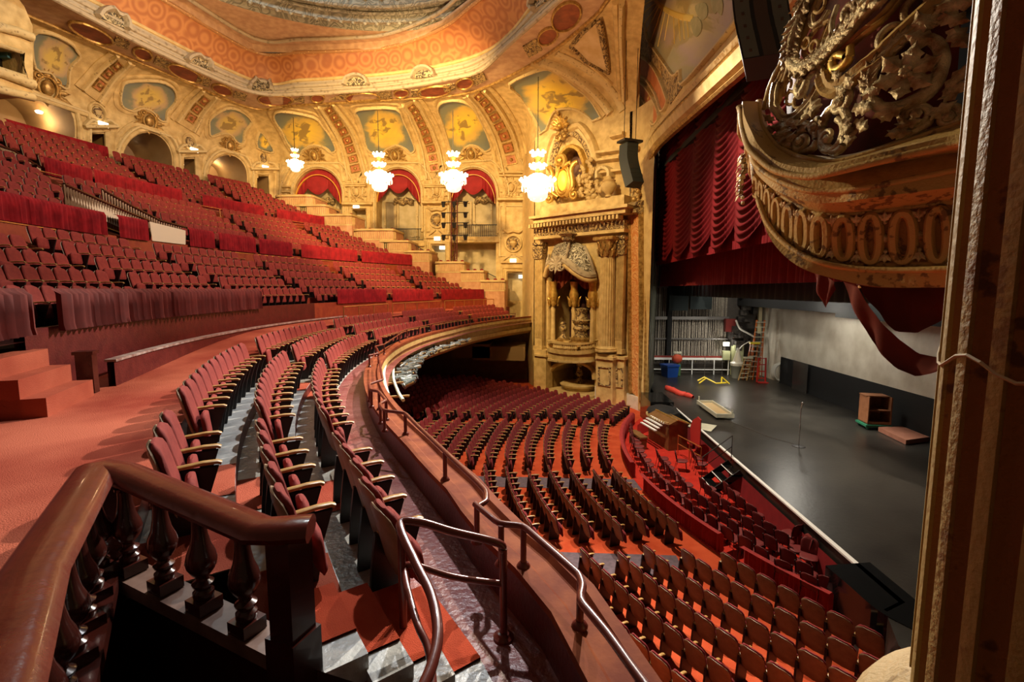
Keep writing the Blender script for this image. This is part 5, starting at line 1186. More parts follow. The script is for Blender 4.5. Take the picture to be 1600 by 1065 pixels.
# orange strip on the splay with gilt borders and white marble base
mb = MB(); SS_.patch(mb, [(987.5, 337), (1003, 334), (1003.5, 626), (989, 612)], .08, grid=12); o = trim(mb, mat('orange damask panel', (.62, .24, .07), .6, col2=(.72, .40, .16), scale=2.6, tex='swirl', sharp=(.25, .8), bump=.5, bscale=2.6))
mb = MB()
for P in ([(986, 335), (987, 470), (988, 613)], [(1004.2, 332), (1004.6, 470), (1005, 628)]): SS_.strip(mb, P, .24, .28, raw=True)
trim(mb, M_GOLD)
mb = MB()
for P in ([(986, 322), (1006, 318)], [(986, 332), (1006, 329)]): SS_.strip(mb, P, .4, .5, raw=True)
trim(mb, M_CARVE)
mb = MB(); mb.grid([[S0 - CD * .3 - CN * 0 + SNn * .15 + Vector((0, 0, z)), S1 + SNn * .15 + Vector((0, 0, z))] for z in (0, .85)]); mb.grid([[S0 - CD * .3 + Vector((0, 0, .85)), S1 + Vector((0, 0, .85))], [S0 - CD * .3 + SNn * .15 + Vector((0, 0, .85)), S1 + SNn * .15 + Vector((0, 0, .85))]])
struct(mb.build('baseboard_splay', mat('white marble base', (.62, .58, .48), .35, col2=(.74, .70, .62), scale=3)))
# columns and pilasters
def column(name, ub, vb, vt_, rad, lab, flat=False, o=.55, grp='fluted columns of the gilded box', capv=25):
    base = fo(ub, vb, o); topz = fo(ub, vt_, o).z; H = topz - base.z; e = empty(name, base, 0, lab, 'column', grp)
    T = Matrix.Rotation(math.atan2(CD.y, CD.x), 4, 'Z')
    n = 20 if not flat else 9; k = n * 4
    mb = MB()
    if not flat:
        rows = []
        for z, r in ((.35, rad * 1.0), (H * .35, rad), (H - 1.3, rad * .88)):
            rows.append([(math.cos(2 * math.pi * j / k) * r * (1 - .07 * (j % 4 in (1, 2, 3)) * (1 if j % 4 == 2 else .7)), math.sin(2 * math.pi * j / k) * r * (1 - .07 * (j % 4 in (1, 2, 3)) * (1 if j % 4 == 2 else .7)), z) for j in range(k)])
        mb.grid(rows, closeu=True); mb.build('shaft', M_CREAM, e, smooth=25)
        mb = MB(); mb.lathe([(rad * 1.4, 0), (rad * 1.4, .1), (rad * 1.25, .12), (rad * 1.3, .2), (rad * 1.1, .26), (rad * 1.0, .36)], (0, 0, 0), 24); mb.build('base', M_CREAM, e, smooth=30)
    else:
        mb.box((0, 0, H / 2), (rad * 1.7, .35, H - .6), T)
        for j in range(6): mb.box((-rad * .7 + j * rad * 1.4 / 5, -.2, H / 2), (rad * .12, .09, H - 1.9), T)
        mb.build('shaft', M_CREAM, e, smooth=25)
        mb = MB(); mb.box((0, 0, .15), (rad * 2.1, .55, .3), T); mb.build('base', M_CREAM, e)
    mb = MB(); hz = H - 1.3
    if not flat: mb.lathe([(rad * .9, hz), (rad * .95, hz + .1), (rad * 1.0, hz + .7), (rad * 1.35, hz + 1.1)], (0, 0, 0), 20)
    else: mb.box((0, 0, hz + .6), (rad * 1.9, .45, 1.1), T)
    mb.box((0, 0, H - .1), (rad * 2.7 if not flat else rad * 2.2, rad * 2.7 if not flat else .7, .2), T)
    for j in range(10 if not flat else 4):
        a = 2 * math.pi * j / 10
        for q, zz in ((0, .1), (.3, .5)):
            if flat: c_ = T @ Vector((-rad * .8 + rad * 1.6 * j / 3, -.25, hz + zz)); Mx = Matrix.Translation(c_) @ T @ Matrix.Rotation(math.pi / 2, 4, 'X')
            else: c_ = Vector((math.cos(a + q) * rad, math.sin(a + q) * rad, hz + zz)); Mx = Matrix.Translation(c_) @ Matrix.Rotation(a + q + math.pi / 2, 4, 'Z') @ Matrix.Rotation(math.pi / 2, 4, 'X')
            leaf(mb, (0, 0), math.pi / 2, .55, .17, Mx, curl=.35)
    mb.build('capital', M_GOLD if not flat else M_CARVE, e, smooth=40)
    return e
column('column', 947, 548, 371, .55, 'thick round fluted column of the gilded box, with a leafy capital', o=.9)
column('pilaster', 967.5, 552, 369, .33, 'narrow fluted pilaster between the round column and the orange strip', flat=True, o=.5)
column('pilaster', 843, 546, 379, .42, 'fluted pilaster at the far edge of the gilded box', flat=True, o=.4)
# pedestal zone
mb = MB()
for (u0, v0, u1, v1, v2, v3, o) in [(931, 552, 957, 556, 633, 628, 1.3), (961, 556, 975, 556, 630, 628, .8), (834, 545, 853, 549, 608, 609, .8)]:
    a, b, c, d = fo(u0, v0, o), fo(u1, v1, o), fo(u1, v3, o), fo(u0, v2, o); b.z = a.z; c.z = d.z = 0; Q = [p - CN * (o + .02) for p in (a, b, c, d)]
    mb.add([a, b, c, d] + Q, [(0, 1, 2, 3), (0, 4, 5, 1), (1, 5, 6, 2), (2, 6, 7, 3), (3, 7, 4, 0)])
trim(mb, M_CREAM)
mb = MB()
for P, o in (([(936, 573), (953, 574), (953, 603), (936, 600)], 1.3), ([(964, 575), (972, 575), (972, 605), (964, 604)], .8)):
    Q = [fo(u, v, o + .02) for u, v in P]; mb.sweep(Q, [(-.05, 0), (-.05, .06), (.05, .06), (.05, 0)], ups=CN, closed=True)
trim(mb, M_CARVE)
mb = MB()
for (u0, u1, v, h) in [(930, 958, 561, 4), (961, 976, 561, 4), (834, 853, 556, 3)]:
    beam(mb, u0, v, u1, v + 1, (h, h), 1.45 if u0 == 930 else .95)
trim(mb, M_CREAM)
# bowed balcony front with balustrade
e = empty('box_balustrade', fb(891, 560), 0, 'bowed cream stone balustrade across the lower gilded box', 'balustrade'); W = e.location.copy()
US = np.linspace(855, 932, 26)
def bowed(vtop_, vbot, ex0, ex1, material, name):
    a = [fb(u, vtop_(u), ex1) for u in US]; zt = [p.z for p in a]; b = [fb(u, vbot(u), ex1) for u in US]
    rows = [[p - CN * (ex1 - ex0) for p in a], a, b, [p - CN * (ex1 - ex0) for p in b]]
    mb = MB(); mb.grid(rows, closev=True); relw(mb.build(name, material, None, smooth=35), e, W)
bow = lambda m0, s: (lambda u: m0 + s * math.sqrt(max(0, 1 - ((u - 891) / 41) ** 2)) + (u - 891) * .03)
bowed(bow(528, 8), bow(530.5, 8.5), -.3, .12, M_CREAM, 'rail'); bowed(bow(541, 7), bow(546, 8), -.3, .15, M_CREAM, 'plinth'); bowed(bow(546, 8), bow(560, 6), -.4, -.02, M_CREAM, 'apron'); bowed(bow(558, 6), bow(561, 6), -.4, .12, M_MOULD, 'moulding')
for u in np.linspace(866, 925, 20):
    if 902 < u < 907: continue
    t_ = fb(u, bow(530, 8)(u), 0); b_ = fb(u, bow(542, 7)(u), 0); H = t_.z - b_.z
    mb = MB(); mb.lathe([(r * 1.5, z * H / .505) for r, z in BAL], (t_.x, t_.y, t_.z - H), 8); relw(mb.build('baluster', M_CREAM, None, smooth=40), e, W)
mb = MB(); rows = [[fb(u, 541, .0) for u in US], [fo(u, 541, -2.5) for u in US]]
zc = fb(891, 541).z - .05; mb.grid([[Vector((p.x, p.y, zc)) for p in r] for r in rows]); relw(mb.build('floor_slab', M_CREAM, None), e, W)
# grotto: platform steps, round dais with statue
g = fo(893, 600, .6); g.z = 0
mb = MB()
for r, h in ((2.3, .18), (2.0, .36)): mb.prism([(g.x + r * math.cos(a), g.y + r * math.sin(a) ) for a in np.linspace(0, 2 * math.pi, 24)[:-1]], 0, h)
struct(mb.build('grotto_steps', M_CREAM))
g2 = fo(905, 598, -.6); e = empty('fountain', (g2.x, g2.y, .36), 0, 'round cream dais with a pedestal and figure inside the low arch', 'fountain')
mb = MB(); mb.lathe([(.001, .5), (1.3, .5), (1.45, .42), (1.4, .3), (1.15, .2), (1.15, 0)], (0, 0, 0), 24); mb.build('dais', M_CREAM, e, smooth=30)
mb = MB(); mb.lathe([(.5, .5), (.35, .6), (.2, .7), (.16, 1.0), (.3, 1.1), (.22, 1.3), (.14, 1.6), (.26, 1.9), (.2, 2.1), (.08, 2.2), (.13, 2.35), (.001, 2.45)], (0, 0, 0), 12); mb.build('figure', M_CARVE, e, smooth=60)
mb = MB(); mb.box((fo(879, 600, -2.4).x, fo(879, 600, -2.4).y, 1.6), (.9, .15, 3.0), rz=math.atan2(CD.y, CD.x)); struct(mb.build('door_1', mat('yellow door', (.55, .32, .06), .5)))  # door in one plain yellow
# carved arch band over the grotto
mb = MB()
for P in ([(859, 566), (868, 563), (880, 563)], [(890, 566), (905, 568), (920, 575), (928, 588)]): SB_.strip(mb, P, .5, .15)
trim(mb, M_CARVE)
mb = MB(); SB_.strip(mb, H2[:-1], .3, .25, raw=True); SB_.strip(mb, H1, .3, .3, raw=True); trim(mb, M_CREAM)
# urns/figures between the gold posts of the box
for (u, v, sz, lab) in [(880, 531, 1.0, 'smaller dark bronze pedestal ornament in the gilded box'), (908, 533, 1.5, 'larger dark bronze tiered ornament in the gilded box')]:
    p = fo(u, v, -.4); p.z = zc; e2 = empty('ornament', p, 0, lab, 'ornament', 'bronze ornaments in the gilded box')
    mb = MB(); mb.lathe([(.62, 0), (.6, .15), (.5, .2), (.52, .3), (.4, .4)], (0, 0, 0), 18, Matrix.Scale(sz, 4)); mb.build('base', M_GOLD, e2, smooth=30)
    mb = MB(); mb.lathe([(.4, .4), (.22, .55), (.16, .8), (.26, 1.0), (.3, 1.2), (.18, 1.35), (.24, 1.5), (.1, 1.65), (.001, 1.68)] if sz < 1.2 else [(.38, .4), (.3, .6), (.42, .8), (.3, 1.0), (.42, 1.1), (.46, 1.2), (.3, 1.3), (.28, 1.55), (.36, 1.75), (.2, 1.8), (.001, 1.82)], (0, 0, 0), 14, Matrix.Scale(sz, 4)); mb.build('figure', M_CARVE, e2, smooth=60)
for (u, lab) in [(864, 'gilded post at the far jamb of the box opening'), (896, 'gilded middle post of the box opening'), (925, 'gilded post at the near jamb of the box opening')]:
    p = fo(u, 533, -.2 if u == 896 else .1); p.z = zc; zt = fo(u, 440, -.2).z; H = zt - zc
    e2 = empty('gilded_post', p, 0, lab, 'column', 'gilded posts in the box opening'); mb = MB(); mb.lathe([(.26, 0), (.26, .2), (.18, .3), (.16, H * .5), (.2, H * .55), (.16, H * .6)], (0, 0, 0), 12); mb.build('shaft', M_CREAM, e2, smooth=40)
    mb = MB(); mb.lathe([(.18, H * .6), (.3, H * .66), (.36, H * .8), (.25, H * .9), (.34, H)], (0, 0, 0), 12)
    for j in range(6): leaf(mb, (0, 0), math.pi / 2, .7, .2, Matrix.Rotation(j * 1.05, 4, 'Z') @ Matrix.Translation((0, -.3, H * .62)) @ Matrix.Rotation(math.pi / 2, 4, 'X'))
    mb.build('capital', M_GOLDB, e2, smooth=50)
# drape inside the box opening
rows = []
for j in range(6):
    f = j / 5; rows.append([fo(u, 402 + 8 * f + f * (34 + 8 * math.sin((u - 860) / 68 * 3 * math.pi)), -.35 - .1 * math.sin(u * .9 + j)) for u in np.linspace(858, 929, 50)])
mb = MB(); mb.grid(rows); o = mb.build('box_drape', mat('brown red velvet drape', (.16, .02, .01), .8, col2=(.26, .05, .015), scale=4, sheen=.3), smooth=70); tag(o, 'brown red gathered drape in the gilded box opening under the canopy', 'curtain')
# filigree canopy (far)
def loftpx(top, bot, n=40, ex=.0, rad=1.5):
    T = resample([Vector((a, b, 0)) for a, b in top], n); B = resample([Vector((a, b, 0)) for a, b in bot], n)
    return [[fb(T[i].x + (B[i].x - T[i].x) * k / 6, T[i].y + (B[i].y - T[i].y) * k / 6, ex - .9 * (1 - k / 6) ** 2, rad) for i in range(n)] for k in range(7)]
ogee_t = [(852, 424), (856, 412), (864, 405), (874, 404), (882, 407), (890, 413), (900, 421), (912, 428), (922, 430), (930, 429)]
e = empty('box_canopy', fb(890, 420), 0, 'domed silver-gilt filigree canopy over the far gilded box', 'canopy'); W = e.location.copy()
mb = MB(); mb.grid(loftpx([(866, 384), (874, 380), (882, 378), (890, 377), (898, 378), (906, 380), (914, 385)], ogee_t, 40)); relw(mb.build('dome', mat('grey gilt filigree', (.09, .07, .04), .5, col2=(.55, .50, .38), scale=3.2, tex='swirl', sharp=(.3, .75), bump=.9, bscale=3.2), None, smooth=60), e, W)
mb = MB(); P = spline([fb(a, b + 1, .15, 1.5) for a, b in ogee_t], 4)
mb.sweep(P, [(-.25, -.28), (-.25, -.2), (0.1, -.1), (0.1, .1), (-.1, .28), (-.3, .28)], ups=[(0, 0, 1)] * len(P)); relw(mb.build('band', M_LEDGE, None, smooth=35), e, W)
mb = MB(); P = spline([fb(a, b + 7, .0, 1.5) for a, b in ogee_t], 4); mb.tube(P, .2, 8); relw(mb.build('lower_band', M_CREAM, None, smooth=50), e, W)
for (a_, b_) in [((858, 398), (852, 424)), ((890, 377), (884, 408)), ((914, 385), (930, 429))]:
    mb = MB(); mb.tube(spline([fb(a_[0], a_[1], -.6, 1.5), fb((a_[0] + b_[0]) / 2 , (a_[1] + b_[1]) / 2 - 3, .0, 1.5), fb(b_[0], b_[1], .1, 1.5)], 5), .1, 6); relw(mb.build('rib', M_LEDGE, None, smooth=50), e, W)
mb = MB(); q0 = fb(870, 412, .25, 1.5)
Mx = Matrix((CD, Vector((0, 0, 1)), CN)).transposed().to_4x4(); Mx.translation = q0
for a in (0, .6, 1.2, 1.9, 2.5, 3.14, -.6, -2.5, -1.57): leaf(mb, (0, 0), a, .75, .16, Mx)
spiral(mb, (-.3, -.3), .3, 1.3, .08, Mx); spiral(mb, (.35, -.2), .3, 1.3, .08, Mx, -1); relw(mb.build('pendant', M_LEDGE, None, smooth=50), e, W)
mb = MB(); q0 = fo(888, 373, 1.0); mb.sphere(q0, .4, 10, sq=(1.2, 1.2, .6)); mb.lathe([(.2, 0), (.5, .15), (.7, .3), (.3, .4)], q0, 10); relw(mb.build('finial', M_CARVE, None, smooth=50), e, W)
# upper arch with the glowing cartouche
UA = [(853, 279), (854, 258), (858, 236), (866, 214), (877, 197), (888, 190), (900, 192), (913, 201), (925, 218), (932, 236), (936, 252)]
for k_, (s_, wd, th, mt_) in enumerate([(1.0, .5, .5, M_CREAM), (.88, .45, .3, M_MOULD), (.76, .5, .25, M_CARVE)]):
    P = [(895 + (u - 895) * s_, 262 + (v - 262) * s_) for u, v in UA]; mb = MB(); SB_.strip(mb, P, wd, th); trim(mb, mt_)
mb = MB(); SB_.strip(mb, [(876, 280), (876, 262), (878, 248), (883, 238), (891, 231), (900, 231), (908, 237), (914, 250), (916, 262), (916, 274)], .38, .4); trim(mb, M_GOLDB)
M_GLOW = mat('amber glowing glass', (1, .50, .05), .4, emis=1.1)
q = frame_at(SALL, 892, 290); Mx = Matrix.Translation(q[1] + q[0].col[2].to_3d() * 1.0) @ q[0]
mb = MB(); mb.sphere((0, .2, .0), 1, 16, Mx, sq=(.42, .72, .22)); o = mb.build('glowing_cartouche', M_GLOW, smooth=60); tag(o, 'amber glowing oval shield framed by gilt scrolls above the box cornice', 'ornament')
mb = MB()
for r_, t_ in ((1.15, .1), (1.4, .08)): mb.tube([(.46 * r_ * math.cos(a), .2 + .78 * r_ * math.sin(a), .02) for a in np.linspace(0, 2 * math.pi, 24)[:-1]], t_, 8, ups=(0, 0, 1), closed=True, M=Mx)
for sx in (-1, 1):
    mb.tube(spline([Vector(p) for p in [(sx * .35, -.9, 0), (sx * .85, -.5, .1), (sx * .9, .1, .1), (sx * .8, .7, .15), (sx * 1.0, 1.15, .1), (sx * 1.25, 1.25, 0)]], 5), [.18] * 26, 8, ups=(0, 0, 1), M=Mx)
    spiral(mb, (sx * 1.1, -.9), .35, 1.3, .12, Mx, sx, 1.5)
spiral(mb, (-.15, 1.5), .45, 1.4, .2, Mx, 1, -1.5, z=.1, tail=[(.9, .9), (.7, 1.3)]); mb.build('scrollwork', M_GOLDB, o, smooth=50)
def cluster(S, u, v, n, spread, size, lab, cat='carving', material=None, name='flower_cluster', lift=.6, seed=1):
    q = frame_at(S, u, v) or frame_at(SALL, u, v); Mx = Matrix.Translation(q[1] + q[0].col[2].to_3d() * lift) @ q[0]; rr = random.Random(seed); mb = MB()
    for i in range(n):
        x, y = rr.gauss(0, spread[0]), rr.gauss(0, spread[1]); r = size * rr.uniform(.6, 1.2); mb.sphere((x, y, rr.uniform(-.1, .3) * size * 3), r, 8, Mx)
        if i % 2: leaf(mb, (x, y), rr.uniform(0, 6.28), size * 3, size * .9, Mx)
    o = mb.build(name, material or M_CREAM2, smooth=50); tag(o, lab, cat, 'carved flowers above the box cornice'); return o
for i, (u, v, n, sp, lab) in enumerate([(863, 288, 14, (.3, .4), 'carved flower bunch left of the glowing shield'), (868, 300, 16, (.6, .25), 'carved leaf drift at the foot of the glowing shield'), (918, 282, 16, (.4, .35), 'carved flower bunch right of the glowing shield'), (928, 270, 12, (.35, .3), 'carved flower bunch climbing toward the small arch hood'), (936, 303, 14, (.35, .3), 'carved grape bunch beside the stone urn'), (912, 305, 12, (.5, .2), 'carved leaf spray between shield and grape bunch')]):
    cluster(SB_, u, v, n, sp, .17, lab, seed=i + 2)
cluster(SB_, 884, 207, 20, (.3, .55), .17, 'gilt flower drop under the shell at the arch crown', material=M_GOLD, seed=20, lift=.5)
q = frame_at(SALL, 886, 191); Mx = Matrix.Translation(q[1] + q[0].col[2].to_3d() * .8) @ q[0]; mb = MB()
for a in np.linspace(.1, math.pi - .1, 9): leaf(mb, (0, -.2), a, .95, .17, Mx, curl=.15)
mb.sphere((0, -.1, .1), .25, 8, Mx); o = mb.build('shell', M_GOLDB, smooth=50); tag(o, 'gilded scallop shell crowning the arch above the glowing shield', 'carving')
p = fo(951, 308, .9); mb = MB(); mb.lathe([(.25, 0), (.15, .15), (.3, .3), (.5, .6), (.5, .8), (.38, .95), (.45, 1.05), (.2, 1.15), (.15, 1.3), (.001, 1.4)], p, 14); o = mb.build('urn', M_CREAM2, smooth=40); tag(o, 'stone urn on the cornice beside the hanging speaker column', 'urn')
P = [(940, 280), (940, 270), (948, 264), (957, 268), (958, 278)]; mb = MB(); SB_.strip(mb, P, .35, .7); trim(mb, M_MOULD)
mb = MB()
for (u0, u1, v) in [(936, 975, 240), (936, 972, 252), (940, 978, 271), (958, 978, 215)]: SB_.strip(mb, [(u0, v), (u1, v - 5)], .3, .5, raw=True)
trim(mb, M_CREAM)
cluster(SS_, 1000, 300, 10, (.2, .5), .18, 'gilded relief panel between speaker column and proscenium', material=M_GOLD, lift=.1, seed=31)
cluster(SS_, 997, 265, 9, (.15, .6), .18, 'gilded leaf relief just above the proscenium bracket', material=M_GOLD, lift=.1, seed=33)
# brown board in a white frame leaning by the pedestal
p = atz(930, 628, 0.0); e = empty('leaning_board', p, math.radians(-20), 'brown board in a white metal frame leaning beside the gilded box', 'board')
mb = MB(); mb.add([(0, 0, .45), (1.15, .5, .45), (1.15, .5, 1.7), (.0, 0, 1.15)], [(0, 1, 2, 3)]); mb.add([(0, .05, .45), (1.15, .55, .45), (1.15, .55, 1.7), (0, .05, 1.15)], [(3, 2, 1, 0)]); mb.build('board', mat('brown card', (.22, .10, .05), .6), e)
mb = MB(); mb.tube([(0, 0, 0), (0, 0, 1.15)], .025, 6); mb.tube([(1.15, .5, 0), (1.15, .5, 1.72)], .025, 6); mb.tube([(0, 0, .25), (1.15, .5, .25)], .025, 6); mb.tube([(0, 0, .02), (1.15, .5, .02)], .025, 6); mb.build('frame', M_WHITELINE, e)
# ============================================================ CHANDELIERS
def chandelier(u, vt_, vb, Y, lab, ctop):
    top = aty(u, vt_, Y); bot = aty(u, vb, Y); H = top.z - bot.z; e = empty('chandelier', bot, 0, lab, 'chandelier', 'crystal chandeliers along the side wall'); s_ = H / 3.2
    S = Matrix.Scale(s_, 4)
    def L(prof, n=20): mb = MB(); mb.lathe(prof, (0, 0, 0), n, S); return mb
    L([(.001, 0), (.35, .08), (.62, .3), (.66, .55), (.5, .8), (.42, 1.0)]).build('bowl', M_CRYSTAL, e, smooth=50)
    L([(.8, 1.0), (1.02, 1.05), (1.05, 1.35), (.7, 1.55), (.35, 1.75)]).build('crystal_ring', M_CRYSTAL, e, smooth=50)
    L([(.25, 2.05), (.48, 2.1), (.46, 2.3), (.2, 2.42)]).build('crystal_ring', M_CRYSTAL, e, smooth=50)
    L([(.3, 2.8), (.42, 2.85), (.42, 3.05), (.15, 3.15)]).build('crystal_ring', M_CRYSTAL, e, smooth=50)
    L([(.06, .9), (.06, 1.5), (.2, 1.9), (.1, 2.1), (.05, 2.4), (.15, 2.6), (.3, 2.75), (.05, 2.85), (.03, 3.2)]).build('stem', M_GOLDB, e, smooth=40)
    mb = MB(); mb.sphere((0, 0, 0), .085 * s_, 6); bme = mb.build('bulb', M_BULB, smooth=60); mb = MB(); mb.tube([(0, 0, 0), (0, 0, -.3 * s_)], .03 * s_, 4); dme = mb.build('crystal_drop', M_CRYSTAL)
    def many(src, name, L_):
        for k, p in enumerate(L_):
            o = src if k == 0 else bpy.data.objects.new(name, src.data)
            if k: COL.objects.link(o)
            o.parent = e; o.location = Vector(p) * s_
    many(bme, 'bulb', [(r * math.cos(2 * math.pi * j / n), r * math.sin(2 * math.pi * j / n), z) for r, z, n in ((1.12, 1.4, 16), (.75, .75, 10), (.52, 2.3, 9), (.46, 3.1, 8), (.4, .2, 6)) for j in range(n)])
    many(dme, 'crystal_drop', [(1.02 * math.cos(2 * math.pi * j / 20), 1.02 * math.sin(2 * math.pi * j / 20), 1.02) for j in range(20)])
    zt = aty(u, ctop, Y).z - bot.z; mb = MB(); mb.tube([(0, 0, 3.1 * s_), (0, 0, zt)], .025, 5); mb.build('cord', M_IRON, e)
    l = lamp('POINT', 'chandelier_light', (bot.x, bot.y, bot.z + 1.9 * s_), CH_E, (1, .72, .36), .5 * s_)
CH_E = 420
chandelier(840, 235, 316, 30, 'largest crystal chandelier, hanging before the organ box arch', 120)
chandelier(709, 237, 301, 36, 'crystal chandelier hanging by the red-curtained arch nearest the stage', 172)
chandelier(593.5, 238, 300, 36, 'crystal chandelier hanging between the first and middle arches', 172)
chandelier(462, 232, 269, 38, 'smallest crystal chandelier, at the vault corner by the first arch', 183)
# ceiling fixtures inside the rear arches
for u, v, R, lab in [(61, 174, 52, 'bright ceiling lamp inside the biggest rear arch'), (212, 212, 53, 'small lamp inside the second rear arch'), (335, 249, 53, 'small lamp inside the third rear arch'), (291, 258, 51.5, 'small lamp inside the second rear doorway')]:
    p = atr(u, v, R); mb = MB(); mb.lathe([(.001, -.12), (.15, -.1), (.2, 0), (.1, .05)], p, 12); o = mb.build('ceiling_lamp', M_LAMP, smooth=50); tag(o, lab, 'lamp', 'lamps in the rear arches')
    lamp('POINT', 'arch_lamp', p - Vector((0, 0, .5)), 70 if u < 100 else 50, (1, .72, .4), .15)
# ============================================================ HOUSE CURTAINS
# swagged austrian drape in the arch
XC = 8.0
swu = [1028, 1037, 1052, 1078, 1110, 1146, 1192, 1250, 1320, 1420]   # swag boundaries at the bottom, in pixels
Yb = [atx(u, 385, XC).y for u in swu]
mb = MB(); rows = []; NZ = 230
zb0 = 10.0; zt0 = 21.5; cols = []
for i in range(len(Yb) - 1):
    for j in range(14): cols.append((i, j / 14))
cols.append((len(Yb) - 2, 1.0))
for k in range(NZ + 1):
    f = k / NZ; row = []
    for i, t in cols:
        y = Yb[i] + (Yb[i + 1] - Yb[i]) * t; sag = math.sin(math.pi * t) ** .8
        z0 = zb0 + .45 - .95 * sag; z = z0 + (zt0 - z0) * f
        ph = (z + .95 * sag - .3 * abs(math.sin(math.pi * t))) * 2 * math.pi / .30
        x = XC - .10 * sag * (1 + .75 * math.sin(ph)) - .12 * sag
        row.append((x, y, z))
    rows.append(row)
mb.grid(rows); o = mb.build('swag_drape', mat('deep red satin', (.080, .002, .0035), .75, col2=(.10, .003, .0045), scale=2, spec=.12), smooth=80); tag(o, 'tall deep red swagged house drape hanging in the proscenium arch', 'curtain')
def pleats(name, X, y0, y1, z0, z1, material, lab, pitch=.22, amp=.07, seed=1, cat='curtain', zfun=None):
    rr = random.Random(seed); n = int(abs(y1 - y0) / pitch * 6); ph = 0; P = []
    for i in range(n + 1): ph += 2 * math.pi / 6 * rr.uniform(.6, 1.4); P.append((y0 + (y1 - y0) * i / n, math.sin(ph) * rr.uniform(.6, 1)))
    mb = MB(); rows = [[(X + amp * a * (1 + .2 * t), y, (zfun(y) if zfun else z0) * t + z1 * (1 - t)) for y, a in P] for t in (0, .3, .6, 1)]
    mb.grid(rows); o = mb.build(name, material, smooth=80); tag(o, lab, cat); return o
zf_ = lambda y: 9.55 + .0 * y
pleats('valance_skirt', XC + .12, 34.6, 12, 9.45, 10.6, M_VELVETD, 'narrow pleated skirt under the swagged house drape', .25, .05, 3)
pleats('grand_border', 9.6, 38.6, 9, 8.05, 10.6, mat('dark crimson velvet', (.17, .006, .008), .85, col2=(.21, .009, .010), scale=3, sheen=.2), 'dark red pleated border curtain behind the house drape', .34, .10, 5)
pleats('black_border', 10.4, 38.8, 9, 7.35, 9.3, mat('blue black masking cloth', (.010, .016, .016), .9), 'black masking border just behind the red border curtain', .6, .06, 6)
pleats('black_border', 12.5, 38.8, 9, 7.6, 13, M_BLACK, 'black masking border hanging over the middle of the stage', .6, .06, 7)
mb = MB(); mb.box((15.8, 22, 8.7), (.12, 34, 4.3)); mb.box((15.75, 18.0, 6.9), (.14, 16.5, 1.1)); o = mb.build('black_border', M_BLACK); tag(o, 'stepped black masking cloth above the white back wall', 'curtain')
# legs hanging at the wing
for (u0, u1, v, Y, lab) in [(1045, 1075, 485, 38.0, 'short black masking leg, the one nearest the proscenium'), (1078, 1112, 483, 38.0, 'short black masking leg, the one farther upstage')]:
    a = aty(u0, v, Y); b = aty(u1, v, Y); mb = MB(); mb.box(((a.x + b.x) / 2, Y, a.z + 2), (b.x - a.x, .12, 4)); o = mb.build('masking_leg', mat('blue black masking cloth', (.01, .016, .016), .9)); tag(o, lab, 'curtain', 'short masking legs in the wing')
# counterweight rope lines on the side wall
mb = MB(); rr = random.Random(5)
M_ROPE = mat('pale rope', (.42, .37, .29), .8, col2=(.28, .24, .19), scale=9)
x = 8.7
ropes = []
while x < 15.0:
    if not (10.2 < x < 10.6): ropes.append(x)
    x += rr.uniform(.08, .17)
e = empty('fly_ropes', (8.7, 38.9, 1.1), 0, 'dense row of pale vertical fly ropes along the stage side wall', 'ropes'); W = e.location.copy()
for x in ropes: mb = MB(); mb.bar((x, 38.85 + rr.uniform(-.05, .05), 2.0), (x, 38.85, 11), rr.uniform(.03, .055), .04); relw(mb.build('rope', M_ROPE, None), e, W)
mb = MB()
for z, r in ((5.55, .12), (3.9, .05), (8.0, .08)): mb.bar((8.7, 38.7, z), (15.0, 38.7, z), r * 2, r * 2)
relw(mb.build('pipes', mat('dull steel pipe', (.20, .19, .18), .4, .6), None), e, W)
mb = MB(); mb.box((11.9, 38.3, 2.35), (6.4, .10, .16)); mb.box((11.9, 38.3, 1.5), (6.4, .06, .06))
for x in (8.9, 10.4, 12.2, 13.9, 15.0): mb.bar((x, 38.3, 1.1), (x, 38.3, 2.35), .06, .06)
o = mb.build('lock_rail', M_WHITELINE); tag(o, 'long white lock rail in front of the fly ropes', 'rail')
mb = MB(); mb.box((11.9, 38.45, 2.5), (6.3, .12, .14)); relw(mb.build('rope_locks', mat('dull red locks', (.22, .03, .02), .5), None), e, W)
mb = MB(); mb.box((10.4, 38.6, 5), (.35, .2, 8)); relw(mb.build('rail_post', M_BLACK, None), e, W)
# props on the stage
DECK = 1.1
def at1(u, v): return atz(u, v, DECK)
def prop(name, u, v, lab, cat, rz=0, z=DECK, group=None): p = atz(u, v, z); return empty(name, p, rz, lab, cat, group)
def simple(name, material, e, fn, smooth=35): mb = MB(); fn(mb); return mb.build(name, material, e, smooth=smooth)
e = prop('microphone_stand', 1248, 697, 'straight chrome microphone stand alone in the middle of the black stage', 'microphone stand')
M_CHROME = mat('chrome', (.6, .58, .55), .2, .9)
simple('base', M_IRON, e, lambda b: b.lathe([(.001, .05), (.06, .045), (.25, .02), (.26, 0)], (0, 0, 0), 20)); simple('pole', M_CHROME, e, lambda b: b.tube([(0, 0, .04), (0, 0, 1.72)], .018, 8)); simple('collar', M_CHROME, e, lambda b: b.tube([(0, 0, .75), (0, 0, .95)], .03, 8)); simple('microphone', M_CHROME, e, lambda b: (b.tube([(0, 0, 1.66), (.05, .02, 1.84)], .03, 8), b.sphere((.055, .022, 1.88), .055, 10)))
c = bpy.data.objects
P = [at1(1248, 697), at1(1235, 692), at1(1200, 682), at1(1165, 668), at1(1130, 655)]
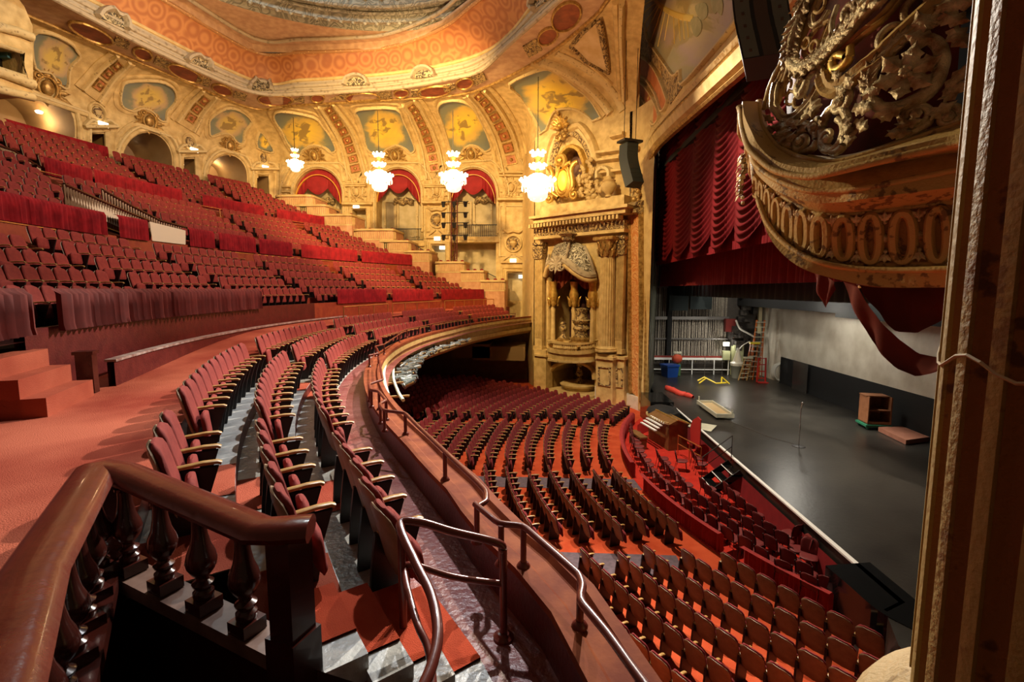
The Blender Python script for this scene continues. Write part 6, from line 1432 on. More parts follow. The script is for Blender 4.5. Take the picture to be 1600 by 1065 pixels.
mb = MB(); mb.tube(spline([p + Vector((0, 0, .012)) for p in P], 5), .012, 5); o = mb.build('cable', mat('dim cable', (.06, .05, .04), .5)); tag(o, 'thin microphone cable trailing over the black stage', 'cable')
a, b = at1(1100, 633), at1(1131, 655); e = prop('white_trolley', 1116, 644, 'pale flat trolley with low rim lying on the stage', 'trolley', math.atan2((b - a).y, (b - a).x)); L_ = (b - a).length
M_PALE = mat('pale grey wood', (.42, .42, .33), .5, col2=(.5, .48, .36), scale=5)
simple('deck', mat('tan plywood', (.42, .30, .15), .5), e, lambda m: m.box((0, 0, .16), (L_, .8, .06)))
simple('rim', M_PALE, e, lambda m: [m.box((0, s * .42, .22), (L_ + .1, .07, .2)) for s in (-1, 1)] + [m.box((s * L_ / 2, 0, .22), (.07, .84, .2)) for s in (-1, 1)])
simple('handle', M_PALE, e, lambda m: [m.box((s * L_ / 2, .35 * s, .4), (.06, .06, .3)) for s in (-1, 1)])
simple('wheels', M_IRON, e, lambda m: [m.sphere((sx * L_ * .4, sy * .35, .08), .08, 8) for sx in (-1, 1) for sy in (-1, 1)])
e = prop('yellow_barrier', 1115, 600, 'small yellow folding stand with bent legs on the stage', 'stand', .2)
M_YEL = mat('yellow paint', (.75, .58, .03), .5)
simple('bars', M_YEL, e, lambda m: (m.tube([(-1.0, .4, .2), (-.5, .4, .45), (.0, -.3, .12), (.9, -.2, .12)], .06, 6), m.tube([(-1, .2, .05), (-.4, .3, .4)], .05, 6), m.tube([(.4, -.3, .1), (.6, 0, .5), (.95, -.4, .08)], .05, 6)))
simple('uprights', mat('dull steel pipe', (.2, .19, .18), .4, .6), e, lambda m: (m.tube([(-.5, .4, .4), (-.5, .4, 2.2)], .015, 5), m.tube([(.6, 0, .4), (.6, 0, 2.1)], .015, 5)))
mb = MB(); P = [at1(*q) + Vector((0, 0, .08)) for q in [(1041, 608), (1052, 612), (1062, 617), (1072, 619), (1083, 622)]]; mb.tube(spline(P, 4), [.12, .2, .22, .2, .24, .2, .18, .22, .18, .2, .16, .14, .17, .2, .18, .15, .1], 7); P = [p + Vector((.1, .35, 0)) for p in P[:4]]; mb.tube(spline(P, 4), [.14] * 13, 7); o = mb.build('red_cloth', mat('scarlet cloth', (.42, .03, .015), .8), smooth=70); tag(o, 'crumpled scarlet cloth strip on the stage by the proscenium pier', 'cloth')
e = prop('blue_bin', 1046, 588, 'bright blue plastic bin by the rope wall', 'bin', .3)
M_BLUE = mat('blue plastic', (.01, .06, .30), .4); simple('body', M_BLUE, e, lambda m: m.add([(x * k, y * k, z) for k, z in ((.42, 0), (.5, .85)) for x, y in ((-1, -1), (1, -1), (1, 1), (-1, 1))], [(0, 1, 2, 3), (4, 7, 6, 5), (0, 4, 5, 1), (1, 5, 6, 2), (2, 6, 7, 3), (3, 7, 4, 0)])); simple('lid', M_BLUE, e, lambda m: m.box((0, 0, .9), (1.1, 1.1, .12)))
e = prop('utility_cart', 1057, 587, 'small red and green tool trolley beside the blue bin', 'trolley'); simple('body', mat('mossy green paint', (.05, .12, .04), .5), e, lambda m: m.box((0, 0, .5), (.5, .4, .9))); simple('bag', mat('orange red bag', (.45, .06, .02), .7), e, lambda m: m.sphere((0, 0, 1.35), .42, 10, sq=(1, .8, .9))); simple('bottles', M_PALE, e, lambda m: [m.sphere((-.2 + .2 * i, 0, 1.8), .14, 8) for i in range(3)])
def ladder(name, u0, v0, u1, v1, Y, lab, colr, steps=8, w_=.5, top=False):
    b = aty(u0, v0, Y); t = aty(u1, v1, Y); e = empty(name, (b.x, b.y, DECK), 0, lab, 'ladder', 'ladders leaning at the back corner'); I = -Vector((b.x, b.y, DECK)); b = Vector((b.x, b.y, DECK)); d = t - b
    for s in (-1, 1):
        mb = MB(); mb.bar(b + I + Vector((s * w_ / 2, 0, 0)), t + I + Vector((s * w_ / 2 * .7, .1, 0)), .09, .06); mb.build('rail', colr, e)
    mb = MB()
    for i in range(steps): p = b + d * ((i + .6) / steps) + I; mb.box(tuple(p), (w_ * .9, .08, .05))
    mb.build('rungs', M_PALE, e)
    for s in (-1, 1):
        mb = MB(); mb.bar(b + I + Vector((s * w_ / 2 + .5, .6, 0)), t + I + Vector((s * w_ / 2 * .7, .2, 0)), .07, .05); mb.build('rear_rail', colr, e)
    if top: mb = MB(); mb.box(tuple(t + I + Vector((0, .1, .05))), (w_, .3, .12)); mb.build('cap', top, e)
M_ORL = mat('orange fibreglass', (.48, .12, .02), .5); M_TANL = mat('weathered wood ladder', (.32, .20, .08), .7)
ladder('step_ladder', 1176, 597, 1190, 500, 36.5, 'tallest orange stepladder leaning in the back corner', M_ORL, 12, .8)
ladder('step_ladder', 1168, 598, 1180, 537, 36.3, 'orange stepladder with yellow top, before the tallest one', M_ORL, 7, .7, M_YEL)
ladder('step_ladder', 1160, 598, 1170, 560, 36.0, 'short wooden stepladder in front of the orange ones', M_TANL, 5, .6, M_PALE)
e = prop('rubbish_bin', 1151, 590, 'grey plastic rubbish bin with a white liner by the ladders', 'bin'); simple('body', mat('grey plastic', (.16, .17, .15), .6), e, lambda m: m.lathe([(.001, 0), (.38, 0), (.46, .95), (.5, 1.0), (.4, 1.0), (.36, .1)], (0, 0, 0), 16)); simple('liner', mat('white plastic liner', (.6, .6, .55), .4), e, lambda m: m.lathe([(.5, .95), (.53, 1.15), (.35, 1.25), (.15, 1.9), (.1, 2.3)], (0, 0, 0), 10))
mb = MB(); p = aty(1216, 597, 35.4); p.z = DECK + .75
for k in range(3): mb.tube([(p.x + k * .05, p.y - k * .1, p.z)] and [(p.x + .5 * math.cos(a) + k * .05, p.y - k * .09, p.z + .62 * math.sin(a)) for a in np.linspace(0, 2 * math.pi, 18)[:-1]], .08, 6, ups=(0, 1, 0), closed=True)
o = mb.build('hose_coil', mat('white hose', (.62, .60, .52), .5), smooth=60); tag(o, 'coil of white hose standing at the corner of the white wall', 'hose')
e = prop('red_dolly', 1189, 597, 'red metal hand truck between ladders and white wall', 'hand truck'); simple('frame', mat('red enamel', (.40, .015, .01), .4), e, lambda m: (m.tube([(-.3, 0, 0), (-.25, 0, 1.8)], .06, 6), m.tube([(.3, 0, 0), (.25, 0, 1.8)], .06, 6), [m.box((0, 0, z), (.55, .05, .06)) for z in (.3, .8, 1.3, 1.75)], m.box((0, -.2, .04), (.7, .5, .05))))
mb = MB(); p0 = aty(1200, 590, 37.5)
for k in range(9): x = p0.x + k * .17; mb.tube([(x, 37.8 - .05 * (k % 3), DECK), (x, 37.8, 11 - (k % 4) * .0)], .05 + .02 * (k % 3), 6)
o = mb.build('wall_pipes', mat('grey brown conduit', (.16, .14, .12), .5, .3), smooth=60); tag(o, 'bundle of grey vertical pipes beside the white back wall', 'pipes')
mb = MB(); p0 = aty(1187, 500, 38.2); mb.box((p0.x, 38.2, 6), (.25, .2, 4.8)); o = mb.build('yellow_post', mat('pale yellow post', (.75, .68, .42), .6)); tag(o, 'pale yellow post rising behind the tallest ladder', 'post')  # pale yellow is the post's own colour
for (pts, r, lab) in [([(1150, 500), (1156, 513), (1168, 520), (1180, 527)], .07, 'thick white hanging cable, the upper curve'), ([(1172, 533), (1160, 540), (1152, 552), (1152, 570)], .035, 'thin grey hanging cable looping down to the bin'), ([(1150, 555), (1156, 564), (1162, 568)], .06, 'short white cable end above the grey bin')]:
    mb = MB(); mb.tube(spline([aty(u, v, 37.6) for u, v in pts], 5), r, 6); o = mb.build('hanging_cable', mat('white hose', (.62, .60, .52), .5), smooth=60); tag(o, lab, 'cable')
p = aty(1134, 537, 38.3); mb = MB(); mb.box((p.x, 38.2, p.z), (.42, .18, .3)); o = mb.build('wall_lamp', M_SIGN); tag(o, 'small bright lamp on the stage side wall above a white box', 'lamp'); lamp('POINT', 'wall_lamp_light', (p.x, 37.8, p.z), 60, WHITE, .1)
mb = MB(); mb.box((p.x + .05, 38.3, p.z - .9), (.55, .25, .7)); mb.box((p.x + .9, 38.3, DECK + 1.2), (.8, .5, 2.4)); o = mb.build('electrical_cabinet', mat('pale green cabinet', (.38, .40, .22), .5)); tag(o, 'pale green and white electrical boxes beneath the bright wall lamp', 'cabinet')
p = aty(1141, 508, 38.2); mb = MB(); mb.box((p.x, 38.3, p.z), (.75, .4, 1.0)); o = mb.build('fire_hose_box', mat('dark red box', (.20, .02, .015), .5)); tag(o, 'dark red box on the wall between ropes and ladders', 'box')
mb = MB(); rr = random.Random(11)
for k in range(26):
    x = rr.uniform(15.2, 17.0); z = rr.uniform(3.2, 8.2); mb.box((x, 38.3 + rr.uniform(-.4, .3), z), (rr.uniform(.2, .8), .4, rr.uniform(.15, .7)))
o = mb.build('equipment_rack', mat('dark clutter metal', (.03, .027, .025), .4, .4, col2=(.09, .08, .07), scale=4)); tag(o, 'dark rack of stage equipment stacked in the back corner', 'rack')
# wooden cart and boards at the back wall
p = at1(1364, 668); e = empty('wooden_cart', p, math.radians(-8), 'open brown wooden cart with shelves on a green dolly', 'cart'); M_CRATE = mat('reddish plywood', (.22, .08, .03), .6, col2=(.28, .11, .045), scale=5)
simple('side_panel', M_CRATE, e, lambda m: (m.box((-.45, 0, .95), (.05, .9, 1.3)), m.box((.5, 0, .95), (.05, .9, 1.3)), m.box((.0, .43, .95), (.95, .04, 1.3))))
simple('shelf', M_CRATE, e, lambda m: [m.box((0, 0, z), (.95, .88, .05)) for z in (.32, .95)]); simple('top', M_CRATE, e, lambda m: (m.box((0, .1, 1.6), (1.0, .7, .05)), m.box((0, -.43, .35), (.95, .04, .12))))
simple('dolly', mat('green dolly', (.02, .16, .08), .5), e, lambda m: (m.box((0, 0, .2), (1.1, 1.0, .1)), [m.sphere((sx * .42, sy * .38, .09), .09, 8) for sx in (-1, 1) for sy in (-1, 1)]))
P = [at1(1372, 674), at1(1408, 672), at1(1452, 690), at1(1415, 695)]; mb = MB(); n = 4; mb.add([Vector((p.x, p.y, DECK + .22)) for p in P] + [Vector((p.x, p.y, DECK + .02)) for p in P], [(0, 1, 2, 3), (7, 6, 5, 4), (0, 4, 5, 1), (1, 5, 6, 2), (2, 6, 7, 3), (3, 7, 4, 0)]); o = mb.build('platform', mat('dusty red plywood', (.26, .10, .06), .6, col2=(.32, .13, .08), scale=4)); tag(o, 'low reddish plywood platform near the black back wall', 'platform')
mb = MB(); a, b = at1(1237, 606), at1(1260, 615); mb.add([(a.x, a.y, DECK), (b.x, b.y, DECK), (b.x, b.y, DECK + 1.9), (a.x, a.y, DECK + 1.95)], [(0, 1, 2, 3)]); o = mb.build('glass_panel', mat('smoky panel', (.05, .045, .04), .15)); tag(o, 'smoky see-through panel standing before the black wall corner', 'panel')
# ============================================================ ORCHESTRA PIT
def ph_y(Y, R): return math.degrees(math.asin((CC.y - Y) / R))
for (y0, y1, lab) in [(27.6, 19.45, 'pleated red curtain round the pit, far piece by the organ'), (18.25, 13.7, 'pleated red curtain round the pit, middle piece'), (13.0, 11.0, 'pleated red curtain round the pit, near piece by the black fence')]:
    rail_curtain(16.4, .02, .70, ph_y(y0, 16.4), ph_y(y1, 16.4), lab, 'pit curtains', .05, mat('pit red velvet', (.26, .012, .012), .85, col2=(.33, .018, .016), scale=3, sheen=.3), .13)
def chair_meshes():
    M_PC = mat('dark red chair vinyl', (.15, .014, .014), .6); out = []
    mb = MB(); padloop(mb, .42, .44, .045, Matrix.Translation((0, -.22, .46)) @ Matrix.Rotation(math.radians(12), 4, 'X'), k=12, round_top=.45, round_bot=.4); out.append(('backrest', mb.build('backrest', M_PC, smooth=60).data))
    mb = MB(); padloop(mb, .44, .44, .05, Matrix.Translation((0, -.2, .44)) @ Matrix.Rotation(math.radians(-88), 4, 'X'), k=12, conc=0, round_top=.3, round_bot=.3); out.append(('seat', mb.build('seat', M_PC, smooth=60).data))
    mb = MB()
    for s in (-1, 1):
        mb.tube([(s * .21, .2, 0), (s * .20, .16, .42), (s * .20, -.18, .42)], .013, 6); mb.tube([(s * .21, -.28, 0), (s * .2, -.2, .42), (s * .2, -.3, .84)], .013, 6)
    mb.tube([(-.2, .16, .41), (.2, .16, .41)], .012, 6); out.append(('frame', mb.build('frame', M_IRON, smooth=60).data))
    for n_ in ('backrest', 'seat', 'frame'):
        for o in [o for o in bpy.data.objects if o.data in [m_[1] for m_ in out] and not o.parent]: bpy.data.objects.remove(o)
    return out
PCM = chair_meshes(); rr = random.Random(9); PR = ['row along the pit curtain', 'second row from the pit curtain', 'third row from the pit curtain', 'fourth row from the pit curtain', 'row nearest the stage']
for r, f_ in enumerate((.17, .40, .63, .86)):
    k = 0; Y = 11.6 + (.9 if r % 2 else 0)
    while Y < 24.6:
        Xc = CC.x - math.sqrt(16.3**2 - (CC.y - Y)**2) + .1; x = Xc + f_ * (7.45 - Xc); ok = not (Y < 13.6 and r in (1, 3)) and not (Y > 20.9 and x > 5.2) and not (17.7 < Y < 19.9 and x > 6.0)
        if ok:
            e = empty('pit_chair', (x + rr.uniform(-.05, .05), Y + rr.uniform(-.05, .05), .03), math.atan2(19.5 - Y, 15 - x) - math.pi / 2 + rr.uniform(-.14, .14), 'dark red metal-legged chair, %s from near end, %s' % (ordn(k), PR[r]), 'chair', 'loose chairs in the orchestra pit')
            for nm, me in PCM: o = bpy.data.objects.new(nm, me); COL.objects.link(o); o.parent = e
            k += 1
        Y += .56 + rr.uniform(0, .05)
for i, (u, v, rz, lab) in enumerate([(1245, 880, 1.5, 'loose red chair turned sideways by the near pit curtain'), (1262, 893, 2.6, 'loose red chair facing away, near the black fence'), (1235, 855, .3, 'loose red chair standing just behind the sideways pair'), (1298, 885, 2.9, 'last loose red chair in the pit corner by the black fence')]):
    p = atz(u, v, .03); e = empty('pit_chair', p, rz, lab, 'chair', 'loose chairs in the orchestra pit')
    for nm, me in PCM: o = bpy.data.objects.new(nm, me); COL.objects.link(o); o.parent = e
# stage front red skirting with leaning red boards
mb = MB(); mb.add([(7.70, 10.2, 0), (7.78, 10.2, .72), (7.78, 26, .72), (7.70, 26, 0)], [(0, 1, 2, 3)]); struct(mb.build('baseboard_pit', M_VELVETD))
# black steps to the stage
p = atz(1122, 764, .03); e = empty('stage_steps', (6.55, 18.6, .03), 0, 'black steps with white edges and a pipe handrail up to the stage', 'stairs')
for i in range(3):
    simple('step', M_GLOSSBLACK, e, lambda m: m.box((.3 + i * .36, 0, .15 + i * .29), (.36, 1.15, .06))); simple('edge', M_WHITELINE, e, lambda m: (m.box((.13 + i * .36, 0, .185 + i * .29), (.035, 1.15, .012)), m.box((.3 + i * .36, -.56, .185 + i * .29), (.36, .03, .012)), m.box((.3 + i * .36, .56, .185 + i * .29), (.36, .03, .012))))
for s in (-1, 1): simple('stringer', M_BLACK, e, lambda m: m.bar((.1, s * .55, .0), (1.2, s * .55, .85), .05, .25))
simple('handrail', M_IRON, e, lambda m: (m.tube([(.12, .56, .15), (.12, .56, 1.05), (1.25, .56, 1.95), (1.25, .56, .9)], .022, 8), m.tube([(.12, .56, .6), (1.25, .56, 1.5)], .015, 6)))
# organ console
p = atz(1052, 682, .03); e = empty('organ_console', (6.55, 24.0, .03), math.radians(105), 'wooden theatre organ console with white keys and a gabled brown lid', 'organ')
M_ORG = mat('walnut case', (.14, .07, .025), .35, col2=(.20, .10, .035), scale=4); 
simple('case', M_ORG, e, lambda m: (m.box((0, 0, .65), (2.0, 1.0, 1.3)), m.add([(-1.05, -.55, 1.3), (1.05, -.55, 1.3), (1.05, .55, 1.3), (-1.05, .55, 1.3), (-1.05, .1, 1.5), (1.05, .1, 1.5)], [(0, 1, 5, 4), (3, 4, 5, 2), (0, 4, 3), (1, 2, 5)])))
simple('gold_trim', M_GOLDB, e, lambda m: (m.bar((-1.07, -.57, 1.3), (1.07, -.57, 1.3), .05, .05), m.bar((-1.07, .1, 1.52), (1.07, .1, 1.52), .05, .05), m.bar((-1.07, -.57, 1.3), (-1.07, .1, 1.52), .05, .05), m.bar((1.07, -.57, 1.3), (1.07, .1, 1.52), .05, .05)))
for k in range(4): simple('keyboard', M_WHITELINE, e, lambda m: m.box((0, .60 + k * .15, 1.30 - k * .11), (1.5 - .0 * k, .12, .05)))
simple('stop_rail', M_CREAM, e, lambda m: [m.tube([(1.05 * math.cos(a), .55 + .28 * math.sin(a), 1.34), (1.05 * math.cos(a), .55 + .28 * math.sin(a), 1.44)], .04, 5) for a in np.linspace(.1, 3.0, 16)])
simple('bench', M_ORG, e, lambda m: (m.box((0, 1.6, .6), (1.3, .4, .08)), m.box((-.55, 1.6, .3), (.08, .35, .6)), m.box((.55, 1.6, .3), (.08, .35, .6))))
p = atz(1012, 640, 0); mb = MB(); mb.box((7.0, 28.2, .75), (1.3, 2.6, 1.5)); o = mb.build('black_box', M_GLOSSBLACK); tag(o, 'large black box at the foot of the proscenium pier', 'box')
mb = MB(); mb.prism([(6.2, 25.0), (6.9, 24.6), (7.5, 25.2), (7.6, 26.4), (7.0, 27.1), (6.3, 26.6), (6.0, 25.8)], .7, 1.35); mb.sphere((6.6, 25.6, 1.3), .75, 12, sq=(1, 1.1, .45)); mb.box((6.8, 25.8, .35), (.9, 1.2, .7)); o = mb.build('covered_piano', M_BLACK, smooth=50); tag(o, 'black cloth-covered instrument between the black box and the organ', 'piano')
for (poly, lab) in [([(995, 682), (996, 664), (1019, 648), (1020, 670)], 'red cloth panel screening the far pit entrance'), ([(1079, 690), (1078, 668), (1082, 656), (1090, 651), (1095, 656), (1093, 700)], 'curved red panel standing between the organ and the stage edge')]:
    q = [atz(poly[0][0], poly[0][1], .03)]; Yq = q[0].y; P = [aty(u, v, Yq - .0) for u, v in poly] if poly[0][0] < 1000 else [atx(u, v, 7.3) for u, v in poly]
    n_ = Vector((.05, .05, 0)); mb = MB(); k = len(P); mb.add(P + [x + n_ for x in P], [tuple(range(k)), tuple(range(2 * k - 1, k - 1, -1))] + [(i, (i + 1) % k, (i + 1) % k + k, i + k) for i in range(k)]); o = mb.build('cloth_screen', mat('scarlet panel', (.45, .02, .015), .7)); tag(o, lab, 'panel')
e = pipe_rail('brass_rail', [Vector((6.6, 22.3, 1.0)), Vector((6.85, 21.4, 1.0)), Vector((7.1, 20.6, 1.0))], .025, .03, 'short brass rail beside the organ at the stage edge', 'railing', None, M_BRASS, .4)
P = [Vector((7.35, 23.4, 1.12)), Vector((7.9, 23.9, 1.12)), Vector((8.7, 23.4, 1.12)), Vector((8.2, 22.6, 1.12))]; mb = MB(); mb.add(P + [p - Vector((0, 0, .0)) + Vector((.1, .1, .05)) for p in P], [(0, 1, 2, 3), (4, 5, 6, 7), (0, 4, 5, 1), (1, 5, 6, 2), (2, 6, 7, 3), (3, 7, 4, 0)]); o = mb.build('paper_sheet', M_PALE); tag(o, 'pale sheet lying on the stage edge behind the organ', 'paper')
# ============================================================ LINE ARRAY SPEAKERS
def line_array(pts, wdt, hgt, dep, yaw_, lab, cable_z, n, front=None):
    """pts: list of (u,v,Y) centres top and bottom"""
    e = None; A = [aty(u, v, Y) for u, v, Y in pts]; S = resample(spline(A, 6), n); e = empty('line_array', S[0], 0, lab, 'speaker', 'hanging line arrays')
    I = -S[0]
    for i in range(n):
        t = (S[min(i + 1, n - 1)] - S[max(i - 1, 0)]).normalized(); ax = Vector((math.cos(yaw_), math.sin(yaw_), 0)); fr_ = t.cross(ax).normalized()
        if fr_.dot(Vector((-math.sin(yaw_), math.cos(yaw_), 0))) < 0: fr_ = -fr_
        M = Matrix((ax, fr_, -t)).transposed().to_4x4(); M.translation = S[i] + I
        mb = MB(); mb.add([(x * wdt / 2 * (1 if y > 0 else .75), y * dep / 2, z * hgt / 2 * (.9 if y > 0 else .75)) for x in (-1, 1) for y in (-1, 1) for z in (-1, 1)], [(0, 1, 3, 2), (4, 6, 7, 5), (0, 4, 5, 1), (2, 3, 7, 6), (0, 2, 6, 4), (1, 5, 7, 3)], M)
        c_ = mb.build('cabinet', mat('black speaker cabinet', (.018, .022, .02), .5), e)
        for x0 in (-wdt * .33, wdt * .33):
            mb = MB(); mb.add([(x * wdt * .5 * .27 + x0, dep / 2 + .012, z * hgt * .42) for x in (-1, 1) for z in (-1, 1)], [(0, 1, 3, 2)], M); mb.build('grille', front or mat('grey green grille', (.16, .20, .175), .55), c_)
        mb = MB(); mb.add([(x * wdt * .12, dep / 2 + .01, z * hgt * .46) for x in (-1, 1) for z in (-1, 1)], [(0, 1, 3, 2)], M); mb.box((-wdt * .33, dep / 2 + .02, 0), (.05, .02, .05), M); mb.box((wdt * .33, dep / 2 + .02, 0), (.05, .02, .05), M); mb.build('horn', mat('brown grey horn', (.10, .075, .06), .5), c_)
    mb = MB(); top = S[0] + I; mb.box((top.x, top.y, top.z + hgt * .75), (wdt * 1.25, dep * 1.3, .12), rz=yaw_); mb.build('flying_frame', M_IRON, e)
    for s in (-1, 1):
        mb = MB(); q = Vector((top.x, top.y, top.z + hgt * .75)) + Vector((math.cos(yaw_), math.sin(yaw_), 0)) * s * wdt * .4; mb.tube([q, Vector((q.x, q.y, cable_z + I.z))], .02, 5); mb.build('cable', M_IRON, e)
    return e
line_array([(984, 229, 29.2), (984, 252, 29.0), (992, 285, 28.6)], 1.0, .36, .62, math.radians(25), 'far black curved line array speaker hanging beside the proscenium', 24.0, 9, mat('black speaker cabinet', (.018, .022, .02), .5))
line_array([(1180, -60, 10.2), (1183, -5, 10.15), (1188, 45, 10.0), (1199, 95, 9.7)], .92, .37, .6, math.radians(160), 'near grey black line array speaker hanging at the top of the frame', 17.5, 8)
# ============================================================ NEAR CANOPY (gilded box beside the camera)
M_OCH = mat('grimy ochre plaster', (.30, .18, .055), .6, col2=(.42, .27, .09), scale=7, bump=.3, bscale=30, sharp=(.3, .6))
def spots(name, col, dark, scale=14, thr=.62, rough=.6):
    mm = mat(name, col, rough, bump=.35, bscale=35); nt = mm.node_tree; N = nt.nodes; L = nt.links; b = N['Principled BSDF']
    tc = N.new('ShaderNodeTexCoord'); a = N.new('ShaderNodeTexNoise'); a.inputs['Scale'].default_value = scale; a.inputs['Detail'].default_value = 6; L.new(tc.outputs['Object'], a.inputs[0])
    c = N.new('ShaderNodeTexNoise'); c.inputs['Scale'].default_value = 2.6; L.new(tc.outputs['Object'], c.inputs[0]); m_ = N.new('ShaderNodeMath'); m_.operation = 'MULTIPLY'; L.new(a.outputs[0], m_.inputs[0]); L.new(c.outputs[0], m_.inputs[1])
    r = N.new('ShaderNodeValToRGB'); L.new(m_.outputs[0], r.inputs[0]); r.color_ramp.elements[0].position = thr - .30; r.color_ramp.elements[0].color = (*col, 1); r.color_ramp.elements[1].position = thr - .25; r.color_ramp.elements[1].color = (*dark, 1); L.new(r.outputs[0], b.inputs['Base Color']); return mm
M_OCHS = spots('stained ochre plaster', (.42, .27, .095), (.15, .08, .03))
M_OCHD = spots('dark ochre flute', (.25, .11, .018), (.09, .035, .008))
M_GILT = mat('gilt with cream highlights', (.18, .095, .03), .42, .3, col2=(.66, .56, .36), scale=6, bump=.5, bscale=40)  # pale cream highlights mixed into the gilt colour
CURV = { # name: (pixels wall end -> prow, inward depth offset)
 'L': ([(1510, 222), (1484, 227), (1370, 253), (1300, 270), (1261, 276), (1212, 267), (1182, 245), (1169, 230), (1160, 200), (1157, 167)], -.12),
 'Lt': ([(1510, 207), (1484, 212), (1370, 240), (1300, 257), (1261, 262), (1214, 252), (1186, 228), (1174, 205), (1163, 180), (1160, 158)], -.10),
 'lip': ([(1510, 190), (1494, 195), (1370, 236), (1301, 253), (1255, 247), (1230, 238), (1212, 227), (1196, 205), (1189, 187), (1186, 158)], .15),
 'base': ([(1510, 184), (1476, 193), (1358, 233), (1320, 242), (1295, 244), (1255, 240), (1226, 230), (1205, 208), (1197, 184), (1193, 156)], .3),
 'c1': ([(1510, 236), (1484, 240), (1376, 258), (1300, 272), (1257, 278), (1216, 270), (1190, 250), (1178, 236), (1170, 212), (1167, 185)], .12),
 'f1': ([(1510, 262), (1484, 267), (1354, 293), (1300, 298), (1257, 297), (1214, 282), (1190, 266), (1177, 252), (1171, 228), (1168, 200)], .05),
 'f2': ([(1510, 290), (1484, 293), (1354, 310), (1310, 316), (1268, 316), (1218, 301), (1192, 281), (1179, 265), (1172, 240), (1169, 210)], .03),
 'b0': ([(1510, 312), (1484, 316), (1376, 329), (1298, 336), (1264, 329), (1225, 308), (1198, 288), (1181, 270), (1174, 246), (1171, 216)], .22),
 'b1': ([(1510, 411), (1480, 411), (1400, 413), (1333, 411), (1281, 401), (1236, 379), (1203, 347), (1184, 301), (1177, 262), (1174, 226)], .24),
 'r0': ([(1510, 420), (1480, 420), (1400, 422), (1330, 419), (1272, 407), (1228, 382), (1200, 350), (1184, 310), (1177, 270), (1174, 232)], .14),
 'r1': ([(1510, 448), (1478, 449), (1376, 448), (1311, 437), (1251, 418), (1212, 385), (1192, 347), (1182, 308), (1176, 272), (1173, 236)], .20)}
DEP = [4.45, 4.55, 4.85, 5.1, 5.3, 5.6, 5.85, 6.0, 6.3, 6.6]
NC = 40
def curve3(key):
    px, off = CURV[key]; P = []
    for (u, v), d in zip(px, DEP):
        r = ray(u, v); P.append(CAM + r * ((d + off) / r.y))
    S = spline(P, 6); S = resample(S, NC); pr = S[-1]; a_ = Vector((.94, -.34)).normalized(); far = []
    for p in S[::-1]:
        q = Vector((p.x - pr.x, p.y - pr.y)); f_ = 2 * q.dot(a_) * a_ - q; far.append(Vector((pr.x + f_.x, pr.y + f_.y, max(p.z, pr.z - .25))))
    return S + far[1:]
C3 = {k: curve3(k) for k in CURV}
e = empty('gilded_canopy', (3.6, 5.5, 7.8), 0, 'bow-fronted ochre and gilt canopy of the near box, upper right', 'canopy'); W = e.location.copy(); CANE = e
def cg(name, keys, material, smooth=35):
    mb = MB(); mb.grid([C3[k] for k in keys]); return relw(mb.build(name, material, None, smooth=smooth), e, W)
def inner(key, d=.4): return [p + (Vector((4.2, 6.75, p.z)) - p).normalized() * d for p in C3[key]]
cg('ledge', ['c1', 'L', 'Lt', 'lip', 'base'], M_OCHS); cg('cornice', ['c1', 'f1'], M_OCH); cg('fascia', ['f1', 'f2', 'b0'], M_OCHS); band = cg('band', ['b0', 'b1'], M_OCHD, 60); cg('lower_rim', ['b1', 'r0', 'r1'], M_OCHS)
C3['in'] = inner('r1', .5); mb = MB(); mb.grid([C3['r1'], C3['in'], [Vector((4.3, 6.75, p.z)) for p in C3['r1']]]); relw(mb.build('soffit', M_OCHD, None), e, W)
for k_, r in (('L', .035), ('f1', .03), ('b0', .025), ('b1', .03), ('r0', .03), ('lip', .03)):
    mb = MB(); mb.tube(C3[k_], r, 8); relw(mb.build('moulding', M_OCHS, None, smooth=60), e, W)
SBN = Surf([band])
# guilloche ovals
for cx, y0, y1, rx in [(1420, 430, 840, 86), (1165, 458, 842, 92), (930, 474, 838, 80), (735, 492, 812, 70), (575, 485, 784, 55), (455, 450, 738, 44), (357, 410, 688, 38), (272, 362, 612, 31), (210, 296, 530, 24), (160, 234, 440, 17), (124, 190, 362, 12)]:
    cu_, cv_, ru, rv = cx / 4.63 + 1160, (y0 + y1) / 2 / 4.63 + 230, rx / 4.63 * .80, (y1 - y0) / 2 / 4.63 * .90
    sup = [(cu_ + ru * math.copysign(abs(math.cos(a)) ** .75, math.cos(a)), cv_ + rv * math.copysign(abs(math.sin(a)) ** .9, math.sin(a))) for a in np.linspace(0, 2 * math.pi, 29)[:-1]]
    mb = MB(); SBN.strip(mb, sup, .085 if cx > 300 else .06, .07, closed=True, raw=True)
    if mb.v: relw(mb.build('oval', M_OCHS, None, smooth=50), e, W)
    mb = MB(); SBN.strip(mb, [(cu_ + (x - cu_) * .62, cv_ + (y - cv_) * .76) for x, y in sup], .022, .03, closed=True, raw=True)
    if mb.v: relw(mb.build('oval_inner_rim', M_OCHD, None, smooth=50), e, W)
mbx = MB()
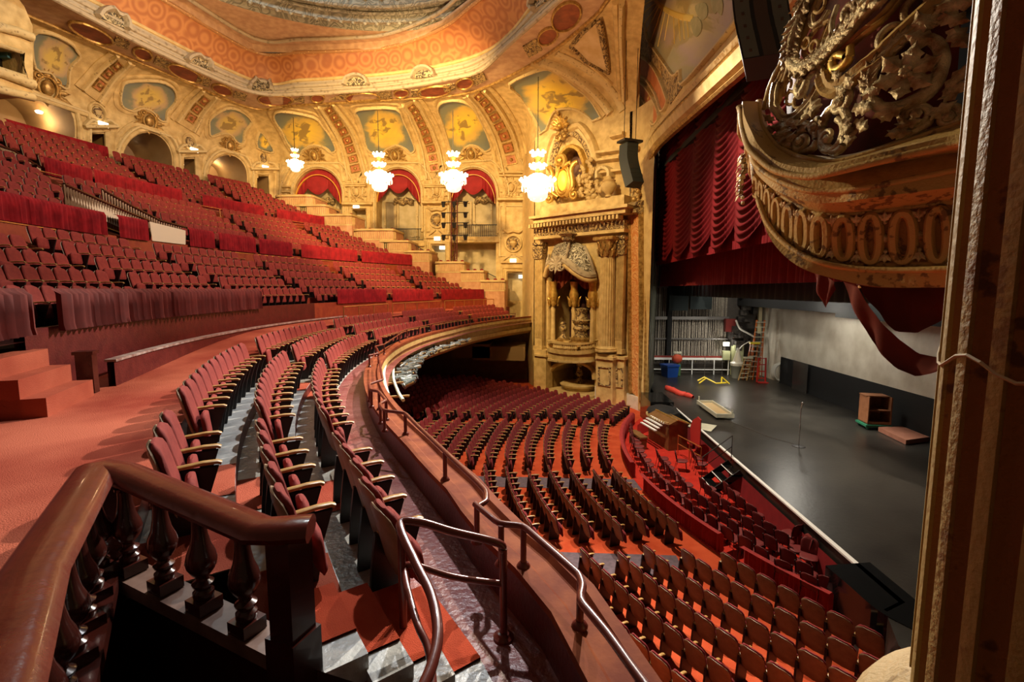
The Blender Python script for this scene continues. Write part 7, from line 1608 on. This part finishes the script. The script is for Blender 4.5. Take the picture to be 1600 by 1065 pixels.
for (x, yt, ym, yb) in [(1283, 480, 640, 780), (1036, 500, 655, 790), (832, 515, 655, 790), (655, 520, 640, 760), (518, 505, 610, 720), (408, 470, 580, 670), (318, 410, 530, 620), (243, 350, 460, 560), (185, 290, 400, 480)]:
    for yy, r, dirn in ((yt, .05, 1), (yb, .05, -1)):
        h = SBN.hit(x / 4.63 + 1160, yy / 4.63 + 230)
        if h:
            n_ = h[1]; up = Vector((0, 0, 1)); up = (up - n_ * up.dot(n_)).normalized(); sd = up.cross(n_); M = Matrix((sd, up, n_)).transposed().to_4x4(); M.translation = h[0]
            for a in (.9, 1.57, 2.24): leaf(mbx, (0, -.03 * dirn), a * dirn, .10, .022, M, curl=.1)
            mbx.sphere(M @ Vector((0, -.055 * dirn, .02)), .022, 8)
    h = SBN.hit(x / 4.63 + 1160, ym / 4.63 + 230)
    if h: mbx.sphere(h[0] + h[1] * .01, .045, 8)
relw(mbx.build('leaf_buds', M_GILT, None, smooth=50), e, W)
# pierced upper shell: lining and carved scrolls
base = C3['base']; nb = len(base); apex = Vector((5.2, 6.9, 12.6)); rows = []
for k in range(13):
    t = k / 12; rows.append([Vector((p.x + (apex.x - p.x) * (1 - math.cos(t * 1.35)) * .9, p.y + (apex.y - p.y) * (1 - math.cos(t * 1.35)) * .9, p.z + (apex.z - p.z) * math.sin(t * math.pi / 2))) for p in base])
mb = MB(); mb.grid(rows); fsh = mb.build('shell', M_BLACK); SFSH = Surf([fsh]); bpy.data.objects.remove(fsh)
mb = MB(); mb.grid([[p + (Vector((4.6, 6.75, p.z)) - p).normalized() * .28 for p in r] for r in rows]); relw(mb.build('lining', mat('red lining cloth', (.16, .012, .008), .8, col2=(.035, .006, .004), scale=3), None, smooth=60), e, W)
def scr(pts, r, name='scroll', material=None, zlift=.05, leafy=0, k=8, closed=False, flat=False):
    P = []; U = []
    for p in spline([Vector(q) for q in pts], 5, closed):
        h = SFSH.hit(p[0], p[1])
        if h: P.append(h[0] + h[1] * zlift); U.append(h[1])
    if len(P) < 3: return
    mb = MB()
    if flat: mb.sweep(P, [(-r, -r * .5), (-r, r * .3), (-r * .6, r * .7), (0, r * .35), (r * .6, r * .7), (r, r * .3), (r, -r * .5)], ups=U, closed=closed)
    else: mb.tube(P, [r * (.75 + .25 * math.sin(math.pi * i / (len(P) - 1))) for i in range(len(P))], k)
    if leafy:
        for i in range(0, len(P) - 1, leafy):
            t = (P[i + 1] - P[i]).normalized(); n_ = U[i]; s_ = t.cross(n_); M = Matrix((t, s_, n_)).transposed().to_4x4(); M.translation = P[i]
            for a in (.7, -.7, 0): leaf(mb, (0, 0), a, r * 2.1, r * .7, M, z=r * .5, curl=.1)
    return relw(mb.build(name, material or M_GILT, None, smooth=50), e, W)
# straight border mouldings of the pierced shell
for dx, r in ((0, .035), (5, .02), (10, .03), (16, .045)): scr([(1200 + dx, 170), (1208 + dx, 140), (1225 + dx, 98), (1250 + dx, 42), (1272 + dx, -5), (1290 + dx, -40)], r, 'border', M_OCHS)
scr([(1218, 133), (1214, 152), (1216, 172), (1228, 186), (1248, 184), (1269, 165), (1284, 142), (1291, 122), (1287, 111), (1274, 117), (1266, 126)], .05, 'loop', M_GILT, .08, flat=True)
scr([(1266, 126), (1258, 140), (1262, 152), (1268, 142), (1272, 130)], .05, 'curl', M_GILT, .12)
for cx, cy, rx, ry in [(1235, 139, 5, 13), (1241, 155, 8, 11), (1255, 159, 8, 12)]: scr(ell(cx, cy, rx, ry, 25, 10), .02, 'ring', M_OCHS, .06, closed=True)
scr([(1277, -10), (1270, 8), (1256, 36), (1246, 64), (1242, 92), (1248, 108), (1264, 113), (1286, 100), (1314, 74), (1336, 54), (1357, 28), (1385, 2), (1400, -20)], .085, 'leaf_rope', M_GILT, .1, leafy=2)
scr([(1303, 38), (1295, 60), (1282, 88), (1272, 94), (1264, 86), (1268, 70), (1285, 48), (1303, 38)], .028, 'loop', M_OCHS, .08, flat=True)
for cx, cy, rx, ry in [(1270, 73, 5, 9), (1282, 77, 5, 9), (1290, 14, 7, 13)]: scr(ell(cx, cy, rx, ry, 25, 10), .022, 'ring', M_OCHS, .1, closed=True)
scr([(1300, -8), (1284, 14), (1276, 32), (1279, 46), (1292, 38), (1302, 22)], .035, 'scroll', M_GILT, .09, flat=True)
scr([(1318, 15), (1310, 40), (1311, 58), (1324, 60), (1338, 44), (1348, 20), (1340, 12), (1328, 28), (1330, 38)], .035, 'scroll', M_GILT, .1)
scr([(1345, -10), (1352, 10), (1368, 6), (1372, -8)], .04, 'scroll', M_GILT, .1)
scr([(1342, 76), (1341, 94), (1330, 107), (1315, 112), (1312, 100), (1322, 90), (1333, 92)], .05, 'scroll', M_GOLDB, .1)
scr([(1296, 122), (1302, 138), (1318, 142), (1342, 126), (1374, 98), (1402, 70), (1430, 44), (1455, 20), (1480, -10)], .085, 'broad_band', M_OCHS, .1, flat=True)
scr([(1296, 122), (1300, 104), (1315, 88), (1345, 60), (1380, 30), (1410, -5)], .05, 'broad_band', M_GOLD, .04, flat=True)
for cx, cy, rx, ry in [(1391, 62, 12, 21), (1430, 18, 14, 24)]: scr(ell(cx, cy, rx, ry, 40, 12), .035, 'ring', M_GILT, .05, closed=True)
# big rosette in its ring
scr([(1366, 156), (1374, 172), (1392, 176), (1415, 170), (1446, 152), (1464, 125), (1470, 100), (1462, 80), (1448, 70)], .065, 'ring', M_GILT, .12)
scr([(1364, 152), (1364, 126), (1380, 97), (1402, 76), (1428, 60), (1455, 46)], .06, 'leaf_rope', M_GILT, .1, leafy=2)
def fr_(u, v, lift=.1, rot=0):
    h = SFSH.hit(u, v) or SFSH.hit(u + 2, v - 8) or SFSH.hit(u + 6, v - 16); n_ = h[1].normalized(); up = Vector((0, 0, 1)); up = (up - n_ * up.dot(n_)).normalized(); sd = up.cross(n_); M = Matrix((sd, up, n_)).transposed().to_4x4(); M.translation = h[0] + n_ * lift; return M @ Matrix.Rotation(rot, 4, 'Z')
M = fr_(1413, 127, .1); mb = MB()
for i in range(6): a = i * math.pi / 3 + .3; leaf(mb, (.05 * math.cos(a), .05 * math.sin(a)), a, .22, .10, M, curl=.35, n=7)
for i in range(7): a = i * .9; mb.sphere(M @ Vector((.035 * math.cos(a) * (i > 0), .035 * math.sin(a) * (i > 0), .1)), .028, 8)
relw(mb.build('rosette', M_GILT, None, smooth=50), e, W)
for (u, v, r, dr, tail) in [(1265, 222, .12, 1, None), (1311, 217, .165, -1, None), (1431, 185, .13, 1, None), (1326, 163, .11, -1, None), (1287, 200, .07, 1, None), (1478, 196, .08, -1, None)]:
    M = fr_(u, v, .1); mb = MB(); spiral(mb, (0, 0), r, 1.35, .04, M, dr, 1.2, z=.0, n=26, k=8); relw(mb.build('spiral_scroll', M_GILT, None, smooth=50), e, W)
mb = MB()
for (u, v, a, L_, w_) in [(1250, 200, 2.9, .35, .07), (1252, 207, 3.2, .36, .07), (1258, 212, 3.5, .33, .07), (1262, 200, 2.5, .3, .06), (1236, 212, 3.4, .25, .06), (1285, 160, -1.3, .30, .09), (1292, 165, -1.6, .26, .08), (1281, 172, -2.0, .24, .07), (1340, 190, -1.0, .28, .08), (1345, 205, -1.5, .25, .08), (1352, 196, -.6, .25, .08), (1345, 142, 1.6, .2, .08), (1340, 148, 2.4, .2, .07), (1356, 160, .4, .25, .08), (1352, 172, -.4, .28, .08), (1370, 185, 0, .3, .08), (1380, 192, .4, .25, .07), (1400, 205, .1, .25, .06), (1388, 215, -.2, .25, .06), (1450, 190, .5, .25, .07), (1460, 30, .2, .35, .10), (1478, 24, -.2, .3, .1), (1470, 40, -.7, .3, .09), (1488, 60, -1.1, .32, .09), (1452, 75, 2.8, .28, .09), (1444, 62, 2.0, .26, .09), (1480, 150, 1.0, .3, .07), (1470, 165, .7, .3, .07), (1290, 108, 2.6, .15, .05), (1330, 128, 2.2, .2, .06), (1222, 205, 3.0, .2, .06), (1215, 195, 2.4, .2, .05)]:
    try: M = fr_(u, v, .09)
    except Exception: continue
    leaf(mb, (0, 0), a, L_ * .8, w_ * .95, M, curl=.3, n=12)
relw(mb.build('acanthus_leaves', M_GILT, None, smooth=50), e, W)
scr([(1335, 213), (1338, 185), (1325, 168), (1306, 178), (1296, 200), (1300, 226), (1318, 238), (1332, 228), (1330, 212)], .05, 'scroll', M_GILT, .1)
scr([(1210, 206), (1240, 196), (1268, 196), (1284, 206), (1286, 226), (1272, 238), (1256, 236), (1252, 224)], .045, 'scroll', M_GILT, .1)
scr([(1398, 218), (1420, 212), (1446, 198), (1450, 182), (1438, 172), (1420, 176), (1412, 192)], .04, 'scroll', M_GILT, .1)
# gilt bracket under the prow
mb = MB(); p0 = C3['f2'][NC - 6]
for i in range(9):
    M = Matrix.Translation(p0 + Vector((-.06, .05, -.12 - i * .06))); leaf(mb, (0, 0), -1.57 + .5 * math.sin(i * 2), .18, .06, M @ Matrix.Rotation(-.9, 4, 'Y'), curl=.3)
    mb.sphere(p0 + Vector((-.05 + .02 * math.sin(i), .06, -.1 - i * .065)), .05 - .003 * i, 6)
relw(mb.build('hanging_leaves', M_GILT, None, smooth=50), e, W)
# red drape under the canopy
def drape(edge_top, edge_bot, name, lab, folds=6, amp=.06, n=36):
    T = resample([Vector(p) for p in edge_top], n); B = resample([Vector(p) for p in edge_bot], n); rows = []
    for k in range(9):
        f = k / 8; rows.append([T[i].lerp(B[i], f) + Vector((amp * math.sin(i / n * folds * 6.28 + f * 3) * math.sin(math.pi * min(1, f * .9 + .1)), 0, -.10 * math.sin(math.pi * f) * math.sin(math.pi * i / n))) for i in range(n)])
    mb = MB(); mb.grid(rows); o = mb.build(name, mat('wine red drape', (.085, .006, .005), .85, col2=(.115, .009, .007), scale=3, sheen=.25), smooth=80); tag(o, lab, 'drape', 'drapes under the near canopy'); return o
D = lambda u, v, d: CAM + ray(u, v) * (d / ray(u, v).y)
drape([D(1268, 418, 6.0), D(1290, 432, 5.9), D(1305, 440, 5.8)], [D(1276, 452, 6.0), D(1290, 481, 5.9), D(1302, 455, 5.8)], 'drape_tail', 'short pointed end of the wine red drape under the canopy prow', 2, .03, 14)
drape([D(1316, 436, 5.4), D(1330, 475, 5.3), D(1360, 530, 5.1), D(1400, 575, 4.9), D(1430, 588, 4.8), D(1462, 582, 4.7), D(1490, 560, 4.6)], [D(1336, 440, 5.2), D(1352, 470, 5.15), D(1378, 505, 5.05), D(1405, 530, 4.95), D(1435, 552, 4.85), D(1465, 558, 4.75), D(1490, 548, 4.65)], 'swag', 'wide wine red swag looping under the near canopy', 3, .03)
drape([D(1338, 440, 5.5), D(1355, 465, 5.4), D(1380, 498, 5.3), D(1400, 518, 5.2), D(1435, 520, 5.15), D(1470, 500, 5.1), D(1495, 480, 5.0)], [D(1336, 436, 5.5), D(1390, 438, 5.4), D(1420, 440, 5.35), D(1440, 440, 5.3), D(1460, 440, 5.2), D(1480, 440, 5.1), D(1500, 440, 5.0)], 'swag', 'dark inner fold of the drape directly under the canopy rim', 4, .04)
# ============================================================ NEAR COLUMN
cx_, cy_, cr = 1.90, 1.525, .525
T = []; n = 24
e = empty('fluted_column', (cx_, cy_, 6.2), 0, 'huge stained ochre fluted column close to the camera at the right edge', 'column')
def colpart(name, material, sel, z0=.0, z1=7.5):
    mb = MB()
    for j in range(n):
        a0 = 2 * math.pi * j / n + .045; w_ = 2 * math.pi / n
        if sel == 'fillet': A = [a0 - .052, a0 - .046, a0, a0 + .046, a0 + .052]; Rr = [cr - .03, cr, cr + .002, cr, cr - .03]
        else: A = list(np.linspace(a0 + .05, a0 + w_ - .05, 8)); Rr = [cr - .012 - .040 * math.sin(math.pi * i / 7) ** .6 for i in range(8)]
        mb.grid([[(Rr[i] * math.cos(A[i]), Rr[i] * math.sin(A[i]), z) for i in range(len(A))] for z in (z0, (z0 + z1) / 2, z1)])
    return mb.build(name, material, e, smooth=40)
colpart('fillets', spots('stained yellow fillet', (.31, .21, .055), (.20, .11, .03), rough=.65), 'fillet'); colpart('flutes', M_OCHD, 'flute')
mb = MB(); mb.lathe([(.50, .12), (.56, .06), (.60, .0), (.66, -.05), (.70, -.12), (.70, -.2), (.62, -.26), (.60, -.32), (.68, -.38), (.74, -.46), (.74, -.6), (.70, -.62), (.70, -1.6)], (0, 0, 0), 48); mb.build('base', spots('chipped cream stone', (.50, .36, .17), (.30, .2, .08)), e, smooth=40)
mb = MB(); Zr = 7.3 - 6.2
pts = [(cr * 1.002 * math.cos(a) - .0, cr * 1.002 * math.sin(a), 1.36 + .03 * math.sin(a * 9)) for a in np.linspace(0, 2 * math.pi, 60)[:-1]]; mb.tube(pts, .006, 5, closed=True); mb.build('twine', mat('twine', (.35, .25, .12), .8), e)
# booth front at the upper left corner
e = empty('projection_booth', (-26, 22.5, 18), 0, 'cream plaster booth front with a dark window, jutting at the picture corner', 'booth'); W = e.location.copy()
def pr(u, v, R=46.0): return atr(u, v, R)
outer = [(-60, -80), (-60, 100), (-60, 130), (52, 152), (51, 40), (38, 10), (0, -40)]; hole = [(-30, 62), (-30, 98), (38, 120), (35, 82)]
mb = MB(); vs, fs, uv = cdt(outer, [hole], lambda u, v: pr(u, v), 14); mb.add(vs, fs); R_ = [pr(u, v) for u, v in outer]; bk = [p + (p - Vector((CC.x, CC.y, p.z))).normalized() * 4 for p in R_]; mb.grid([R_, bk], closeu=True); relw(mb.build('front', M_CREAM, None, smooth=30), e, W)
R_ = [pr(u, v) for u, v in hole]; bk = [p + (p - Vector((CC.x, CC.y, p.z))).normalized() * 1.2 for p in R_]; mb = MB(); mb.grid([R_, bk], closeu=True); relw(mb.build('window_reveal', M_CREAM2, None), e, W); mb = MB(); mb.add(bk, [(0, 1, 2, 3)]); relw(mb.build('window_glass', M_GLOSSBLACK, None), e, W)
mb = MB(); c_ = atr(12, 85, 46.9); mb.box(c_, (.5, .5, .5)); relw(mb.build('projector', mat('teal glass lamp', (.08, .2, .18), .3), None), e, W)
SBO = Surf([]) if False else None
for L_, r in (([(-60, 36), (0, 42), (30, 50), (50, 58)], .22), ([(-60, 104), (0, 112), (52, 132)], .25), ([(-60, 128), (0, 140), (52, 152)], .2), ([(-30, 62), (35, 82), (38, 120), (-30, 98)], .12)):
    mb = MB(); mb.tube([pr(u, v, 45.9) for u, v in L_], r, 8, closed=r == .12); relw(mb.build('moulding', M_MOULD, None, smooth=50), e, W)
# ornate stair balustrade and white stairwell wall in the upper balcony
SOP = [(100, 288), (160, 310), (215, 337), (262, 362), (290, 378)]
def stair_bal(px, R, lab, h=1.0, n=34, wall=False):
    P = [atr(u, v, R) for u, v in px]; e = empty('stair_balustrade', P[0], 0, lab, 'balustrade', 'dark balustrades of the balcony stair'); W = P[0].copy()
    S = resample(P, n); mb = MB(); mb.tube([p for p in S], .07, 6); relw(mb.build('handrail', M_WOODD, None, smooth=50), e, W)
    me = None
    for p in S:
        if me is None: mb = MB(); mb.lathe([(.05, 0), (.03, h * .2), (.07, h * .4), (.03, h * .6), (.06, h * .8), (.04, h)], (0, 0, -h), 6); o = mb.build('baluster', mat('bronze baluster', (.16, .10, .05), .4, .5), e, smooth=50); me = o.data
        else: o = bpy.data.objects.new('baluster', me); COL.objects.link(o); o.parent = e
        o.location = p - W
    mb = MB(); mb.tube([p - Vector((0, 0, h)) for p in S], .07, 6); relw(mb.build('bottom_rail', M_WOODD, None, smooth=50), e, W)
stair_bal([(100, 288), (160, 315), (200, 332), (232, 345)], 37.3, 'lower dark balustrade of the balcony stair over the white wall')
stair_bal([(160, 297), (205, 322), (250, 345), (292, 356)], 38.6, 'upper dark balustrade of the balcony stair')
mb = MB(); P = [atr(u, v, 36.9) for u, v in [(234, 346), (290, 360), (290, 382), (238, 376)]]; mb.add(P, [(0, 1, 2, 3)]); P2 = [atr(u, v, 37.3) for u, v in [(110, 300), (232, 350), (232, 376), (110, 320)]]; mb.add(P2, [(0, 1, 2, 3)]); struct(mb.build('stairwell_white_wall', mat('cream white stair wall', (.62, .55, .40), .6)))
stair_bal([(-20, 222), (20, 235), (62, 262)], 44.5, 'brown balustrade at the picture edge above the top seats')
# lighting truss in the arch nearest the stage
e = empty('lighting_truss', aty(712, 400, 40.9), 0, 'dark vertical truss with small spotlights before the last red arch', 'truss'); W = e.location.copy(); mb = MB()
a0 = aty(709, 440, 40.9); a1 = aty(710, 308, 40.9)
for dx, dy in ((-.25, 0), (.25, 0), (0, .4)): mb.tube([a0 + Vector((dx, dy, 0)), a1 + Vector((dx, dy, 0))], .05, 6)
for i in range(14): p = a0.lerp(a1, i / 14); q = a0.lerp(a1, (i + 1) / 14); mb.tube([p + Vector((-.25, 0, 0)), q + Vector((.25, 0, 0))], .025, 4)
relw(mb.build('frame', mat('dark red truss', (.10, .02, .015), .5), None), e, W)
for j, v in enumerate((315, 332, 348, 367)):
    p = aty(710, v, 40.9); mb = MB(); mb.tube([p - Vector((1.1, 0, 0)), p + Vector((1.2, 0, 0))], .04, 6); relw(mb.build('crossbar', M_IRON, None), e, W)
    for s_ in (-.9, .0, .95):
        mb = MB(); q = p + Vector((s_, -.15, -.25)); mb.lathe([(.12, -.2), (.17, .1), (.2, .2)], q, 8); relw(mb.build('lamp_head', M_IRON, None, smooth=40), e, W)
# small box balcony fronts in the dark under the balcony
for i, (u0, v0, u1, v1) in enumerate([(706, 537, 765, 550), (738, 541, 820, 556)]):
    a = aty(u0, v0, 37.5); b = aty(u1, v0, 37.2); mb = MB(); mb.box(((a.x + b.x) / 2, 39.2, a.z - .55), (b.x - a.x, 3.6, 1.1)); o = mb.build('lower_theatre_box', mat('dark ochre front', (.26, .16, .06), .6)); tag(o, 'curved lower box front under the balcony, %s' % ['the one deeper in the shade', 'the one beside the gilded box'][i], 'theatre box', 'lower boxes under the balcony')  # fronts in one even dark ochre
